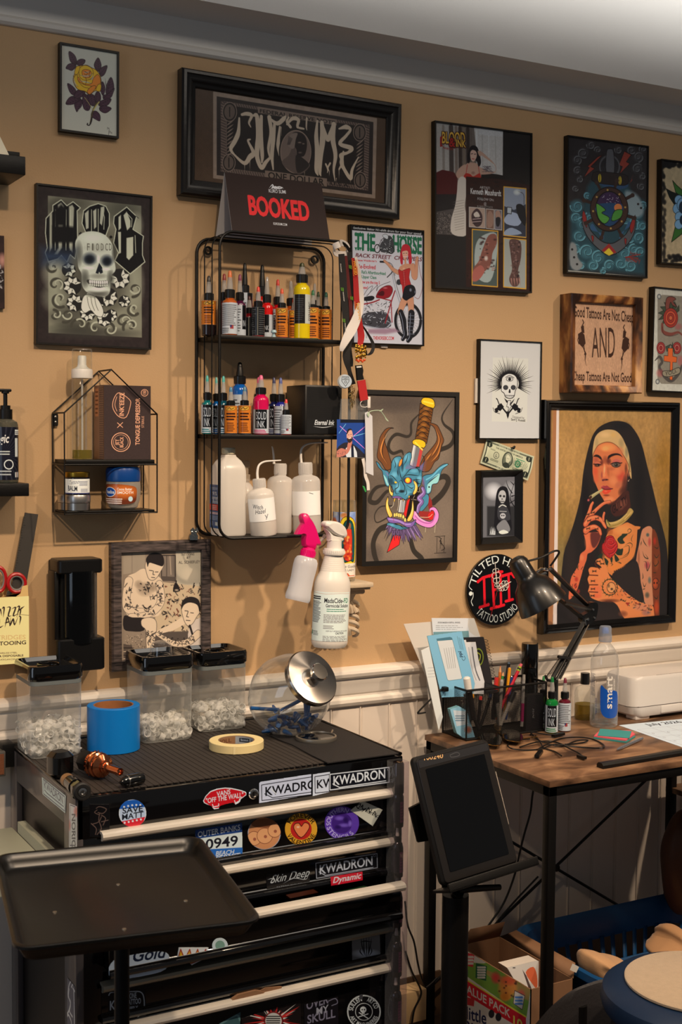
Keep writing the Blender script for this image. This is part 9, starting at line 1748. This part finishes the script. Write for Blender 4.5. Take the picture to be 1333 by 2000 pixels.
p0,p1=rod('','','',(538,1528),(848,1388),.0042,None);t=thing('pen','slim silver pen lying in front of the sticky notes','pen',p0-V3((0,0,.0045)));d=p1-p0;m=MB();m.tube([p0,p0+d*.06,p0+d*.15,p0+d*.85,p0+d],[.0012,.0028,.0040,.0040,.0030],16);m.b('barrel',mat('silver_blue',(170,180,196),.25,.8),t)
p0,p1=rod('','','',(330,1720),(1500,1525),.006,None);d=(p1-p0).normalized();s_=V3((-d.y,d.x,0));m=MB();m.loft([[p+s_*a+V3((0,0,b_))for a,b_ in((-.011,-.006),(.011,-.006),(.011,.001),(.006,.006),(-.006,.006),(-.011,.001))]for p in(p0,p0+(p1-p0)*1.0)],smooth=False);solo(m.b('black_bar',BLACKP),'long black plastic bar lying along the front edge of the desk','bar',at=p0-V3((0,0,.006)))
t=thing('sunglasses','gold rimmed aviator sunglasses lying in front of the organizer','sunglasses',dk(962,1438));GO=mat('gold_rim',(190,150,80),.2,1.);LN=mat('dark_lens',(12,10,9),.04,coat=1.)
for q,pn in((Q('700 1150 740 1125 850 1130 888 1165 885 1215 840 1228 770 1215 715 1180'),'lens'),(Q('895 1120 920 1095 1000 1095 1060 1130 1072 1170 1040 1195 950 1185 905 1160'),'lens')):
 P=[zq(x_,y_,F1,DKZ+.012+.006*(i%2)*0)for i,(x_,y_)in enumerate(spl(q,3,True))];m=MB();m.loft([P,[p+V3((0,0,.0015))for p in P]]);l_=m.b(pn,LN,t);m=MB();m.tube(P,.0010,6,closed=True);m.b('rim',GO,t)
m=MB()
for q in QQ('888 1165 900 1150 905 1140;880 1130 850 1090 835 1060 870 1045 890 1075;1060 1130 1075 1160 1130 1160 1200 1150;700 1150 690 1160 760 1190'):m.tube([zq(x_,y_,F1,DKZ+.009)for x_,y_ in spl(q,5)],.0012,6)
m.b('bridge_and_temples',GO,t)
for(x_,y_)in((855,1085),(845,1065)):p=zq(x_,y_,F1,DKZ+.012);m=MB();m.H([(0,0),(.0075,0),(.0085,.003),(.006,.006),(0,.006)],20,0,TR(*p)@RX(.6));m.b('nose_pad',cl('amber_clear',(220,200,160),gloss=.8,haze=.3,hc=(200,170,130)),t)
CB=mat('black_cable',(14,14,15),.35);t=thing('cable_bundle','loosely coiled black charging cable in the middle of the desk','cable',dk(1070,1445))
def cab(pts,r=.0018,z=.003,fr=FB,zs=None):
 P=[zq(x_,y_,fr,DKZ+z+(zs[i]if zs else .004*(i%3==1)))for i,(x_,y_)in enumerate(pts)];m=MB();m.tube(spl(P,7),r,8);return m
for q in QQ('470 1100 500 1130 560 1150 640 1125 740 1118 820 1130 880 1160 875 1180 790 1178 700 1170 600 1160 520 1185 420 1192 345 1180 332 1155 370 1135 460 1128;460 1105 475 1090 540 1100 600 1105 640 1100;400 1175 480 1150 560 1140 620 1150 680 1180 740 1210 765 1232;500 1190 560 1160 640 1170 720 1140 790 1135 760 1150 660 1160;490 1110 520 1150 540 1180 600 1200 640 1225'):cab(q).b('cord',CB,t)
for a,b_,w_ in(((600,1108),(645,1098),.0055),((500,1225),(520,1200),.0055),((745,1228),(770,1236),.0048)):
 p=zq(a[0],a[1],FB,DKZ+.006);q=zq(b_[0],b_[1],FB,DKZ+.006);d=(q-p).normalized();s_=V3((-d.y,d.x,0));m=MB();m.loft([[p0_+s_*a_+V3((0,0,c_))for a_,c_ in((-w_,-.003),(w_,-.003),(w_,.003),(-w_,.003))]for p0_ in(p-d*.006,q+d*.004)],smooth=False);m.b('plug',BLACKP,t)
LM=mat('lamp_black',(15,15,16),.32,coat=.15);YL_=-.125
def lp(x_,y_,Y=YL_):return yq(x_,y_,FB,Y)
t=thing('desk_lamp','black articulated desk lamp bent over the desk in front of the wall clock','lamp',(lp(590,800).x,YL_,DKZ))
rc_=lp(536,362,-.19);tp_=lp(392,118,-.155);ax=(tp_-rc_).normalized();x_=ax.cross(V3((0,1,0))).normalized();A=basis(rc_,x_,ax.cross(x_),ax);Ls=(tp_-rc_).length;Rr=148/2.943*mpp(rc_);Rn=60/2.943*mpp(rc_)
m=MB();m.H([(Rr,0),(Rr*.985,Ls*.05),(Rr*.86,Ls*.30),(Rr*.70,Ls*.50),(Rn*1.25,Ls*.60),(Rn*1.08,Ls*.64),(Rn,Ls*.72),(Rn*.97,Ls*1.0),(Rn*.80,Ls*1.08),(Rn*.4,Ls*1.13),(0,Ls*1.14)],56,0,A);m.b('lamp_shade',LM,t)
m=MB();m.H([(Rr*.99,.0005),(Rr*.97,Ls*.05),(Rr*.84,Ls*.30),(Rr*.68,Ls*.49),(Rn*.9,Ls*.62),(0,Ls*.64)],48,0,A);m.b('shade_lining',mat('lamp_white_lining',(205,200,192),.5),t)
m=MB();m.H([(0,Ls*.25),(.012,Ls*.28),(.018,Ls*.38),(.014,Ls*.5),(.010,Ls*.63),(0,Ls*.63)],24,0,A);m.b('bulb',mat('frosted_bulb',(222,220,214),.3),t)
def arm(a,b_,Y0=YL_,Y1=None,w=.0055,name='arm',mt=None):p=lp(*a,Y0);q=lp(*b_,Y0 if Y1 is None else Y1);m=MB();m.tube([p,q],w,4);return m.b(name,mt or LM,t)
arm((575,150),(815,385),-.140,-.110,.0070);arm((622,318),(775,445),-.130,-.118,.0065);arm((660,345),(820,385),-.150,-.118,.0050,'strut');arm((805,430),(625,780),-.112,-.100,.0075);arm((770,455),(590,775),-.122,-.108,.0065)
m=MB();P=Q('800 350 845 345 850 385 835 440 800 470 765 460 765 420 800 395');P=[lp(*p,-.124)for p in spl(P,3,True)];m.loft([P,[p+V3((0,.018,0))for p in P]]);m.b('elbow_plate',LM,t)
m=MB()
for q in Q('820 385 828 432 790 440'):m.H([(0,0),(.0030,0),(.0030,.003),(0,.0035)],12,0,TR(*lp(*q,-.125))@RX(pi/2))
for q in((575,152),(545,150)):m.H([(0,0),(.0035,0),(.0035,.004),(0,.005)],12,0,TR(*lp(*q,-.150))@RX(pi/2))
m.tube([lp(490,175,-.155),lp(520,150,-.150),lp(560,155,-.145)],.0035,8);m.tube([lp(500,190,-.155),lp(550,175,-.150)],.0035,8);m.tube([lp(780,475,-.124),lp(775,445,-.124),lp(795,435,-.124)],.0020,8);m.b('joint_hardware',CHROME,t)
def coil(a,b_,r,n,name):
 p,q=lp(*a,-.118),lp(*b_,-.112);d=q-p;u_=d.cross(V3((0,1,0))).normalized();v_=d.cross(u_).normalized();m=MB();m.tube([p+d*k/(n*8)+(u_*cos(2*pi*k/8)+v_*sin(2*pi*k/8))*r for k in range(n*8+1)],.0008,5);return m.b(name,mat('dark_spring',(60,60,62),.3,.8),t)
coil((640,655),(560,770),.0036,22,'spring');coil((680,660),(610,790),.0036,22,'spring')
m=MB();m.tube([lp(620,655),lp(690,665)],.004,8);m.tube([lp(545,765),lp(560,790),lp(610,800)],.004,8);m.b('spring_clips',LM,t)
m=MB();q=[lp(*p,y_)for p,y_ in(((450,105),-.17),((520,85),-.165),((600,48),-.160),((626,55),-.155),((600,100),-.150),((575,135),-.145))];m.tube(spl(q,6),.0028,8);m.b('power_cord',CB,t)
p=lp(600,800,-.104);m=MB();m.cyl((p.x,-.104,DKZ+.0003),(p.x,-.104,p.z+.012),.010,20);m.H([(0,.0003),(.035,.0003),(.036,.006),(.012,.012),(0,.012)],36,0,TR(p.x,-.104,DKZ));m.b('lamp_base',LM,t)
def hang(name,lab,pts,r=.0028,Y=-.10,fr=(780,1380,2.41),ys=None):P=[yq(x_,y_,fr,ys[i]if ys else Y)for i,(x_,y_)in enumerate(pts)];P=[V3((p.x,p.y,max(p.z,r)))for p in P];m=MB();m.tube(spl(P,7),r,8);return solo(m.b(name,CB),lab,'cable',at=min(P,key=lambda p:p.z))
hang('power_cable','black cable hanging from the desk down to the left behind the tablet stand',Q('640 355 628 420 618 500 590 600 570 680 545 790 500 910')+Q('450 990 380 1080 318 1110'))
hang('power_cable','second black cable running beside the brace toward the floor',Q('655 800 560 900 480 990 420 1060 320 1140'),.0026,-.075)
F0=(780,1640,2.41)
hang('power_cable','thin black cable hanging beside the tool cabinet, upper one',Q('28 290 40 400 70 480 88 580 105 650 125 700'),.0026,-.09,F0);hang('power_cable','thin black cable hanging beside the tool cabinet, lower one',Q('30 525 60 620 100 700 100 740 72 800 60 868'),.0026,-.11,F0);hang('power_cable','short black cable arching between the desk leg and the tablet post',Q('125 700 150 680 180 650'),.0026,-.09,F0)
P=[yq(x_,y_,F0,-.07)for x_,y_ in Q('30 700 100 680 100 825 30 838')];m=MB();m.box((P[0].x-.03,-.10,max(.0,P[2].z)),(P[1].x,-.05,P[1].z),0,.002);solo(m.b('pale_wood_block',mat('pale_wood',(190,160,118),.6,var=.1)),'pale wooden block on the floor between the cabinet and the desk leg','block')
ya,yb_=-.585,-.665;tl,tr,br,bl=aty(806,1473,ya),aty(957,1449,ya),aty(1016,1690,yb_),aty(868,1727,yb_)
ctr=(tl+tr+br+bl)/4;v=((bl-tl).normalized()+(br-tr).normalized()).normalized();u=((tr-tl).normalized()+(br-bl).normalized()).normalized();u=(u-v*u.dot(v)).normalized();n=u.cross(v).normalized();n=n if n.y<0 else-n
W=((tr-tl).length+(br-bl).length)/2;H=((bl-tl).length+(br-tr).length)/2;v2=n.cross(u);B=basis(ctr,u,v2 if v2.z>0 else-v2,n);vv=B.col[1].to_3d()
t=thing('tablet','tablet in a rugged black case with 100240 written on its bezel','tablet',ctr-vv*H/2)
m=MB();m.prism(rrect(W,H,.012,6),.020,0,B@TR(0,0,-.022),bev=.004);m.b('case',mat('rugged_case',(15,14,14),.55,spec=.3),t)
m=MB();m.prism(rrect(W*.95,H*.965,.008,5),.003,0,B@TR(0,0,-.0025),bev=.001);m.b('bezel',mat('bezel_black',(30,28,28),.3),t)
m=MB();m.prism(rrect(W*.78,H*.80,.002,2,0,-.002),.0012,0,B@TR(0,0,.0006));m.b('screen',mat('tablet_glass',(5,5,6),.06,coat=.5),t)
cv=CV(ctr-u*W*.46+vv*H*.470+n*.0009,u,-vv,W*.92,H*.06,2600,(30,28,28),(200,186,160));cv.frame(780,1380,2.41);cv.X('100240',(112,254),(208,242),22,(206,150,90));cv.L('240 228 270 216 284 222 280 232 246 238 240 228',3,(60,56,54),sm=3);cv.b('handwritten_number',PRINT,t)
m=MB();m.box((W*.505,-.05,-.016),(W*.512,.06,-.006),0,.001,M=B);m.b('side_highlight',mat('pale_highlight',(190,180,168),.4),t)  # pale strip standing in for a highlight along the case side
s=thing('tablet_stand','black post stand with a lipped tray holding the tablet','stand',(aty(886,1900,-.635).x,-.635,0));px_=aty(886,1850,-.635);zt_=aty(886,1745,-.635).z
m=MB();m.cyl((px_.x,-.640,.02),(px_.x,-.640,zt_),.0270,28);m.b('post',BLACKM,s);m=MB();m.H([(0,0),(.16,0),(.16,.006),(.03,.02),(0,.02)],44,0,TR(px_.x,-.640,0));m.b('foot_plate',BLACKM,s)
m=MB();m.box((-W*.56,-H*.54,-.030),(W*.62,-H*.515,.036),0,.002,M=B);m.box((-W*.56,-H*.54,.030),(W*.62,-H*.47,.036),0,.002,M=B);m.box((-W*.44,-H*.54,-.030),(W*.44,H*.1,-.0235),0,.002,M=B);m.b('holder_tray',BLACKM,s)
q=[aty(780+x_/2.41,1380+y_/2.41,-.56)for x_,y_ in Q('50 480 105 452 150 630 90 640')];m=MB();m.loft([q,[p+V3((0,.006,0))for p in q]],smooth=False);m.cyl((q[2]+q[1])/2,V3((px_.x,-.63,(q[2].z+q[1].z)/2)),.006,8);m.b('back_flap',BLACKM,s)
m=MB();m.tube([aty(780+x_/2.41,1380+y_/2.41,-.66)for x_,y_ in Q('280 868 330 858 475 850')],[.006,.0075,.006],12);m.cyl(aty(896,1741,-.66),V3((px_.x,-.64,zt_-.01)),.012,14);m.b('clamp_lever',BLACKM,s)
#  under the desk
BLUB=mat('blue_basket',(22,74,124),.4,spec=.4);bx0,bx1,by0,by1,bz=1.945,2.53,-.560,-.170,.262
t=thing('laundry_basket','blue plastic laundry basket with slotted sides under the desk','basket',((bx0+bx1)/2,(by0+by1)/2,0));cxb,cyb=(bx0+bx1)/2,(by0+by1)/2;wb,db=bx1-bx0,by1-by0
RB=lambda s,rr_:[(cxb+a*1,cyb+b_)for a,b_ in rrect(wb*s,db*s,rr_,6)]
m=MB();m.loft([[(a,b_,z)for a,b_ in RB(s,.07)]for s,z in((.93,bz-.075),(.955,bz-.012),(1.0,bz),(1.03,bz-.003),(1.035,bz-.020),(1.02,bz-.022))],caps=False);m.b('rim',BLUB,t)
m=MB()
N=44;lo=RB(.80,.06);hi=RB(.93,.07)
def along(P,f):
 P=[V3((*p,0))for p in P];Ls_=[(P[(i+1)%len(P)]-P[i]).length for i in range(len(P))];tot=sum(Ls_);d_=f*tot
 for i,l_ in enumerate(Ls_):
  if d_<=l_:return P[i].lerp(P[(i+1)%len(P)],d_/max(l_,1e-9))
  d_-=l_
 return P[0]
for k in range(N):
 a,b_=along(lo,k/N),along(hi,k/N);a2,b2=along(lo,(k+.32)/N),along(hi,(k+.32)/N)
 m.add([(a.x,a.y,.015),(a2.x,a2.y,.015),(b2.x,b2.y,bz-.07),(b_.x,b_.y,bz-.07)],[(0,1,2,3)])
for s0,z0,z1 in((.80,.003,.03),(.865,.10,.125)):m.loft([[(a,b_,z)for a,b_ in RB(s0+(z-z0)*.5,.062)]for z in(z0,z1)],caps=False)
m.add([(a,b_,.004)for a,b_ in lo],[list(range(len(lo)))]);o=m.b('slotted_wall',BLUB,t);md=o.modifiers.new('thickness','SOLIDIFY');md.thickness=.003
def cloth(lab,q,Y,dp,col,folds,name):
 from mathutils import noise
 P=[aty(1100+a/5.72,1740+b/5.72,Y)for a,b in spl(q,4,True)];c0=sum(P,V3())/len(P);m=MB();R=[]
 for i in range(15):
  t_=-1+i/7;s=max(.03,1-abs(t_)**2.4)**.5
  R.append([c0+(p-c0)*s*(1+.07*noise.noise(p*22+V3((0,t_*2,0))))+V3((0,t_*dp+.016*abs(noise.noise(V3((p.x*folds+p.z*folds*.7,t_*1.5,3)))),0))for p in P])
 m.loft(R);o=m.b(name,mat(name+'_cloth',col,.85,bump=.3,bs=600,sheen=.2),None,ang=70);return solo(o,lab,'clothing',at=c0)
cloth('folded tan garment in the laundry basket, left of the stool',Q('262 705 350 690 430 705 520 740 640 755 640 800 560 900 470 960 420 1010 340 995 280 930 245 830'),-.40,.06,(206,160,116),26,'folded_shirt')
cloth('tan garment heaped to a peak at the right side of the laundry basket',Q('1020 720 1050 650 1170 520 1180 440 1240 390 1290 400 1350 470 1500 560 1600 760 1400 860 1150 840'),-.33,.07,(196,148,104),22,'crumpled_trousers')
q=[aty(1100+x_/5.72,1740+y_/5.72,-.46)for x_,y_ in Q('112 812 182 850 150 915 82 885')];m=MB();m.loft([q,[p+V3((0,.001,0))for p in q]],smooth=False);solo(m.b('care_label',mat('white_paper',(226,220,210),.8)),'small white fabric label sticking up from the basket edge','label')
F0=(780,1640,2.41);CBM=mat('brown_card',(134,98,70),.8);bxx=1.79;a=atx(910,1857,bxx);b=atx(1037,1931,bxx);zt=(a.z+b.z)/2;t=thing('snack_box','open cardboard snack box reading VALUE PACK and little Bites under the desk','box',(bxx+.06,(a.y+b.y)/2,0));y0_,y1_=b.y,a.y+.03;bw=.125
m=MB();th_=.003
for A_,B_ in(((bxx,y0_,0),(bxx+th_,y1_,zt)),((bxx+bw-th_,y0_,0),(bxx+bw,y1_,zt)),((bxx,y1_-th_,0),(bxx+bw,y1_,zt)),((bxx,y0_,0),(bxx+bw,y0_+th_,zt-.0)),((bxx,y0_,0),(bxx+bw,y1_,.003))):m.box(A_,B_)
m.b('carton',CBM,t)
m=MB();m.add([(bxx,y1_,zt),(bxx+bw,y1_,zt),(bxx+bw,y1_-.02,zt+.045),(bxx+.02,y1_-.02,zt+.045)],[(0,1,2,3)]);m.add([(bxx+bw,y0_,zt),(bxx+bw,y1_,zt),(bxx+bw+.03,y1_-.03,zt+.02),(bxx+bw+.03,y0_+.03,zt+.02)],[(0,1,2,3)]);o=m.b('lid_flap',CBM,t);md=o.modifiers.new('thickness','SOLIDIFY');md.thickness=.0015
SWB=(214,200,186);cv=CV((bxx-.0008,y1_,zt),(0,-1,0),(0,0,-1),y1_-y0_,zt-.0,1100,(206,200,192),SWB);cv.white=(150,140,128);cv.frame(*F0);c=cv
c.P('200 500 320 515 620 705 600 840 200 560',(84,110,40));c.P('300 500 330 515 420 575 360 580 300 560',(176,170,160),sm=2);c.P('360 590 620 700 610 760 480 690',(120,96,50),al=.6)
c.P('310 530 355 540 348 600 308 590',(150,30,34));c.Y(314,545,350,590,3,(206,190,180),.9);c.P('362 580 414 595 410 665 360 650',(20,60,36));c.Y(370,595,408,655,5,(180,196,170),.9);c.X('10',(308,640),(326,645),36,(40,90,60),bo=1)
for x_,y_,rx,ry,k in((510,700,52,56,(190,96,40)),(520,660,50,30,(170,60,36)),(500,740,30,24,(206,90,30)),(575,730,22,30,(150,60,50)),(455,650,26,34,(150,46,40))):c.B((x_,y_),rx,ry,k,1)
for k in range(12):c.B((RU(470,560),RU(655,745)),7,6,(60,34,24),.9)
c.P('545 710 592 735 580 800 538 770',(190,190,190),ol=(60,40,40),ow=3);c.Y(548,735,582,780,3,(60,90,150),.9)
c.P('200 590 305 655 598 838 598 905 200 660',(150,20,28));c.L('200 588 305 652 598 834',5,(200,170,40));up=(0,-38)
c.X('VALUE PACK',(296,705),(522,838),38,(214,208,200),bo=1,up=(0,-36));c.X('10',(528,868),(582,900),44,(206,200,60),bo=1,up=(0,-46))
c.P('308 738 356 750 352 785 308 775',(140,34,34));c.X('little',(315,842),(412,870),60,(20,24,50),bo=1,up=(0,-58));c.X('Bites',(300,905),(430,950),60,(20,24,50),bo=1,up=(0,-60))
for x_,y_ in((435,820),(468,835)):c.D((x_,y_),14,(24,22,26),ry=20)
cv.b('printed_side',PAPER,t)
q=[yq(x_,y_,F0,-.33)for x_,y_ in Q('508 602 650 568 705 580 780 720 700 820 600 760')]
SB=thing('white_snack_carton','white snack carton with orange and red pictures standing inside the open snack box','box',q[3]-V3((0,0,.05)));q=[V3((min(max(p.x,bxx+.006),1.915),p.y,p.z))for p in q]
m=MB();m.loft([q,[p+V3((0,.035,0))for p in q]],smooth=False);m.b('carton',mat('white_card',(222,214,206),.7),SB)
x0=min(p.x for p in q);x1=max(p.x for p in q);z0=min(p.z for p in q);z1=max(p.z for p in q);cv=CV((x0,-.3312,z1),(1,0,0),(0,0,-1),x1-x0,z1-z0,1200,(206,198,190),(150,140,128));cv.frame(*F0);cv.P('596 625 632 598 650 640 650 700 628 680',(206,70,40),sm=3);cv.P('580 610 600 640 640 740 620 730',(60,44,40));cv.P('690 750 715 745 714 800 690 820',(220,140,40),sm=2);cv.R(600,840,660,868,(150,20,28));cv.P('705 595 805 650 805 700 780 722',(150,104,66));cv.R(535,600,548,606,(60,50,44));cv.mask('508 602 650 568 705 580 780 720 700 820 600 760');cv.b('print',PAPER,SB)
p=aty(1345,1680,-.22);bm=bmesh.new();bmesh.ops.create_icosphere(bm,subdivisions=4,radius=1);from mathutils import noise
for v_ in bm.verts:q_=v_.co.copy();v_.co=V3((q_.x*.085,q_.y*.055,q_.z*.15))*(1+.10*noise.noise(q_*1.6+V3((3,1,2))))
bm.verts.index_update();m=MB();m.add([p+v_.co for v_ in bm.verts],[[v_.index for v_ in f.verts]for f in bm.faces]);bm.free();t=thing('leather_bag','dark brown leather bag hanging behind the far desk leg','bag',p-V3((0,0,.14)));m.b('bag_body',mat('brown_leather',(92,56,34),.5,bump=.2),t);m=MB();m.tube(spl([p+V3((-.05,-.03,.10)),p+V3((-.03,-.02,.22)),p+V3((0,0,.27)),p+V3((.03,0,.20)),p+V3((.05,0,.10))],5),.005,8);m.b('strap',mat('brown_leather',(92,56,34)),t)
#  stool and chair in the foreground
t=thing('round_stool','round stool with a dark blue seat and a beige felt pad, bottom right corner','stool',(1.785,-.985,0));SC_=(1.785,-.985);NVY=mat('navy_vinyl',(16,40,70),.45,bump=.1)
m=MB();m.H([(0,.40),(.17,.40),(.183,.41),(.188,.427),(.183,.445),(.168,.457),(.14,.461),(0,.461)],64,0,TR(*SC_,0));m.b('seat',NVY,t)
m=MB();m.H([(0,.4613),(.138,.4613),(.142,.463),(.142,.467),(.137,.470),(0,.470)],56,0,TR(*SC_,0));m.b('seat_pad',mat('beige_felt',(190,166,138),.9,bump=.5,bs=400,var=.12,vs_=90,sheen=.3),t)
m=MB();m.cyl((*SC_,.06),(*SC_,.410),.025,24);m.b('gas_column',BLACKM,t);m=MB()
for k in range(5):a_=k*2*pi/5;m.tube([(SC_[0],SC_[1],.09),(SC_[0]+.12*cos(a_),SC_[1]+.12*sin(a_),.08),(SC_[0]+.26*cos(a_),SC_[1]+.26*sin(a_),.05)],[.02,.017,.013],10);m.ball((SC_[0]+.26*cos(a_),SC_[1]+.26*sin(a_),.027),.026,14)
m.b('star_base',BLACKP,t)
t=thing('chair_back','curved dark vinyl chair back just left of the round stool','chair',(1.70,-.82,.2));P=[atz(a,b,.385)for a,b in Q('1040 2010 1072 1975 1110 1945 1150 1928 1185 1919 1230 1915')]
S_=[V3(p)for p in spl(P,5)];m=MB();m.loft([[p+V3((0,0,-.16)),p+V3((0,0,-.012)),p+V3((.006,.004,.0)),p+V3((.016,.010,.003)),p+V3((.028,.018,-.002)),p+V3((.036,.022,-.02)),p+V3((.036,.022,-.16))]for p in S_]);m.b('padded_back',mat('charcoal_vinyl',(44,42,44),.5,bump=.4,bs=160),t)
m=MB();q=S_[12];m.cyl((q.x+.02,q.y+.01,.03),(q.x+.02,q.y+.01,.35),.014,14);m.H([(0,0),(.05,0),(.05,.012),(.03,.03),(0,.03)],32,0,TR(q.x+.02,q.y+.01,0));m.b('support',BLACKM,t)
#  tray on a stand
zt=.790;c4=[atz(*q,zt)for q in Q('8 1662 402 1637 497 1790 3 1868')];ctr=sum(c4,V3())/4;u=((c4[1]-c4[0]).normalized()+(c4[2]-c4[3]).normalized()).normalized();v=V3((-u.y,u.x,0));W=((c4[1]-c4[0]).length+(c4[2]-c4[3]).length)/2;D_=((c4[3]-c4[0]).length+(c4[2]-c4[1]).length)/2
B=basis(ctr,u,v,V3((0,0,1)));t=thing('instrument_tray','matte black instrument tray on a pole stand in the left foreground','tray',(ctr.x,ctr.y,0));TM=mat('satin_black_tray',(11,11,11),.36,bump=.05,bs=60,var=.15,vs_=14)
m=MB();rings=[(1.0,.022,-.004),(1.0,.022,0),(.985,.020,.002),(.970,.018,0),(.945,.016,-.010),(.930,.015,-.019),(.91,.012,-.022),(.0,.0,-.022)]
RR=lambda s,rr_,z:[B@V3((a,b_,z))for a,b_ in rrect(W-2*(1-s)*.24,D_-2*(1-s)*.24,max(.010,.028-(1-s)*.1),7)]
m.loft([RR(s,r_,z)for s,r_,z in rings[:-1]],caps=False);fl_=RR(.91,.012,-.022);m.add(fl_,[list(range(len(fl_)))]);m.loft([RR(s,.02,z)for s,z in((1.0,-.004),(.985,-.006),(.965,-.012),(.935,-.0245),(.90,-.0255))],caps=False);fl2=RR(.90,.012,-.0255);m.add(fl2,[list(range(len(fl2)))]);m.b('tray',TM,t,ang=60)
for x_,y_ in Q('275 413 592 275 930 357 622 498'):p=atz(x_/2.563,1620+y_/2.563,zt-.0215);m=MB();m.H([(0,0),(.0034,0),(.0030,.0012),(0,.0016)],14,0,TR(p.x,p.y,zt-.0221));m.b('rivet',mat('worn_steel',(180,170,155),.35,.9),t)
p=atz(238,1800,zt-.03);m=MB();m.cyl((p.x,p.y,.02),(p.x,p.y,zt-.026),.0115,20);m.b('pole',BLACKM,t);m=MB();m.box((p.x-.06,p.y-.05,zt-.034),(p.x+.06,p.y+.05,zt-.0258),0,.002);m.b('tray_support',BLACKM,t)
m=MB()
for k in range(4):a_=k*pi/2+.5;m.tube([(p.x,p.y,.06),(p.x+.2*cos(a_),p.y+.2*sin(a_),.045)],.012,10);m.ball((p.x+.2*cos(a_),p.y+.2*sin(a_),.027),.026,12)
m.b('caster_base',BLACKM,t)
